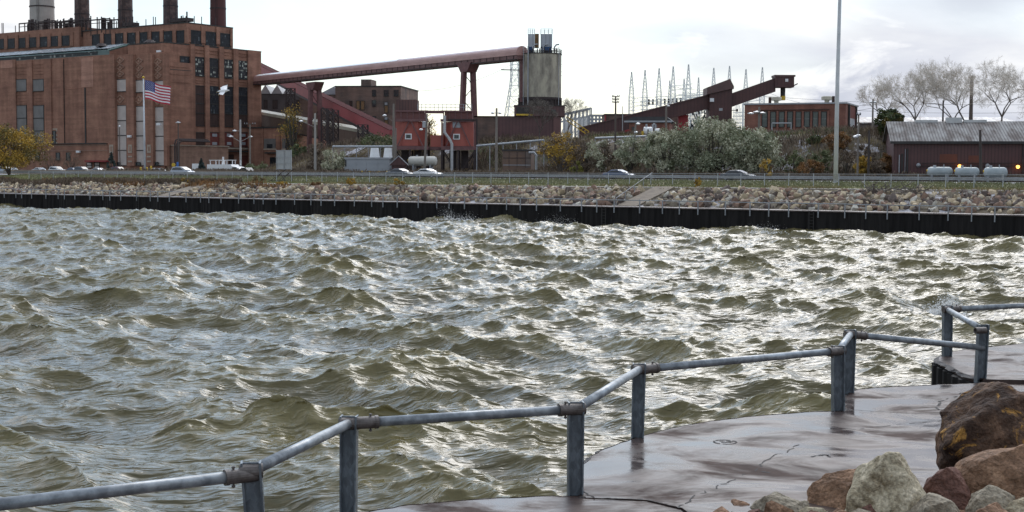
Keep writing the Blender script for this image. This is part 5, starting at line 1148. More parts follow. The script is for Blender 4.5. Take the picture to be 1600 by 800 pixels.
# brick workshop on the plateau at right
WS = Fr('brick_workshop', 'flat roofed red brick workshop with eight tall windows above the embankment', 'building', (*at(1163, 205, 285).to_2d(), 11.4), R_(-22))
x1 = WS.fy(1321, 205, 0).x; z = WS.fy(1240, 163, 0).z; ye = WS.fx(1339.5, 190, x1).y; BW_ = WS
MB().box(0, x1, 0, ye, -1, z).build('wall', brick_red, WS.o); MB().box(-.2, x1+.2, -.2, ye+.2, z+.002, z+.3).build('coping', tin, WS.o)
bw(WS, 1186, 1296, 170.5, 172.3, soot, name='lintel', d=.35)
for k in range(8):
    u0 = 1191+k*13.2; o = bw(WS, u0, u0+7.6, 175, 198, pm('workshop_glass', (0.10, 0.115, 0.10), (0.07, 0.082, 0.075), scale=.6, rough=.35), fr_=soot)
    a = WS.fy(u0, 186, -.1); b_ = WS.fy(u0+7.6, 185.6, -.1); MB().box(a.x, b_.x, -.17, -.102, a.z, b_.z).build('transom', tin, o)
    bw(WS, u0+8.6, u0+12.2, 173.5, 204, brick_red, name='pier', d=.35)
bw(WS, 1186.5, 1190, 173.5, 204, brick_red, name='pier', d=.35)
a = WS.fx(1325, 198, x1); b_ = WS.fx(1336, 170, x1); dr = MB().box(x1+.003, x1+.1, a.y, b_.y, a.z, b_.z).build('loading_door', redp, WS.o); MB().box(x1+.101, x1+.15, a.y+.8, b_.y-1.2, a.z+.1, (a.z+b_.z)/2-.2).build('door_leaf', tin, dr)
m = MB(); m.box(x1+.003, x1+.4, a.y-.5, a.y-.01, a.z, b_.z+.5); m.box(x1+.003, x1+.4, b_.y+.01, b_.y+.5, a.z, b_.z+.5); m.build('frame', soot, dr)
for (u_, r_, vv) in ((1213, .85, 157), (1292, .9, 156)):
    p = WS.fy(u_, 160, 2); zz = WS.fy(u_, vv, 2).z; m = MB(); m.lathe([(r_*.5, z+.3), (r_*.55, z+.8), (r_*1.2, z+.9), (r_*1.25, zz+.6), (r_*1.1, zz+.7)], 14, (p.x, 2, 0)); m.build('roof_ventilator', cream, WS.o)
for u_ in (1203, 1302): p = WS.fy(u_, 160, 2); MB().tube([(p.x, 2, z+.3), (p.x, 2, z+1.6)], .3, 8).build('vent_pipe', brownp, WS.o)
# loading edge in front of workshop
a = at(1188, 208, 262); pf = Fr('concrete_platform', 'pale concrete edge beam along the foot of the brick workshop', 'platform', (a.x, a.y, 11.3), R_(-16)); xb = pf.fy(1290, 208, 0).x
MB().box(-4, xb, 0, 2, .0, .5).build('slab', pm('footing', (0, 0, 0)), pf.o)
for x in np.linspace(3, xb-1, 7): MB().box(x-.2, x+.2, .3, .7, -2.5, -.01).build('pillar', pm('footing', (0, 0, 0)), pf.o)
m = MB(); x0_ = pf.fy(1206, 205, .8).x; x1_ = pf.fy(1236, 205, .8).x; m.tube([(x0_, .8, .4), (x0_, .8, 1.9), (x1_, .8, 1.9), (x1_, .8, .4)], .12, 6); m.build('barrier_rail', galv, pf.o)
# large maroon shed at right with corrugated roof
SH = Fr('maroon_metal_shed', 'wide dark maroon corrugated shed with a weathered grey roof at the right edge', 'shed', (*hit(1395.5, 270, 58).to_2d(), 2.6), R_(-12))
xw_ = 44.0; ze = SH.fy(1430, 222, 0).z; zr_ = SH.fy(1450, 194, 12).z
wallc = ribbed('shed_cladding', (0.105, 0.045, 0.042), (0.08, 0.034, 0.033), .45, 0, dark=.62)
m = MB(); m.prism([(0, -1), (0, ze), (12, zr_), (24, ze), (24, -1)], xw_, 0, 0); m.build('wall', wallc, SH.o)
def roof_ex(t, mpn, n, col):
    sp = nd(t, 'ShaderNodeSeparateXYZ'); t.links.new(mpn.outputs[0], sp.inputs[0]); d = nd(t, 'ShaderNodeMath', operation='MULTIPLY'); t.links.new(sp.outputs[0], d.inputs[0]); d.inputs[1].default_value = 2*math.pi/.62
    s_ = nd(t, 'ShaderNodeMath', operation='SINE'); t.links.new(d.outputs[0], s_.inputs[0]); q = nd(t, 'ShaderNodeMapRange'); t.links.new(s_.outputs[0], q.inputs[0]); q.inputs['From Min'].default_value = -.2; q.inputs['To Min'].default_value = 1.1; q.inputs['To Max'].default_value = .55
    sc = nd(t, 'ShaderNodeVectorMath', operation='SCALE'); t.links.new(col, sc.inputs[0]); t.links.new(q.outputs[0], sc.inputs['Scale']); return sc.outputs[0]
corr = pm('corrugated_roof', (0.24, 0.235, 0.23), (0.10, 0.085, 0.08), c3=(0.17, 0.16, 0.155), scale=.5, detail=9, stretch=(1.5, .35, .35), rough=.85, spec=.1, lo=.38, hi=.62, extra=roof_ex)
m = MB(); m.prism([(-.5, ze-.1), (12, zr_+.2), (24.5, ze-.1), (24.5, ze+.1), (12, zr_+.4), (-.5, ze+.12)], xw_+1, 0, -.5); m.build('roof', corr, SH.o)
m = MB(); m.box(-.5, xw_+.5, -.62, -.5, ze-.25, ze+.1); m.build('gutter', soot, SH.o)
for (a, b_, v0, v1) in ((1404, 1406, 242, 270), (1408, 1411, 240, 270), (1413.5, 1415, 233, 270), (1416, 1419.5, 232, 270)): bw(SH, a, b_, v0, v1, soot if a in (1408, 1416) else tin, name='flue', d=.2)
rustp = pm('rust_patch', (0.17, 0.055, 0.032), (0.12, 0.045, 0.032), scale=.8)
bw(SH, 1468, 1496, 241, 257, rustp, name='rust_panel', d=.03); bw(SH, 1513, 1535, 243, 257, rustp, name='rust_panel', d=.03)
bw(SH, 1597, 1599.5, 224, 270, soot, name='downpipe', d=.3)
p = SH.fy(1490, 192, 12); m = MB(); m.box(p.x-1.1, p.x+1.1, 11, 13, zr_-.5, zr_+.95); m.build('roof_vent', pm('pale_tin', (0.55, 0.55, 0.54), (0.45, 0.45, 0.44), scale=1), SH.o)
for (u_) in (1447, 1523): p = SH.fy(u_, 193, 12); MB().box(p.x-1.6, p.x+1.6, 11.3, 12.7, zr_-.3, zr_+.6).build('roof_vent', pm('pale_tin', (0, 0, 0)), SH.o)
def lit(name, col, st):
    m = bpy.data.materials.new(name); m.use_nodes = True; b = m.node_tree.nodes['Principled BSDF']; b.inputs['Base Color'].default_value = (*col, 1); b.inputs['Emission Color'].default_value = (*col, 1); b.inputs['Emission Strength'].default_value = st; return m
lamp_o = lit('sodium_lamp', (1, .42, .08), 5)
for (u_, v_) in ((1499.5, 259.5), (1590.5, 260.5)):
    p = SH.fy(u_, v_, -.6); o = MB().lathe([(.1, -.25), (.24, -.08), (.24, .1), (.08, .2)], 10, (p.x, p.y, p.z)).build('lit_lamp', lamp_o, SH.o); MB().beam((p.x, -.6, p.z+.4), (p.x, -.004, p.z+.4), .12).build('bracket', soot, o)
for (u_, v_) in ((1435, 258), (1543, 259)): p = SH.fy(u_, v_, -.4); MB().lathe([(.1, -.3), (.3, -.1), (.3, .1), (.1, .3)], 10, (p.x, p.y, p.z)).build('wall_lamp', tin, SH.o)
m = MB(); 
for (v_,) in ((255,), (259.5,)): a = SH.fy(1440, v_, -.15); b_ = SH.fy(1600, v_, -.15); m.beam((a.x, -.15, a.z), (b_.x, -.15, b_.z), .1)
m.build('pipe_run', steel_dk, SH.o)
# very long low roof on the plateau behind
B, x1, z = simple_building('long_grey_roofed_shed', 'very long low shed with a streaked pale roof behind the maroon shed', 1342, 1590, 193.5, 330, pm('streaked_wall', (0.2, 0.17, 0.16), (0.12, 0.1, 0.1), scale=.4), 2, R_(-8), base=11.5)
m = MB(); z2 = B.fy(1450, 183, 22).z; m.prism([(-.6, z+.31), (22, z2), (22, z2-.3), (-.6, z)], x1+1, 0, -.5); m.build('sloping_roof', pm('streaked_roof', (0.42, 0.42, 0.43), (0.13, 0.10, 0.095), scale=.35, detail=9, stretch=(2.2, .25, 1), rough=.5, lo=.44, hi=.56), B.o)
# pale far industrial frames behind the silo
FW = pm('pale_steel', (0.42, 0.43, 0.44), (0.34, 0.35, 0.36), scale=.5, rough=.6)
gf = Fr('steel_gantry_frame', 'pale grey open steel gantry frame to the right of the silo', 'gantry', (*at(876, 205, 420).to_2d(), 11), 0)
xe = gf.fy(924, 190, 0).x; zt_g = gf.fy(900, 174, 0).z; m = MB()
for y in (0, 8):
    m.beam((0, y, zt_g-1), (xe, y, zt_g+1), .7, .5); m.beam((0, y, zt_g-3), (xe, y, zt_g-1.2), .3)
    for k in range(9): x = xe*k/8; m.beam((x, y, -1), (x, y, zt_g-1+2*k/8), .35)
m.build('frame', FW, gf.o); m = MB()
for k in range(8):
    for y in (0, 8): m.beam((xe*k/8, y, zt_g*.3), (xe*(k+1)/8, y, zt_g*.6), .15); m.beam((xe*k/8, y, zt_g-3), (xe*(k+1)/8, y, zt_g-1), .15)
m.build('cross_bracing', FW, gf.o)
for (ua, ub, v0) in ((903, 917, 185), (880, 892, 190)):
    a = gf.fy(ua, 205, 3); b_ = gf.fy(ub, v0, 3); MB().box(a.x, b_.x, 3, 8, -1, b_.z).build('white_tank', white, gf.o)
gf2 = Fr('pipe_rack_frame', 'lower dark grey pipe rack right of the pale gantry frame', 'pipe rack', (*at(921, 205, 400).to_2d(), 11), 0)
xe = gf2.fy(943, 190, 0).x; m = MB()
for v_ in (180, 186, 191.5, 197): z_ = gf2.fy(930, v_, 0).z; m.beam((0, 0, z_), (xe, 0, z_), .4); m.beam((0, 5, z_), (xe, 5, z_), .4)
for k in range(5): m.beam((xe*k/4, 0, -1), (xe*k/4, 0, gf2.fy(930, 179, 0).z), .3); m.beam((xe*k/4, 5, -1), (xe*k/4, 5, gf2.fy(930, 179, 0).z), .3)
m.build('frame', tin, gf2.o)
# yellow sloping walkways
for (u0, v0, u1, v1, Yd, lb) in ((886, 189, 920, 212, 300, 'yellow lattice boom slanting down behind the yellow tree'), (573, 237, 528, 262, 300, 'rusty yellow sloping pipe walkway above the grey equipment shed')):
    a = at(u0, v0, Yd); b_ = at(u1, v1, Yd); f = thing('sloping_walkway', lb, 'walkway', a, 0); d = b_-a; m = MB()
    for y in (-.5, .5): m.beam((0, y, 0), (d.x, y+d.y, d.z), .14); m.beam((0, y, .9), (d.x, y+d.y, d.z+.9), .12)
    for k in range(9):
        for y in (-.5, .5): p = d*(k/8); q = d*(min(k+1, 8)/8); m.beam((p.x, y+p.y, p.z), (q.x, y+q.y, q.z+.9), .08)
    m.build('truss', yellow if Yd == 300 and u0 > 800 else pm('dull_yellow', (0.26, 0.2, 0.09), (0.15, 0.12, 0.07), scale=1), f)

# ================================================================ SUBSTATION and transmission towers
pale = pm('substation_steel', (0.8, 0.82, 0.81), (0.72, 0.74, 0.73), scale=.5, rough=.6)
def needle(u, v, label, w_=2.2, Yd=400, base=11.3):
    tp = at(u, v, Yd); f = thing('needle_mast', label, 'lattice mast', (tp.x, tp.y, base), SHORE*.5, 'needle topped lattice masts of the substation'); h = tp.z-base; zc = h*.67; m = MB(); c4 = [(-1, -1), (1, -1), (1, 1), (-1, 1)]
    for a, b_ in c4: m.beam((a*w_/2, b_*w_/2, 0), (a*w_/2, b_*w_/2, zc), .14); m.beam((a*w_/2, b_*w_/2, zc), (a*.1, b_*.1, h), .12)
    m.build('frame', pale, f); m = MB(); n = 11
    for k in range(2*n):
        z0 = h*k/(2*n); z1 = h*(k+1)/(2*n); wa = w_/2*min(1, (h-z0)/(h-zc)); wb = w_/2*min(1, (h-z1)/(h-zc))
        for i in range(4):
            a, b_ = c4[i], c4[(i+1) % 4]; m.beam((a[0]*wa, a[1]*wa, z0), (b_[0]*wb, b_[1]*wb, z1), .06); m.beam((b_[0]*wa, b_[1]*wa, z0), (a[0]*wb, a[1]*wb, z1), .06)
    m.build('cross_bracing', pale, f); return tp
nl = [(987, 112), (1008, 109), (1030, 106.6), (1046.6, 126), (1052, 103.6), (1069, 123), (1076, 100.5), (1091.6, 121), (1115.4, 106), (1140, 103), (1165.7, 108), (1191.3, 105)]
nlab = ['leftmost of the tall pale needle masts behind the brown conveyor', 'second tall needle mast from the left in the substation', 'third tall needle mast from the left in the substation', 'short needle mast just left of the fourth tall one', 'fourth tall needle mast, beside a short one, behind the conveyor', 'short needle mast in the middle between two tall masts', 'tallest needle mast in the middle of the substation', 'short needle mast alone left of the transfer tower', 'tall needle mast rising just left above the transfer tower roof', 'tall needle mast rising just right above the transfer tower roof', 'needle mast between the transfer tower and the head house', 'rightmost needle mast, under the conveyor head house']
for (u_, v_), lb in zip(nl, nlab): needle(u_, v_, lb, 1.0 if v_ > 115 else 1.3, 430 if v_ > 115 else 400)
sg = Fr('substation_busbars', 'tangle of pale lattice beams and dark insulators between the needle masts', 'substation', (*at(985, 205, 400).to_2d(), 11.3), 0)
def sb(m, u0, v0, u1, v1, y, dep=1.2):
    a = sg.fy(u0, v0, y); b_ = sg.fy(u1, v1, y); a.y = b_.y = y
    m.beam(a, b_, .16); m.beam(a-Vector((0, 0, dep)), b_-Vector((0, 0, dep)), .16); n = max(3, int((b_-a).length/dep/1.1))
    for k in range(n): p = a.lerp(b_, k/n); q = a.lerp(b_, (k+1)/n); m.beam(p if k % 2 else p-Vector((0, 0, dep)), q-Vector((0, 0, dep)) if k % 2 else q, .09)
for spec in ((987, 153.5, 1110, 146.5, 0), (987, 166, 1060, 160, -3), (1047, 135, 1082, 131, 3), (1060, 148, 1115, 143, 5), (1000, 158, 1105, 150, 6), (1115, 136, 1140, 131, 0), (1140, 157, 1192, 149, 0), (1145, 176, 1163, 175, 2), (1075, 150, 1110, 147, -2), (1060, 165, 1108, 158, 4), (1068, 176, 1108, 168, 2), (1145, 186, 1164, 186, 4)):
    m = MB(); sb(m, *spec); m.build('lattice_beam', pale, sg.o)
random.seed(5); m = MB(); dk = pm('insulators', (0.03, 0.035, 0.04), (0.02, 0.022, 0.025), scale=1)
for k in range(9):
    u_ = 1014+k*6.2; p = sg.fy(u_, 155-k*.2, 1); m.tube([p, p-Vector((0, 0, random.uniform(1, 2)))], .28, 6)
for k in range(60):
    u_ = random.uniform(1068, 1108); v_ = random.uniform(170, 198); p = sg.fy(u_, v_, random.uniform(-4, 6)); m.tube([p, p-Vector((random.uniform(-.6, .6), 0, random.uniform(.5, 1.6)))], random.uniform(.1, .3), 5)
for k in range(7): a = sg.fy(1000, 160+k, 2); b_ = sg.fy(1060, 156+k*.5, 2); m.beam(a, b_, .08) if k % 3 == 0 else None
tag(m.build('insulator_strings', dk, sg.o), kind='stuff')
m = MB()
for k in range(26):
    u_ = 1070+k*1.5 if k < 18 else 1146+(k-18)*2.2; a = sg.fy(u_, 205, 3); b_ = sg.fy(u_, 160+random.uniform(0, 12), 3); m.beam((a.x, 3, -1), (a.x, 3, b_.z), .14)
for k in range(10): a = sg.fy(1068, 162+k*4, 3); b_ = sg.fy(1108, 160+k*4, 3); m.beam((a.x, 3, a.z), (b_.x, 3, b_.z), .1)
for k in range(6): a = sg.fy(1145, 176+k*5, 3); b_ = sg.fy(1164, 176+k*5, 3); m.beam((a.x, 3, a.z), (b_.x, 3, b_.z), .12)
m.build('switch_frames', pale, sg.o)
m = MB(); a = sg.fy(1068, 200, 8); b_ = sg.fy(1110, 191, 8); m.box(a.x, b_.x, 8, 12, -1, b_.z-1); m.build('pale_cabinet', white, sg.o)
# lattice transmission tower left of the silo
def big_tower(u, vt, Yd, wb, wt, label, arms):
    tp = at(u, vt, Yd); base = 11; f = thing('transmission_tower', label, 'transmission tower', (tp.x, tp.y, base), .2); h = tp.z-base; c4 = [(-1, -1), (1, -1), (1, 1), (-1, 1)]; wz = lambda z: wb/2+(wt/2-wb/2)*min(1, z/(h*.72)); m = MB()
    n = 9
    for k in range(n):
        z0, z1 = h*k/n, h*(k+1)/n
        for a, b_ in c4: m.beam((a*wz(z0), b_*wz(z0), z0), (a*wz(z1), b_*wz(z1), z1), .24)
    m.build('frame', pale, f); m = MB()
    for k in range(n):
        z0, z1 = h*k/n, h*(k+1)/n
        for i in range(4):
            a, b_ = c4[i], c4[(i+1) % 4]; m.beam((a[0]*wz(z0), a[1]*wz(z0), z0), (b_[0]*wz(z1), b_[1]*wz(z1), z1), .12); m.beam((b_[0]*wz(z0), b_[1]*wz(z0), z0), (a[0]*wz(z1), a[1]*wz(z1), z1), .12); m.beam((a[0]*wz(z1), a[1]*wz(z1), z1), (b_[0]*wz(z1), b_[1]*wz(z1), z1), .12)
    m.build('cross_bracing', pale, f)
    for z_, l_ in arms: MB().beam((-l_, 0, h*z_), (l_, 0, h*z_), .3).build('arm', steel_dk, f)
    return tp
big_tower(805, 84, 440, 8.5, 2.4, 'pale lattice transmission tower standing directly left of the silo', [(.83, 4.5), (.99, 1.5)])
# ================================================================ FENCE, GUARD RAILS
fence = thing('chain_link_fence', 'long chain link fence on thin galvanised posts between the grass verge and the road', 'fence', (*toXY(0, 14), 0), SHORE)
fpost = pm('fence_post', (0.42, 0.44, 0.46), (0.32, 0.34, 0.36), scale=3, rough=.45)
net = bpy.data.materials.new('chain_link'); net.use_nodes = True; t = net.node_tree; b = t.nodes['Principled BSDF']; b.inputs['Base Color'].default_value = (0.10, 0.10, 0.10, 1)
tr = nd(t, 'ShaderNodeBsdfTransparent'); mxs = nd(t, 'ShaderNodeMixShader'); tcn = nd(t, 'ShaderNodeTexCoord')
sp = nd(t, 'ShaderNodeSeparateXYZ'); t.links.new(tcn.outputs['Object'], sp.inputs[0]); masks = []
for sg_ in (1, -1):        # crossing wires 5 cm apart
    a = nd(t, 'ShaderNodeMath', operation='MULTIPLY_ADD'); t.links.new(sp.outputs[2], a.inputs[0]); a.inputs[1].default_value = sg_; t.links.new(sp.outputs[0], a.inputs[2])
    c = nd(t, 'ShaderNodeMath', operation='MULTIPLY'); t.links.new(a.outputs[0], c.inputs[0]); c.inputs[1].default_value = 14; d = nd(t, 'ShaderNodeMath', operation='FRACT'); t.links.new(c.outputs[0], d.inputs[0])
    e = nd(t, 'ShaderNodeMath', operation='LESS_THAN'); t.links.new(d.outputs[0], e.inputs[0]); e.inputs[1].default_value = 0.15; masks.append(e)
mm = nd(t, 'ShaderNodeMath', operation='MAXIMUM'); t.links.new(masks[0].outputs[0], mm.inputs[0]); t.links.new(masks[1].outputs[0], mm.inputs[1])
t.links.new(mm.outputs[0], mxs.inputs[0]); t.links.new(tr.outputs[0], mxs.inputs[1]); t.links.new(b.outputs[0], mxs.inputs[2]); t.links.new(mxs.outputs[0], t.nodes['Material Output'].inputs[0])
fs0, fs1 = -12, 185; k = 0; s = fs0; zprev = None; npst = 0
while s <= fs1:
    z = float(hgt(s, 14)); h = 1.5
    if npst < 98: MB().tube([(s, 0, z-.3), (s, 0, z+h+.05)], .05, 6).build('post', fpost, fence); npst += 1
    s2 = s+(3.0 if s > 40 else 3.3); z2 = float(hgt(s2, 14)); m = MB(); m.add([(s, 0, z), (s2, 0, z2), (s2, 0, z2+h), (s, 0, z+h)], [(0, 1, 2, 3)]); m.build('mesh_panel', net, fence, recalc=False) if npst < 98 else None
    s = s2
za, zb_ = float(hgt(fs0, 14)), float(hgt(fs1, 14)); m = MB(); st_ = np.arange(fs0, fs1+.1, 12)
for a, b_ in zip(st_[:-1], st_[1:]): m.beam((a, 0, float(hgt(a, 14))+1.5), (b_, 0, float(hgt(b_, 14))+1.5), .035)
m.build('top_wire', fpost, fence)
g = hit(1035, 276, 14); sg0, _ = toST(g.x, g.y); m = MB(); zz = float(hgt(sg0, 14)); m.beam((sg0-3, -.06, zz+1.05), (sg0+3.2, -.06, zz+1.05), .09); m.build('brace_rail', galv, fence)
gr = pm('guard_rail_steel', (0.42, 0.43, 0.45), (0.30, 0.31, 0.33), scale=1.5, rough=.35)
for nm_, tq, lb in (('guard_rail', 26.6, 'grey steel guard rail on the near side of the road behind the fence'), ('guard_rail', 52.3, 'grey steel guard rail along the far edge of the road')):
    gq = thing(nm_, lb, 'guard rail', (*toXY(0, tq), 0), SHORE, None); m = MB()
    st_ = np.arange(-60, 200, 8)
    for a, b_ in zip(st_[:-1], st_[1:]):
        za, zb_ = float(hgt(a, tq)), float(hgt(b_, tq))
        for dz_ in (.42, .62): m.beam((a, 0, za+dz_), (b_, 0, zb_+dz_), .05, .12)
        m.beam((a, .03, za+.52), (b_, .03, zb_+.52), .03, .2)
    m.build('rail', gr, gq)
    for s in np.arange(-20, 180, 4.0): MB().box(s-.08, s+.08, .06, .22, float(hgt(s, tq))-.2, float(hgt(s, tq))+.68).build('post', wood_dk, gq)
# tan median barrier before the station
mb_ = thing('median_barrier', 'low tan concrete barrier between the road and the station car park', 'barrier', (*toXY(0, 53.2), 0), SHORE); m = MB(); m.prism([(-.4, 2.6), (-.4, 2.9), (-.15, 3.3), (-.1, 3.85), (.1, 3.85), (.15, 3.3), (.4, 2.9), (.4, 2.6)], 75, 0, -75)
for i in range(len(m.v)): pass
m.build('barrier', pm('tan_concrete', (0.24, 0.19, 0.145), (0.18, 0.145, 0.11), scale=.5), mb_)

# ================================================================ TREES AND BRUSH
def leafmat(name, c1, c2, c3, scale=.9): 
    m = pm(name, c1, c2, c3, scale=scale, detail=4, rough=.65, lo=.36, hi=.64); b = [x for x in m.node_tree.nodes if x.type == 'BSDF_PRINCIPLED'][0]; b.inputs['Specular IOR Level'].default_value = .25
    return m
olive = leafmat('silver_olive_leaves', (0.62, 0.60, 0.46), (0.19, 0.19, 0.12), (0.39, 0.385, 0.27), .8)
olive2 = leafmat('olive_shade_leaves', (0.38, 0.40, 0.28), (0.14, 0.15, 0.08), (0.26, 0.275, 0.18)); greeny = leafmat('dull_green_leaves', (0.24, 0.26, 0.14), (0.08, 0.09, 0.045), (0.15, 0.165, 0.08))  # olive2: darker copy of the olive leaves, crown shade put into the colour
yell = leafmat('yellow_leaves', (0.58, 0.36, 0.06), (0.22, 0.15, 0.04), (0.40, 0.26, 0.05))
orng = leafmat('russet_leaves', (0.34, 0.17, 0.06), (0.12, 0.07, 0.03), (0.22, 0.12, 0.05))
brwn = leafmat('dry_brown_twigs', (0.24, 0.18, 0.125), (0.09, 0.066, 0.05), (0.16, 0.12, 0.085))
dkgr = leafmat('dark_evergreen', (0.11, 0.135, 0.05), (0.035, 0.045, 0.02), (0.07, 0.088, 0.035))
blsp = leafmat('blue_spruce_needles', (0.07, 0.10, 0.09), (0.03, 0.045, 0.042), (0.05, 0.07, 0.065))
bark = pm('dark_bark', (0.085, 0.068, 0.055), (0.045, 0.037, 0.03), scale=4, stretch=(1, 1, .2)); bark_p = pm('pale_bark', (0.17, 0.14, 0.12), (0.09, 0.075, 0.065), scale=3, stretch=(1, 1, .3)); twig = pm('pale_twigs', (0.68, 0.62, 0.55), (0.5, 0.46, 0.40), scale=1)
twig_b = pm('brown_twigs', (0.16, 0.135, 0.115), (0.10, 0.085, 0.07), scale=1)
def leaves(name, centers, rad, per, size, mat, parent, rg, flat=1.0, asp=.45):
    n = len(centers)*per; c = np.repeat(np.array(centers), per, 0); r_ = np.repeat(np.array(rad), per)[:, None]
    d = rg.normal(size=(n, 3)); d /= np.linalg.norm(d, axis=1)[:, None]; p = c+d*r_*np.sqrt(rg.uniform(.12, 1.15, (n, 1)))*np.array([1, 1, flat])
    a = rg.normal(size=(n, 3)); a += d*.8; a[:, 2] += .35; a /= np.linalg.norm(a, axis=1)[:, None]; b_ = np.cross(a, rg.normal(size=(n, 3))); b_ /= np.linalg.norm(b_, axis=1)[:, None]
    sz = size*rg.uniform(.55, 1.3, (n, 1)); q = np.stack([p-a*sz, p+b_*sz*asp, p+a*sz, p-b_*sz*asp], 1).reshape(-1, 3)
    me = bpy.data.meshes.new(name); me.vertices.add(4*n); me.vertices.foreach_set('co', q.astype(np.float32).ravel()); me.loops.add(4*n); me.loops.foreach_set('vertex_index', np.arange(4*n, dtype=np.int32)); me.polygons.add(n); me.polygons.foreach_set('loop_start', np.arange(0, 4*n, 4, dtype=np.int32))
    me.update(calc_edges=True); me.materials.append(mat); o = bpy.data.objects.new(name, me); C.objects.link(o)
    if parent: o.parent = parent
    return o
def bushy(name, label, u0, u1, vt, t_, mat, seed, cat='tree', group=None, base=None, n=70, per=90, size=.22, trunk_h=.3, crad=.16, stems=4, mat2=None, tb=bark, v_base=None, gaps=1.0, asp=.45):
    rg = np.random.default_rng(seed); g = hit((u0+u1)/2, 262, t_); zb0 = ground(g.x, g.y) if base is None else base
    top = hit((u0+u1)/2, vt, t_); w_ = (hit(u1, vt, t_)-hit(u0, vt, t_)).to_2d().length*math.cos(R_(20))/2; h = top.z-zb0; f = thing(name, label, cat, (g.x, g.y, zb0-.1), rg.uniform(0, 6), group)
    cs = []; rs = []; m = MB(); cr = crad*max(w_, h*.5)*1.25
    for i in range(n):
        for _ in range(30):
            d = rg.normal(size=3); d /= np.linalg.norm(d); r_ = rg.uniform(.35, 1)**.6
            x, y, z = d[0]*w_*r_*.88, d[1]*w_*r_*.88, h*(.52+trunk_h*.3)+d[2]*h*(.46-trunk_h*.25)*r_
            if z > h*trunk_h*.5: break
        cs.append((x, y, z)); rs.append(cr*rg.uniform(.6, 1.25))
    for i in range(stems):
        a = rg.uniform(0, 6.28); m.tube([(0, 0, 0), (math.cos(a)*w_*.12, math.sin(a)*w_*.12, h*.2), (math.cos(a)*w_*.35, math.sin(a)*w_*.35, h*.5), (math.cos(a)*w_*.5, math.sin(a)*w_*.5, h*.8)], [h*.024, h*.018, h*.011, h*.004], 6)
    for i in range(0, n, 2):
        c = Vector(cs[i]); b0 = Vector((c.x*.25, c.y*.25, max(h*.12, c.z*.45))); mid = b0.lerp(c, .5)+Vector(rg.normal(size=3))*.15; m.tube([b0, mid, c], [h*.009, h*.006, h*.002], 4)
    m.build('trunk', tb, f)
    if mat2:
        k = int(n*.65); leaves('crown', cs[:k], rs[:k], per, size, mat, f, rg, asp=asp); leaves('second_foliage', cs[k:], rs[k:], per, size, mat2, f, rg, asp=asp)  # remaining clumps, spread across the whole crown, in the second leaf colour
    else: leaves('crown', cs, rs, per, size, mat, f, rg, asp=asp)
    return f
def bare(name, label, u, vt, Yd, spread, seed, base=None, depth=6, fine=twig, limb=bark_p, group=None, lean=0, r0=.26, up=.55, twr=.025, minz=.2):
    rg = random.Random(seed); tp = at(u, vt, Yd); b0 = ground(tp.x, tp.y) if base is None else base; h = tp.z-b0; f = thing(name, label, 'tree', (tp.x, tp.y, b0-.2), rg.uniform(0, 6), group); big = MB(); sm = MB()
    def grow(p, d, ln, r, k):
        q = p+d*ln; mid = p.lerp(q, .5)+Vector((rg.uniform(-1, 1), rg.uniform(-1, 1), rg.uniform(-.5, 1)))*ln*.08
        r2 = max(r*.66, twr*.7)
        (big if k < 3 else sm).tube([p, mid, q], [r, (r+r2)/2, r2], 6 if k < 2 else 4 if k < 3 else 3, cap=False)
        if k >= depth: return
        nb_ = 3 if k < 2 else rg.choice([2, 3, 3]) if k < depth-1 else 4
        for i in range(nb_):
            a = rg.uniform(0, 6.28); tl = rg.uniform(.28, .75) if k else rg.uniform(.35, .7)
            n1_ = d.orthogonal().normalized(); n2_ = d.cross(n1_); nd_ = (d*math.cos(tl)+(n1_*math.cos(a)+n2_*math.sin(a))*math.sin(tl)*spread+Vector((0, 0, up*.25))).normalized(); grow(q if i else q, nd_, ln*rg.uniform(.62, .86), r2*rg.uniform(.75, 1), k+1)
            if k >= 2 and i == 0: grow(mid, (d+Vector((rg.uniform(-1, 1), rg.uniform(-1, 1), rg.uniform(-.2, .8)))*.9).normalized(), ln*.55, r2*.6, k+2)
    tot = sum(.74**k for k in range(depth+1)); grow(Vector((0, 0, 0)), Vector((lean, 0, 1)).normalized(), h/tot*1.22, r0, 0)
    tips = [Vector(v) for v in sm.v[::3]]; zs_ = max(v[2] for v in sm.v); sc = h/zs_
    for mm_ in (big, sm): mm_.v = [(x*sc, y*sc, z*sc) for x, y, z in mm_.v]
    big.build('trunk', limb, f); cr_ = sm.build('crown', fine, f, recalc=False); rg2 = np.random.default_rng(seed); rg.shuffle(tips); tips = [tuple(q*sc) for q in tips if q.z > zs_*.35][:700]
    leaves('twig_spray', tips, [.65*h/20]*len(tips), 5 if fine is twig else 4, .42 if fine is twig else .3, fine, f, rg2, asp=.035); return f
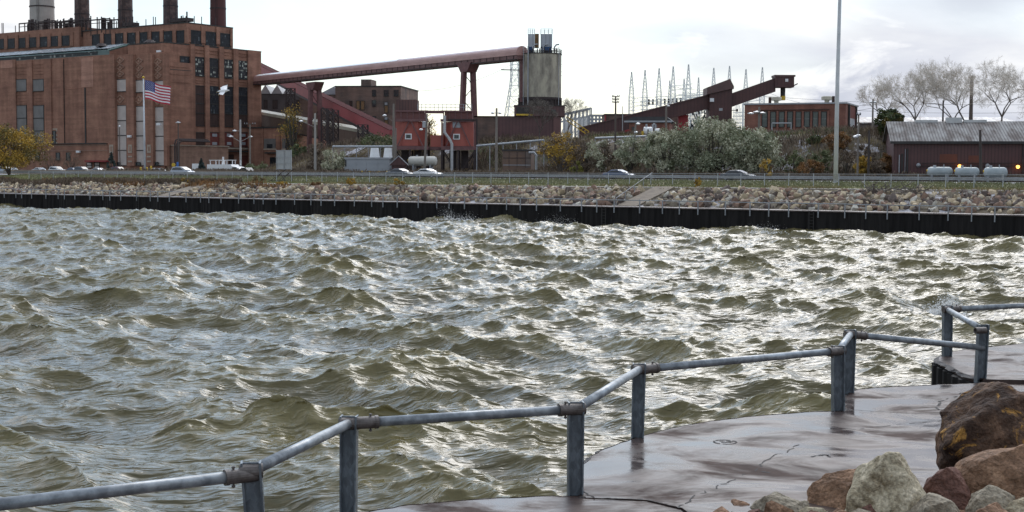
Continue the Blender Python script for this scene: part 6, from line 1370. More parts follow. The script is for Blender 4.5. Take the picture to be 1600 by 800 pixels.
# silver olive group (centre right)
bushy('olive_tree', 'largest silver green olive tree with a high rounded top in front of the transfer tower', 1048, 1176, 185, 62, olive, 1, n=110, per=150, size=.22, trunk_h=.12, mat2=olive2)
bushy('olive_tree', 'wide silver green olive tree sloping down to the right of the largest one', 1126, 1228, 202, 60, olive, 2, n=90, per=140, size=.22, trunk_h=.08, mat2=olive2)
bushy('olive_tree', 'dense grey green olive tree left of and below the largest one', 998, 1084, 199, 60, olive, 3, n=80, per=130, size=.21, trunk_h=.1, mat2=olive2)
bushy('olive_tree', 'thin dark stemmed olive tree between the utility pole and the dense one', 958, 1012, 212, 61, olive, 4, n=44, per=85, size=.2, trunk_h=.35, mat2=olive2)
bushy('olive_tree', 'small sparse grey green olive tree just right of the yellow tree', 915, 962, 216, 61, olive, 5, n=40, per=80, size=.2, trunk_h=.3, mat2=brwn)
bushy('yellow_tree', 'golden yellow leaved tree right of the brown pump house', 842, 912, 206, 66, yell, 6, n=60, per=62, size=.2, trunk_h=.2, mat2=brwn, tb=bark_p)
bushy('bush', 'low bright yellow green bush at the foot of the golden yellow tree', 886, 914, 250, 60, leafmat('lime_leaves', (0.30, 0.27, 0.05), (0.12, 0.12, 0.03), (0.2, 0.19, 0.04)), 7, 'bush', n=16, per=80, size=.16, trunk_h=.05)
bushy('bush', 'brown leafless looking shrub between the yellow tree and the olives', 896, 935, 214, 66, brwn, 8, 'bush', n=45, per=80, size=.18, trunk_h=.1, asp=.2)
bushy('bush', 'small golden shrub hanging over the fence below the widest olive tree', 1183, 1212, 248, 50.5, yell, 9, 'bush', n=20, per=55, size=.14, trunk_h=.1, mat2=brwn)
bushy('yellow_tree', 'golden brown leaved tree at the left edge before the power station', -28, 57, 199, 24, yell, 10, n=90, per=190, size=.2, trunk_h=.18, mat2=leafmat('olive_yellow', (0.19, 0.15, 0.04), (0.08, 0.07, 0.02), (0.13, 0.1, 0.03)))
bushy('evergreen_tree', 'dark green evergreen bush on the slope left of the maroon shed', 1362, 1416, 164, 80, dkgr, 11, n=60, per=120, size=.2, trunk_h=.05, mat2=leafmat('olive_yellow', (0, 0, 0), (0, 0, 0), (0, 0, 0)))
bushy('bush', 'green shrub high on the embankment below the brick workshop', 1258, 1286, 210, 78, greeny, 12, 'bush', n=26, per=90, size=.18, trunk_h=.05, base=8.5)
random.seed(21)
brush = [(1222, 1262, 235, 64, greeny, 'green leafy shrub low on the embankment right of the olive trees'), (1282, 1330, 205, 76, orng, 'russet shrub on the embankment left of the tall white pole'), (1296, 1345, 232, 62, brwn, 'brown twiggy shrub behind the tall white pole'), (1328, 1372, 222, 70, brwn, 'brown twiggy shrub between the two slender poles'), (1335, 1362, 240, 60, yell, 'yellowish shrub at the foot of the slender pale pole'), (1372, 1398, 238, 62, orng, 'rusty brown shrub beside the left end of the maroon shed'), (1240, 1290, 246, 60, orng, 'low rusty shrub along the fence between the olives and the white pole'), (1265, 1300, 232, 68, greeny, 'dull green shrub half way up the embankment'), (1352, 1392, 250, 58, brwn, 'low brown shrub in front of the slope left of the maroon shed')]
for i, (a, b_, v, t_, mt, lb) in enumerate(brush): bushy('bush', lb, a, b_, v, t_, mt, 40+i, 'bush', n=34, per=85, size=.17, trunk_h=.03, asp=.25 if mt is brwn else .4)
for i, (a, b_, v, t_, mt, lb) in enumerate([(478, 510, 222, 70, brwn, 'brown shrub between the heavy support and the lattice tower'), (498, 540, 232, 62, olive, 'grey green shrub at the foot of the dense lattice tower'), (455, 478, 225, 100, greeny, 'dark green tree right of the low link building'), (444, 470, 160, 130, yell, 'yellowing tree seen between the red and tan conveyors'), (640, 678, 172, 92, yell, 'yellow green tree showing between the two orange hoppers'), (560, 620, 208, 96, greeny, 'dark green growth beneath the lower end of the red conveyor')]):
    bushy('tree' if v < 200 else 'bush', lb, a, b_, v, t_, mt, 70+i, 'tree' if v < 200 else 'bush', n=34, per=70, size=.2, trunk_h=.1, mat2=dkgr if mt in (greeny, yell) else None)
for i, (a, b_, v, t_, lb) in enumerate([(162, 186, 239, 88, 'blue green spruce in front of the grey window panels'), (306, 323, 249, 78, 'small dark spruce left of the white service truck')]):
    rg = np.random.default_rng(90+i); g = hit((a+b_)/2, 262, t_); zb0 = ground(g.x, g.y); h = hit((a+b_)/2, v, t_).z-zb0; w_ = (b_-a)/2*g.y/F; f = thing('spruce_tree', lb, 'tree', (g.x, g.y, zb0)); MB().tube([(0, 0, 0), (0, 0, h*.9)], .15, 6, r2=.03).build('trunk', bark, f); cs = []; rs = []
    for k in range(60): z = h*(k/60)**.9; r_ = w_*(1-z/h)*rg.uniform(.6, 1); an = rg.uniform(0, 6.28); cs.append((r_*math.cos(an), r_*math.sin(an), z+.2)); rs.append(.45*(1.15-z/h))
    leaves('crown', cs, rs, 50, .16, blsp, f, rg)
bushy('hedge', 'clipped olive green hedge in front of the station base', 381, 421, 255.5, 80, greeny, 95, 'hedge', n=26, per=80, size=.15, trunk_h=.02)
for i, (a, b_, v, lb) in enumerate([(66, 94, 240, 'bare dark shrub before the station wall beside the left yellow tree'), (98, 124, 238, 'bare dark shrub left of the red entrance canopy')]):
    bushy('bush', lb, a, b_, v, 100, brwn, 97+i, 'bush', n=30, per=50, size=.2, trunk_h=.1, asp=.12)
# bare trees
bare('bare_tree', 'leafless brown tree with spreading limbs in front of the silo', 843, 148, 262, 1.25, 3, base=8.5, fine=twig_b, limb=pm('brown_bark', (0.12, 0.095, 0.08), (0.07, 0.055, 0.05), scale=3), r0=.22, depth=6, lean=.1, twr=.02)
gB = 'pale bare trees behind the maroon shed'
for (u_, v_, sd_, lb, sp_) in ((1432, 104, 4, 'round topped pale bare tree, leftmost above the maroon shed', 1.1), (1492, 98, 8, 'tallest pale bare tree left of the thick dark pole', 1.15), (1508, 112, 9, 'slender pale bare tree directly left of the thick dark pole', .9), (1568, 102, 12, 'pale bare tree with open forked limbs near the right edge', 1.2), (1612, 112, 15, 'pale bare tree cut by the right edge of the view', 1.1), (1386, 136, 17, 'thin sparse bare tree rising over the dark evergreen bush', 1.0)):
    bare('bare_tree', lb, u_, v_-13, 300, sp_*1.45, sd_, base=11, fine=twig, limb=bark_p if sd_ != 17 else bark, depth=7 if sd_ != 17 else 6, r0=.34, twr=.026, group=gB)
bare('bare_tree', 'grey bare tree right behind the silo', 888, 150, 335, 1.3, 22, base=11, fine=twig_b, limb=bark_p, depth=6, r0=.2, twr=.02)
# weeds, brush and grass nobody could count
def scatter(name, label, cat, S, T, n, mat, size, hgt_, seed, filt=None, asp=.12):
    rg = np.random.default_rng(seed); s = rg.uniform(S[0], S[1], n); t_ = rg.uniform(T[0], T[1], n)
    nz = np.array([mnoise.noise(Vector((a*.09, b_*.2, seed))) for a, b_ in zip(s, t_)]); k = nz > (filt if filt is not None else -9); s, t_ = s[k], t_[k]; n = len(s); x = O2.x+SX.x*s+SY.x*t_; y = O2.y+SX.y*s+SY.y*t_; z = hgt(s, t_)
    h = hgt_*rg.uniform(.4, 1.2, n); a = rg.uniform(0, 6.28, n); lx_ = rg.normal(0, .35, n)*h; ly_ = rg.normal(0, .35, n)*h; w_ = size*rg.uniform(.6, 1.3, n)
    p0 = np.stack([x-np.cos(a)*w_, y-np.sin(a)*w_, z-.05], 1); p1 = np.stack([x+np.cos(a)*w_, y+np.sin(a)*w_, z-.05], 1); p2 = np.stack([x+lx_+np.cos(a)*w_*.6, y+ly_, z+h], 1); p3 = np.stack([x+lx_-np.cos(a)*w_*.6, y+ly_, z+h*.9], 1); q = np.stack([p0, p1, p2, p3], 1).reshape(-1, 3)
    me = bpy.data.meshes.new(name); me.vertices.add(4*n); me.vertices.foreach_set('co', q.astype(np.float32).ravel()); me.loops.add(4*n); me.loops.foreach_set('vertex_index', np.arange(4*n, dtype=np.int32)); me.polygons.add(n); me.polygons.foreach_set('loop_start', np.arange(0, 4*n, 4, dtype=np.int32)); me.update(calc_edges=True); me.materials.append(mat)
    o = bpy.data.objects.new(name, me); C.objects.link(o); return tag(o, label, cat, kind='stuff')
straw = leafmat('dry_straw', (0.33, 0.26, 0.14), (0.16, 0.12, 0.06), (0.24, 0.185, 0.1), .5); grs = leafmat('grass_blades', (0.28, 0.28, 0.13), (0.16, 0.17, 0.07), (0.22, 0.225, 0.10), .3)
scatter('verge_grass_tufts', 'short green and straw coloured grass on the verge behind the rocks', 'grass', (-30, 190), (11, 26), 60000, grs, .05, .22, 1)
scatter('dry_weeds', 'tall dry brown weeds along the top of the left bank', 'weeds', (-30, 42), (7.5, 12), 22000, brwn, .05, .75, 2, filt=-.05)
scatter('straw_weeds', 'straw coloured weeds on the bank and verge', 'weeds', (-30, 190), (9, 13), 14000, straw, .04, .3, 3, filt=.05)
scatter('russet_weeds', 'rusty orange weeds at the top of the left rock bank', 'weeds', (-20, 55), (7.5, 11), 6000, orng, .06, .7, 4, filt=.1)
scatter('slope_grass', 'dry grass and twigs covering the embankment', 'grass', (-60, 190), (56, 110), 90000, straw, .06, .6, 5, filt=-.05)
scatter('slope_brush', 'brown scrub covering the embankment', 'scrub', (-50, 190), (56, 104), 90000, brwn, .07, 1.3, 6, filt=0)
scatter('slope_green', 'green growth patches on the embankment', 'scrub', (20, 190), (60, 100), 30000, greeny, .08, .9, 7, filt=.2)
scatter('roadside_scrub', 'dark scrub between road and embankment', 'scrub', (0, 190), (53, 60), 40000, brwn, .07, 1.0, 8, filt=-.2)
for i, (a, b_, v, t_, mt) in enumerate([(284, 306, 276, 11, yell), (540, 556, 277, 10, yell), (613, 632, 278, 9.5, yell), (322, 362, 285, 8, orng), (484, 500, 284, 9, orng), (394, 412, 274, 13, straw), (1086, 1096, 276, 11, yell), (262, 280, 280, 11, straw), (434, 450, 284, 10, yell)]):
    lb = ['bright yellow tuft on the bank below the silver van', 'yellow tuft on the rocks left of the two cars', 'bright golden tuft on the rocks below the dark car', 'russet weed clump covering the rocks below the lamp pole', 'small russet weed clump on the rocks at left centre', 'straw coloured weed clump on the verge near the sign panel', 'small yellow weed on the verge right of the ramp', 'straw weed clump beside the left ramp', 'yellow green weed clump on the rocks below the sign panel'][i]
    bushy('weed_clump', lb, a, b_, v, t_, mt, 200+i, 'weeds', n=14, per=90, size=.10, trunk_h=.02, stems=2, asp=.3)
# dead driftwood on the bank
rg = random.Random(5); p = hit(1395, 293, 8); f = thing('dead_branches', 'heap of dead brown branches lying on the rocks below the maroon shed', 'branches', (p.x, p.y, ground(p.x, p.y)+.4), SHORE); m = MB()
for k in range(60): a = rg.uniform(-3.2, 3.2); m.tube([(a, rg.uniform(-.6, .6), rg.uniform(-.2, .5)), (a+rg.uniform(-1.3, 1.3), rg.uniform(-.6, .6), rg.uniform(0, 1.1))], .04, 4)
m.build('branch_heap', twig_b, f)

# ================================================================ POLES AND LAMPS
def pole(name, label, u, vt, t_, r_, mat, cat='utility pole', heads=(), arms=(), lean=0, group=None, extra=None, base=None):
    g = gpt(u, t_); 
    if base is not None: g.z = base
    tp = hit(u, vt, t_); h = tp.z-g.z; f = thing(name, label, cat, g, 0, group); MB().tube([(lean, 0, -.4), (0, 0, h)], r_*1.2, 10, r2=r_*.8).build('pole', mat, f)
    k = g.y/F
    for (du, v, w_) in heads:          # lamp heads at pixel offsets
        z = hit(u, v, t_).z-g.z; x = du*k; m = MB(); m.beam((0, 0, z-.1 if abs(x) < 1.5 else z-1.2), (x, 0, z), .08); m.build('arm', mat, f); m = MB(); m.lathe([(.05, .15), (w_, .0), (w_*.9, -.14), (.1, -.25)], 10, (x, 0, z)); m.build('lamp_head', lampw, f)
    for (v, w_) in arms:
        z = hit(u, v, t_).z-g.z; o = MB().beam((-w_*k, -.15, z), (w_*k, -.15, z), .13).build('crossarm', wood_dk, f); m = MB()
        for q in (-.9, -.5, .5, .9): m.lathe([(.05, .07), (.09, .15), (.05, .32)], 6, (q*w_*k, -.15, z))
        m.build('insulator', tin, o)
    return f, h
dkp = pm('brown_pole', (0.12, 0.09, 0.075), (0.07, 0.055, 0.048), scale=3, stretch=(1, 1, .1))
pole('lamp_pole', 'slim brown lamp pole with a small white head right of the flag', 279, 187, 84, .14, dkp, 'lamp', heads=[(0, 191, .6)])
pole('lamp_pole', 'thin brown lamp post before the grey panels left of the flag', 187.5, 197, 84, .1, dkp, 'lamp', heads=[(0, 197, .25)])
pole('street_lamp', 'pale pole with two angled lamp arms above the white service truck', 376, 187, 84, .22, pm('pale_pole', (0.46, 0.44, 0.42), (0.34, 0.33, 0.32), scale=2), 'street lamp', heads=[(-15, 213, .55), (16, 213, .45), (-9, 204, .5)])
pole('utility_pole', 'brown utility pole with a single crossarm right of the two armed street lamp', 391, 193, 80, .16, wood, arms=[(194, 9)])
pole('utility_pole', 'pale wooden pole in front of the heavy maroon support', 492.5, 177, 66, .22, pm('bleached_wood', (0.36, 0.34, 0.31), (0.26, 0.245, 0.225), scale=3, stretch=(1, 1, .1)), heads=[(-22, 189, .4)])
pole('utility_pole', 'grey wooden pole against the left edge of the orange hopper house', 615, 162, 66, .22, wood, heads=[(-14, 180, .4)])
pole('utility_pole', 'second grey wooden pole squeezed beside the hopper house edge', 618.5, 200, 68, .18, wood)
f, h = pole('utility_pole', 'leaning grey pole with a can transformer before the twin hoppers', 667, 178, 68, .2, wood, heads=[(-9, 202, .4)], lean=-.5); MB().lathe([(.3, 0), (.34, .1), (.34, 1.1), (.2, 1.2)], 10, (-.5, 0, h*.78)).build('transformer', tin, f)
pole('lamp_pole', 'tall grey wooden pole with two small lamps left of the brown pump house', 775.5, 169, 56, .21, wood, 'lamp', heads=[(-6, 176, .35), (5, 176, .35)])
pole('utility_pole', 'utility pole with three short crossarms between the silo and the gatehouse', 961, 150, 72, .17, dkp, arms=[(151, 6), (155.5, 5.5), (160, 5.5)])
pole('lamp_pole', 'crooked grey pole with a lamp before the red brick gatehouse', 993, 192, 62, .19, wood, 'lamp', heads=[(3, 193, .4), (0, 206, .35)], lean=-.9)
pole('utility_pole', 'short bleached pole before the dense olive tree', 1012, 202, 60, .17, wood)
pole('utility_pole', 'plain grey pole crossing the right end of the gatehouse', 1040, 164, 100, .2, wood, heads=[(3, 165, .3)])
pole('lamp_pole', 'short pale pole with three lamp heads at the left of the brick workshop', 1185, 167, 96, .22, wood, 'lamp', heads=[(-13, 177, .6), (-4, 174.5, .6), (5, 176, .6)])
pole('lamp_pole', 'pale slender pole with a lamp half way, first right of the tall white pole', 1340, 180, 56, .14, wood, 'lamp', heads=[(-4, 213, .4), (0, 211, .35)], arms=[(179.5, 3)])
pole('utility_pole', 'short dark pole with a pale top right of the pale slender pole', 1357, 204, 56, .16, wood_dk)
pole('utility_pole', 'pale pole above the evergreen bush on the embankment', 1362, 155, 100, .16, wood, heads=[(-3, 159, .3), (3, 159, .3)])
pole('utility_pole', 'dark wooden pole standing in front of the maroon shed wall', 1530, 203, 54, .19, wood_dk, lean=.3)
pole('utility_pole', 'thick dark pole rising among the pale bare trees', 1515, 118, 190, .42, dkp, base=11)
pole('utility_pole', 'thin dark pole behind the maroon shed roof', 1471.5, 157, 150, .18, wood_dk, base=11)
pole('utility_pole', 'thin dark post near the centre rear of the plateau left of the gatehouse', 972, 166, 130, .1, tin, base=11)
# tall white pole
g = gpt(1306, 22); tpz = 37.0; f = thing('tall_white_pole', 'very tall thick white steel pole standing on the verge at the right', 'pole', g); m = MB(); m.tube([(0, 0, -.3), (0, 0, 12), (.12, 0, 24), (.15, 0, tpz)], [.27, .23, .19, .12], 20); m.build('shaft', pm('white_steel', (0.62, 0.64, 0.67), (0.5, 0.52, 0.55), scale=1, rough=.4), f, smooth=True); MB().lathe([(.42, -.2), (.42, .1), (.28, .12)], 16).build('base', white, f)
# ---------------------------------------------------------------- flag pole and flag
g = gpt(226.5, 80); tp = hit(225.5, 123, 80); hp = tp.z-g.z; fp = thing('flagpole', 'white flagpole with a gold ball top in front of the power station', 'flagpole', g); MB().tube([(0, 0, -.3), (-.15, 0, hp)], .26, 14, r2=.13).build('pole', pm('white_steel', (0, 0, 0)), fp, smooth=True)
MB().lathe([(.02, 0), (.25, .15), (.3, .35), (.2, .55), (.02, .62)], 12, (-.15, 0, hp)).build('ball', yellow, fp)
fl = thing('flag', 'American flag flying to the right from the white flagpole', 'flag', (g.x, g.y, 0), -.12)
a = hit(227.5, 125, 80); b_ = hit(270, 133, 80); wid = 42*g.y/F; z1 = a.z; z0 = hit(227.5, 154, 80).z; drop = a.z-hit(270, 134, 80).z
fr_ = pm('flag_red', (0.50, 0.03, 0.06), (0.44, 0.025, 0.05), scale=1); fw_ = pm('flag_white', (0.82, 0.80, 0.80), (0.76, 0.74, 0.76), scale=1); fb_ = pm('flag_blue', (0.03, 0.045, 0.22), (0.025, 0.035, 0.17), scale=1)
def fpt(i, j, off=0):       # i 0..1 along, j 0..1 down
    y = .42*math.sin(i*9+j*1.1)*(.25+i)+off; return (.2+wid*i*.97, y, z1-(z1-z0)*j-drop*i*1.0+.12*math.sin(i*8))
NX = 39
for nm_, mt, sel in (('red_stripes', fr_, 0), ('white_stripes', fw_, 1), ('canton', fb_, 2)):
    m = MB(); thick = .02
    for r in range(13):
        for c in range(NX):
            can = r < 7 and c < NX*.4
            if (2 if can else r % 2) != sel: continue
            P = [fpt(c/NX, r/13), fpt((c+1)/NX, r/13), fpt((c+1)/NX, (r+1)/13), fpt(c/NX, (r+1)/13)]; m.add(P, [(0, 1, 2, 3)])
    o = m.build(nm_, mt, fl, recalc=False); md = o.modifiers.new('t', 'SOLIDIFY'); md.thickness = .02; md.offset = 0
m = MB()
for r in range(9):
    for c in range(6 if r % 2 == 0 else 5):
        ci = (.035+(c+(.5 if r % 2 else 0))*.062); cj = (r+.9)*.0535
        for off in (-.03, .03):
            P = []
            for k in range(10): rr_ = .020 if k % 2 == 0 else .009; an = k*math.pi/5; P.append(fpt(ci+rr_*math.sin(an)*.75, cj-rr_*math.cos(an)*1.3, off))
            m.add(P, [tuple(range(10))])
st__ = m.build('stars', fw_, fl, recalc=False)
# ---------------------------------------------------------------- gull
p = hity(349, 141, 62); gl = thing('gull', 'white gull flying with raised wings in front of the power station', 'bird', p, 0); gw = pm('gull_white', (0.8, 0.8, 0.8), (0.7, 0.7, 0.72), scale=6); q = 62/F
def gp(u, v, y=0): return ((u-349)*q, y, -(v-141)*q)
m = MB(); m.tube([gp(339.5, 143.6), gp(341.5, 143), gp(345, 142.8), gp(350, 142.3), gp(354, 141.4), gp(358.5, 141)], [.008, .032, .07, .085, .055, .012], 12)
def wing(pts, th=.012):
    n = len(pts); m.add([(x, y-th, z) for x, y, z in pts]+[(x, y+th, z) for x, y, z in pts], [tuple(range(n)), tuple(range(n, 2*n))[::-1]]+[(i, (i+1) % n, (i+1) % n+n, i+n) for i in range(n)])
wing([gp(345.5, 142, .03), gp(342.5, 136.5, .25), gp(346, 133.5, .42), gp(351.5, 131, .62), gp(351, 134, .55), gp(352.8, 137.5, .3), gp(352, 141.5, .03)]); wing([gp(346, 143, -.03), gp(343, 147, -.2), gp(347, 148.3, -.32), gp(351, 149, -.38), gp(352.6, 145, -.2), gp(352, 142.6, -.03)]); m.build('body', gw, gl)
MB().tube([gp(340, 143.7), gp(337.8, 144.3)], .012, 6, r2=.003).build('beak', yellow, gl)
m = MB(); m.tube([gp(346, 144.5), gp(341, 148.6, -.02)], .02, 6); m.build('legs', pm('gull_leg', (0.5, 0.42, 0.3), (0.4, 0.33, 0.22), scale=6), gl)

# ================================================================ VEHICLES
def car(label, u0, u1, t_, color, kind='sedan', face=1, group=None, name='car', cat='car'):
    a = hit(u0, 270, t_); b_ = hit(u1, 270, t_); c = (a+b_)/2; gz = ground(c.x, c.y)+.04; L_ = {'sedan': 4.6, 'van': 4.7, 'suv': 4.6}[kind]; f = thing(name, label, cat, (c.x, c.y, gz), SHORE+(0 if face > 0 else math.pi), group)
    pts = {'sedan': ([(-2.3, .38), (-2.32, .72), (-2.2, .92), (-1.55, .98), (.95, .95), (1.9, .82), (2.25, .66), (2.3, .38)], [(-1.6, .95), (-.95, 1.38), (.15, 1.42), (1.15, .92)]),
           'van': ([(-2.3, .4), (-2.35, .8), (-2.28, 1.0), (1.2, .98), (2.05, .84), (2.3, .68), (2.32, .4)], [(-2.2, .97), (-2.0, 1.5), (-1.2, 1.62), (.1, 1.6), (1.45, .93)]),
           'suv': ([(-2.25, .45), (-2.3, .9), (-2.25, 1.05), (1.0, 1.02), (2.0, .95), (2.25, .75), (2.28, .45)], [(-2.15, 1.02), (-1.95, 1.62), (-.9, 1.7), (.2, 1.66), (1.1, 1.0)])}[kind]
    paint = pm('paint_'+color, *{'white': ((0.72, 0.72, 0.72), (0.66, 0.66, 0.66)), 'silver': ((0.36, 0.39, 0.44), (0.32, 0.35, 0.4)), 'dark_grey': ((0.09, 0.10, 0.12), (0.075, 0.085, 0.1)), 'blue': ((0.10, 0.13, 0.22), (0.08, 0.11, 0.18)), 'maroon': ((0.12, 0.03, 0.05), (0.1, 0.025, 0.04)), 'black': ((0.03, 0.03, 0.035), (0.025, 0.025, 0.03))}[color], scale=1, rough=.22)
    W_ = .88; lo, up = pts; m = MB(); 
    bmx = bmesh.new()
    def loft(poly, w0, w1, zr):
        vs = []
        for s_ in (-1, 1):
            for x, z in poly: ww = w0+(w1-w0)*max(0, min(1, (z-zr[0])/(zr[1]-zr[0]))); vs.append((x, s_*ww, z))
        n = len(poly); m.add(vs, [tuple(range(n)), tuple(range(n, 2*n))[::-1]]+[(i, (i+1) % n, (i+1) % n+n, i+n) for i in range(n)])
    loft(lo, W_, W_*.95, (.4, 1.0)); loft(up, W_*.93, W_*.72, (.95, 1.6)); body = m.build('body', paint, f); md = body.modifiers.new('b', 'BEVEL'); md.width = .05; md.segments = 2
    zt = max(z for x, z in up); ins = []
    cx_ = sum(x for x, z in up)/len(up)
    for x, z in up: ins.append((cx_+(x-cx_)*.86, .99 if z < 1.1 else z-.11))
    m = MB(); n = len(ins)
    for s_ in (-1, 1):
        w0 = W_*.93; w1 = W_*.72; o = [(x, s_*(w0+(w1-w0)*(z-.95)/.65+.012), z) for x, z in ins]; m.add(o, [tuple(range(n))])
    m.build('side_windows', glass_d, f, recalc=False)
    m = MB(); x0_, z0_ = up[-1]; x1_, z1_ = up[-2]; m.add([(x0_+.03-.08, -.72, z0_+.1), (x0_+.03-.08, .72, z0_+.1), (x1_+.1, .6, z1_-.06), (x1_+.1, -.6, z1_-.06)], [(0, 1, 2, 3)])
    dxx = (x0_-x1_)*.03; m.v = [(x+.06, y, z+.04) for x, y, z in m.v]; m.build('windscreen', glass_d, f, recalc=False)
    for wx in (-1.4, 1.4):
        for s_ in (-1, 1):
            o = MB().tube([(wx, s_*.72, .33), (wx, s_*.91, .33)], .33, 18).build('wheel', black, f); MB().tube([(wx, s_*.912, .33), (wx, s_*.925, .33)], .2, 12).build('rim', tin, o)
    for s_ in (-1, 1):
        MB().box(2.2, 2.31, s_*.62-.16, s_*.62+.16, .62, .74).build('headlight', lampw, f); MB().box(-2.36, -2.28, s_*.66-.12, s_*.66+.12, .74, .9).build('tail_light', pm('tail_red', (0.4, 0.02, 0.02), (0.35, 0.02, 0.02), scale=3), f)
    return f
car('silver blue people carrier driving on the road at the left', 266, 306, 34, 'silver', 'van')
car('dark grey saloon car driving just behind the white one', 608, 644, 36, 'dark_grey')
car('white saloon car driving below the twin orange hoppers', 645, 693, 32, 'white')
car('dark blue saloon glimpsed behind the fence below the small olive tree', 952, 982, 40, 'blue')
car('dark car glimpsed behind the fence below the largest olive tree', 1136, 1170, 38, 'dark_grey')
gP = 'cars parked in front of the power station'
for (u_, c, k, fc, lb) in ((10, 'silver', 'suv', 1, 'silver car parked behind the yellow tree at the left edge'), (63, 'white', 'sedan', 1, 'white saloon parked first to the right of the yellow tree'), (90, 'white', 'suv', 1, 'white topped off road car parked between the white and blue cars'), (113, 'blue', 'sedan', -1, 'blue saloon parked left of the red entrance canopy'), (152, 'white', 'sedan', -1, 'white saloon parked before the red entrance canopy'), (186, 'maroon', 'suv', 1, 'maroon off road car parked next to the blue green spruce'), (240, 'black', 'sedan', 1, 'black car parked right behind the flagpole foot'), (250, 'silver', 'sedan', 1, 'silver car parked nearly hidden right of the black one'), (129, 'dark_grey', 'suv', 1, 'dark grey car parked between the blue saloon and the canopy')):
    car(lb, u_-9, u_+9, 70, c, k, fc, gP)
for (u_, c, lb) in ((20, 'white', 'white saloon parked in the rear row at the far left'), ): car(lb, u_-9, u_+9, 79, c, 'sedan', 1, gP)
# service truck with racks
a = hit(323, 262, 74); b_ = hit(374, 262, 74); g = Vector((*a.to_2d(), ground(a.x, a.y))); f = thing('service_truck', 'long white service truck with raised roof racks before the station base', 'truck', g, SHORE); L_ = (b_-a).to_2d().length/math.cos(.2)
m = MB(); m.prism([(0, .9), (.1, 2.3), (L_*.72, 2.3), (L_*.76, 1.9), (L_*.9, 1.75), (L_*.99, 1.3), (L_, .7), (.4, .55)], 2.2, 1, 0); m.build('body', white, f)
m = MB(); m.beam((.5, .3, 3.2), (3.8, .3, 3.2), .14); m.beam((L_*.55, .3, 3.2), (L_*.86, .3, 3.2), .14); m.beam((.5, 1.9, 3.2), (3.8, 1.9, 3.2), .14)
for x in (.8, 3.5, L_*.58, L_*.83): m.beam((x, .3, 2.2), (x, .3, 3.2), .12); m.beam((x, 1.9, 2.2), (x, 1.9, 3.2), .12)
m.beam((L_*.4, .8, 2.2), (L_*.42, .8, 3.9), .3); m.build('roof_rack', white, f); MB().box(L_*.77, L_*.89, -.02, 2.22, 1.35, 1.72).build('cab_window', glass_d, f)
for x in (1.5, L_*.4, L_*.85): MB().tube([(x, -.04, .5), (x, 2.24, .5)], .48, 16).build('wheel', black, f)
# white signboard near truck, dark pickup, info panel
a = hit(300, 258, 80); f = thing('notice_board', 'small white notice board left of the small dark spruce', 'sign', (a.x, a.y, 3), SHORE); MB().box(0, 2.4, 0, .12, .9, 2.4).build('board', white, f); [MB().box(x, x+.12, .13, .25, -.1, 2.3).build('post', tin, f) for x in (.1, 2.2)]
a = hit(368, 262, 66); f = thing('pickup_truck', 'black pickup truck parked at the right end of the white service truck', 'truck', (a.x, a.y, 2.93), SHORE); m = MB(); m.prism([(0, .5), (0, 1.0), (1.2, 1.05), (1.6, 1.6), (2.8, 1.6), (3.4, 1.05), (4.6, .95), (4.7, .5)], 1.8, 1, 0); m.build('body', pm('paint_black', (0.03, 0.03, 0.035)), f)
for x in (1, 3.8): MB().tube([(x, -.03, .35), (x, 1.83, .35)], .35, 14).build('wheel', black, f)
MB().box(1.75, 2.9, -.01, -.003, 1.1, 1.5).build('side_windows', glass_d, f)
a = hit(432, 270, 16); f = thing('sign_panel', 'large blank grey roadside panel seen from behind on crossed steel legs', 'sign', (a.x, a.y, ground(a.x, a.y)), SHORE*.4); k = a.y/F; zt = hit(445, 234.5, 16).z-f.location.z; zb_ = hit(445, 264.5, 16).z-f.location.z; w_ = 25.5*k
MB().box(0, w_, 0, .06, zb_, zt).build('panel', pm('panel_grey', (0.42, 0.43, 0.44), (0.33, 0.34, 0.35), scale=1.2), f); m = MB()
for x in (0, w_*.5, w_-.08): m.box(x, x+.08, -.12, -.003, zb_-.1, zt+.05)
for z in (zb_, zb_+(zt-zb_)*.3, zb_+(zt-zb_)*.62, zt-.08): m.box(-.05, w_+.05, -.2, -.125, z, z+.06)
m.build('frame', tin, f); m = MB()
for x in (.1, w_*.55): m.beam((x-1.0, -.4, 0), (x+1.3, .4, zb_), .07); m.beam((x+1.6, -.4, 0), (x-.1, .4, zb_), .07); m.beam((x-1, .8, 0), (x+1.3, 0, zb_), .07)
m.beam((-1, -.4, .1), (w_+1.2, -.4, .1), .06); m.build('crossed_legs', steel_dk, f)
# bollards and small signs by the flag
for (u_, v0, lb, mt) in ((220, 262, 'yellow bollard left of the flagpole foot', yellow), (229.5, 262, 'short yellow box right of the flagpole foot', yellow), (236, 260, 'tall yellow bollard further right of the flagpole foot', yellow), (277.5, 254, 'blue post below the slim brown lamp pole', pm('blue_paint', (0.06, 0.16, 0.42), (0.05, 0.13, 0.36), scale=2))):
    a = hit(u_, 262, 60); g0 = ground(a.x, a.y); h = hit(u_, v0, 60).z-g0; f = thing('bollard', lb, 'bollard', (a.x, a.y, g0)); m = MB(); m.lathe([(.22, -.2), (.22, max(h, 1.2)), (.15, max(h, 1.2)+.12)], 10); m.build('post', mt, f); MB().lathe([(.225, .3), (.225, .45)], 10).build('band', black, f)
a = hit(271, 256, 60); f = thing('lamp_sign', 'small yellow round sign on a short post right of the bollards', 'sign', (a.x, a.y, 2.9)); MB().tube([(0, 0, 0), (0, 0, 1.9)], .06, 6).build('post', tin, f); MB().tube([(0, -.05, 2.1), (0, .05, 2.1)], .4, 14).build('disc', yellow, f)
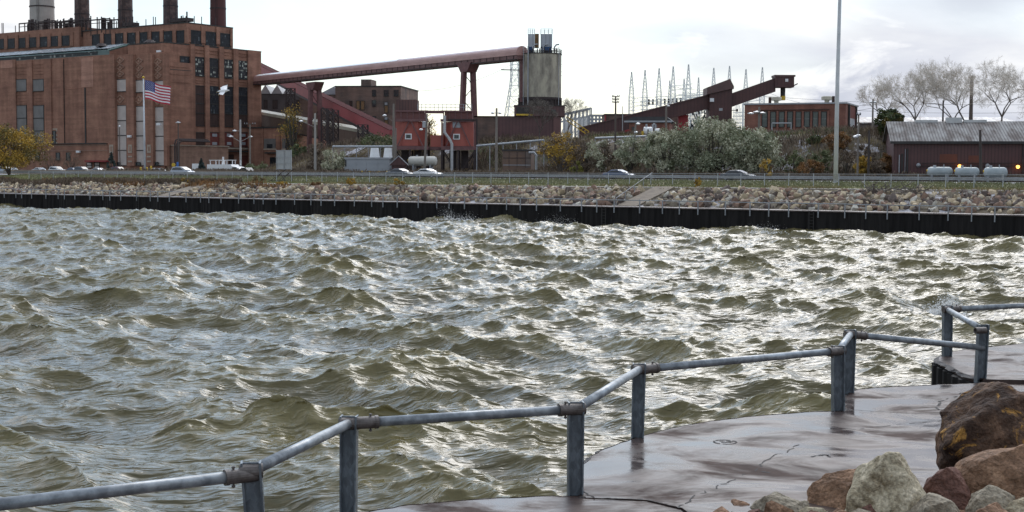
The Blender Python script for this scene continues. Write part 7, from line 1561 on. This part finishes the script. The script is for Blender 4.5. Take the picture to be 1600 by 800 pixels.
for i, u_ in enumerate((565.5, 578, 591.5, 604.5)):
    a = hit(u_, 266, 54.5); g0 = ground(a.x, a.y); f = thing('bollard', ['yellow bollard at the left end of the row before the grey shed', 'second yellow bollard from the left before the grey shed', 'third yellow bollard from the left before the grey shed', 'yellow bollard at the right end of the row before the grey shed'][i], 'bollard', (a.x, a.y, g0), 0, 'yellow bollards before the grey equipment shed'); MB().lathe([(.16, -.2), (.16, 1.0), (.1, 1.1)], 10).build('post', yellow, f)
# tanks
tankm = pm('tank_paint', (0.38, 0.42, 0.43), (0.27, 0.31, 0.32), scale=.8, rough=.45)
def tank(u0, u1, vt, vb, t_, mat, label, group=None, rz=None):
    a = hit(u0, 268, t_); b_ = hit(u1, 268, t_); c = (a+b_)/2; g0 = hit((u0+u1)/2, vb, t_).z; r_ = (hit(u0, vt, t_).z-g0)/2; L_ = (b_-a).to_2d().length; g1 = ground(c.x, c.y); f = thing('storage_tank', label, 'tank', (c.x, c.y, g1), SHORE*.5 if rz is None else rz, group); zc = g0-g1+r_+.15
    pr_ = [(.01, 0), (r_*.5, .08), (r_*.85, .22), (r_, .5), (r_, L_-.5), (r_*.85, L_-.22), (r_*.5, L_-.08), (.01, L_)]; m = MB(); n = 24
    vs = [(-L_/2+x, rr*math.cos(2*math.pi*j/n), zc+rr*math.sin(2*math.pi*j/n)) for rr, x in pr_ for j in range(n)]; m.add(vs, [(i*n+j, i*n+(j+1) % n, (i+1)*n+(j+1) % n, (i+1)*n+j) for i in range(len(pr_)-1) for j in range(n)]); m.build('shell', mat, f, smooth=True)
    for x in (-L_*.3, L_*.3): MB().box(x-.15, x+.15, -r_*.7, r_*.7, -.2, zc-r_*.7).build('saddle', tin, f)
    m = MB(); m.tube([(-L_*.2, 0, zc+r_-.05), (-L_*.2, 0, zc+r_+.25)], .2, 8); m.tube([(L_*.15, 0, zc+r_-.05), (L_*.15, 0, zc+r_+.35)], .07, 6); m.build('hatch', tin, f)
    m = MB(); m.tube([(-L_/2-.01, -r_*.3, zc+r_*.2), (-L_/2+.3, -r_*.35, zc+r_*.2)], .16, 10); m.build('gauge', yellow, f); return f
gT = 'grey tanks before the maroon shed'
tank(1449, 1488, 262.5, 277, 52.5, tankm, 'grey cylindrical tank, leftmost of three before the maroon shed', gT)
tank(1492, 1530, 263, 277.5, 52.5, tankm, 'grey cylindrical tank in the middle of three before the maroon shed', gT)
f = tank(1537, 1574, 263, 279.5, 52.5, tankm, 'grey cylindrical tank with a metal ladder at its right, rightmost of three', gT)
m = MB(); m.beam((3.6, -.3, 0), (3.6, -.3, 2.2), .07); m.beam((4.1, -.3, 0), (4.1, -.3, 2.2), .07)
for z in np.arange(.3, 2.2, .3): m.beam((3.6, -.3, z), (4.1, -.3, z), .05)
m.build('ladder', galv, f)
tank(642, 679, 245.5, 260.5, 72, pm('cream_tank', (0.62, 0.60, 0.54), (0.5, 0.48, 0.43), scale=1, rough=.5), 'cream cylindrical tank beneath the twin hoppers')
a = hit(1006, 207, 84); f = thing('tank_cluster', 'small white tanks on the plateau in front of the red brick gatehouse', 'tank', (a.x, a.y, ground(a.x, a.y)), .1); k = a.y/F
MB().tube([(0, 0, .9), (13*k, 0, .9)], .75, 16).build('tank', white, f); MB().tube([(17*k, 0, .8), (25*k, 0, .8)], .6, 16).build('tank', white, f); m = MB()
for x in (4, 14, 18): m.tube([(x*k, 0, 1.4), (x*k, 0, 2.2)], .18, 8)
m.build('fitting', tin, f); MB().box(-3*k, -1*k, -.5, .5, 0, .9).build('yellow_base', yellow, f)
# pale construction clutter left of pump house
a = hit(755, 268, 56); f = thing('concrete_blocks', 'pale low concrete blocks beside the left side of the brown pump house', 'blocks', (a.x, a.y, 2.9), SHORE); 
for i, (x, w_, h) in enumerate(((0, 2.2, .9), (2.5, 1.6, .6), (4.3, 1.8, .95))): MB().box(x, x+w_, 0, 1, -.1, h).build('block', pm('footing', (0, 0, 0)), f)
# horizontal pipes across the slope
for (u0, v0, u1, v1, t_, lb) in ((745, 228, 850, 219, 80, 'dark pipeline with pale top running level across the slope left of the silo'), (930, 216, 1010, 213, 76, 'pale pipeline on short stilts crossing above the small olive trees'), (520, 229, 614, 229, 84, 'grey pipeline behind the grey equipment shed')):
    a = hit(u0, v0, t_); b_ = hit(u1, v1, t_); f = thing('pipeline', lb, 'pipeline', a); d = b_-a; MB().tube([(0, 0, 0), d], .2, 8).build('pipe', galv, f)
    for k in range(6): p = d*(k/5); gz = ground(a.x+p.x, a.y+p.y)-a.z; MB().tube([p, (p.x, p.y, min(gz, p.z-.3)-.3)], .09, 6).build('stilt', tin, f)
# ---------------------------------------------------------------- wires
wirem = pm('wire', (0.12, 0.12, 0.13), (0.10, 0.10, 0.11), scale=1)
def wire(u0, v0, Y0, u1, v1, Y1, sag, label, r_=.035, grp='overhead wires'):
    a = at(u0, v0, Y0); b_ = at(u1, v1, Y1); f = MB(); pts = [a.lerp(b_, k/16)-Vector((0, 0, sag*4*(k/16)*(1-k/16))) for k in range(17)]; f.tube(pts, r_, 4); o = f.build('overhead_wire', wirem); tag(o, label, 'wire', grp)
wire(615, 140, 440, 797, 102, 440, 3, 'single slack wire from the old mill to the lattice tower', .045)
wire(876, 112, 440, 1760, 160, 360, 4, 'upper long wire running right from the silo past the masts')
wire(876, 118, 440, 1760, 170, 360, 5, 'lower long wire running right from the silo past the masts')
wire(876, 100, 470, 1076, 122, 470, 3, 'faint short wire from the silo to the tallest needle mast', .03)
wire(1191, 140, 400, 1362, 163, 280, 2, 'upper wire between the rightmost mast and the pale pole', .03)
wire(1191, 148, 400, 1362, 169, 280, 2.5, 'lower wire between the rightmost mast and the pale pole', .03)
# ---------------------------------------------------------------- breaking splashes
sprm = pm('spray_white', (0.85, 0.85, 0.84), (0.75, 0.75, 0.74), scale=3, rough=.6)
def splash(u, v, Yd, w_, h, n, seed, label, lean=.3):
    rg = np.random.default_rng(seed); c = at(u, v, Yd); m = MB()
    for k in range(n):
        r_ = rg.uniform()**1.6; a = rg.normal(0, w_*.4*(1-.4*r_)); z = h*r_*rg.uniform(.6, 1.1); s_ = (0.012+.03*(1-r_)**2)*rg.uniform(.5, 1.5)*(1 if w_ > .5 else .6); p = np.array([a+z*lean, rg.normal(0, w_*.25), z-.25])
        t4 = rg.normal(size=(4, 3))*s_; m.add([tuple(p+q) for q in t4], [(0, 1, 2), (0, 2, 3), (0, 3, 1), (1, 3, 2)])
    o = m.build('spray', sprm, recalc=False); o.location = c; tag(o, label, 'spray', kind='stuff')
splash(1474, 486, 58, 1.0, 1.0, 2600, 1, 'burst of white spray from a wave beside the far railing post')
splash(703, 340, 164, 1.6, 1.5, 500, 2, 'white splash where a wave hits the black quay wall', -.3); splash(725, 342, 162, 2, 1.2, 400, 3, 'small white splash against the quay wall', .2)
splash(797, 350, 155, 3.2, .8, 500, 4, 'low white surf along the foot of the quay wall'); splash(872, 352, 150, 3.2, 1.5, 600, 5, 'white surf and drips against the quay wall', -.2)
splash(1192, 360, 130, 2.6, 1.0, 500, 6, 'white breaking crest close to the quay wall at right'); splash(800, 722, 30, .12, .3, 260, 7, 'small streak of white foam on a wave behind the railing', .0)
# ================================================================ far shore left behind: soft low treeline beyond the plant
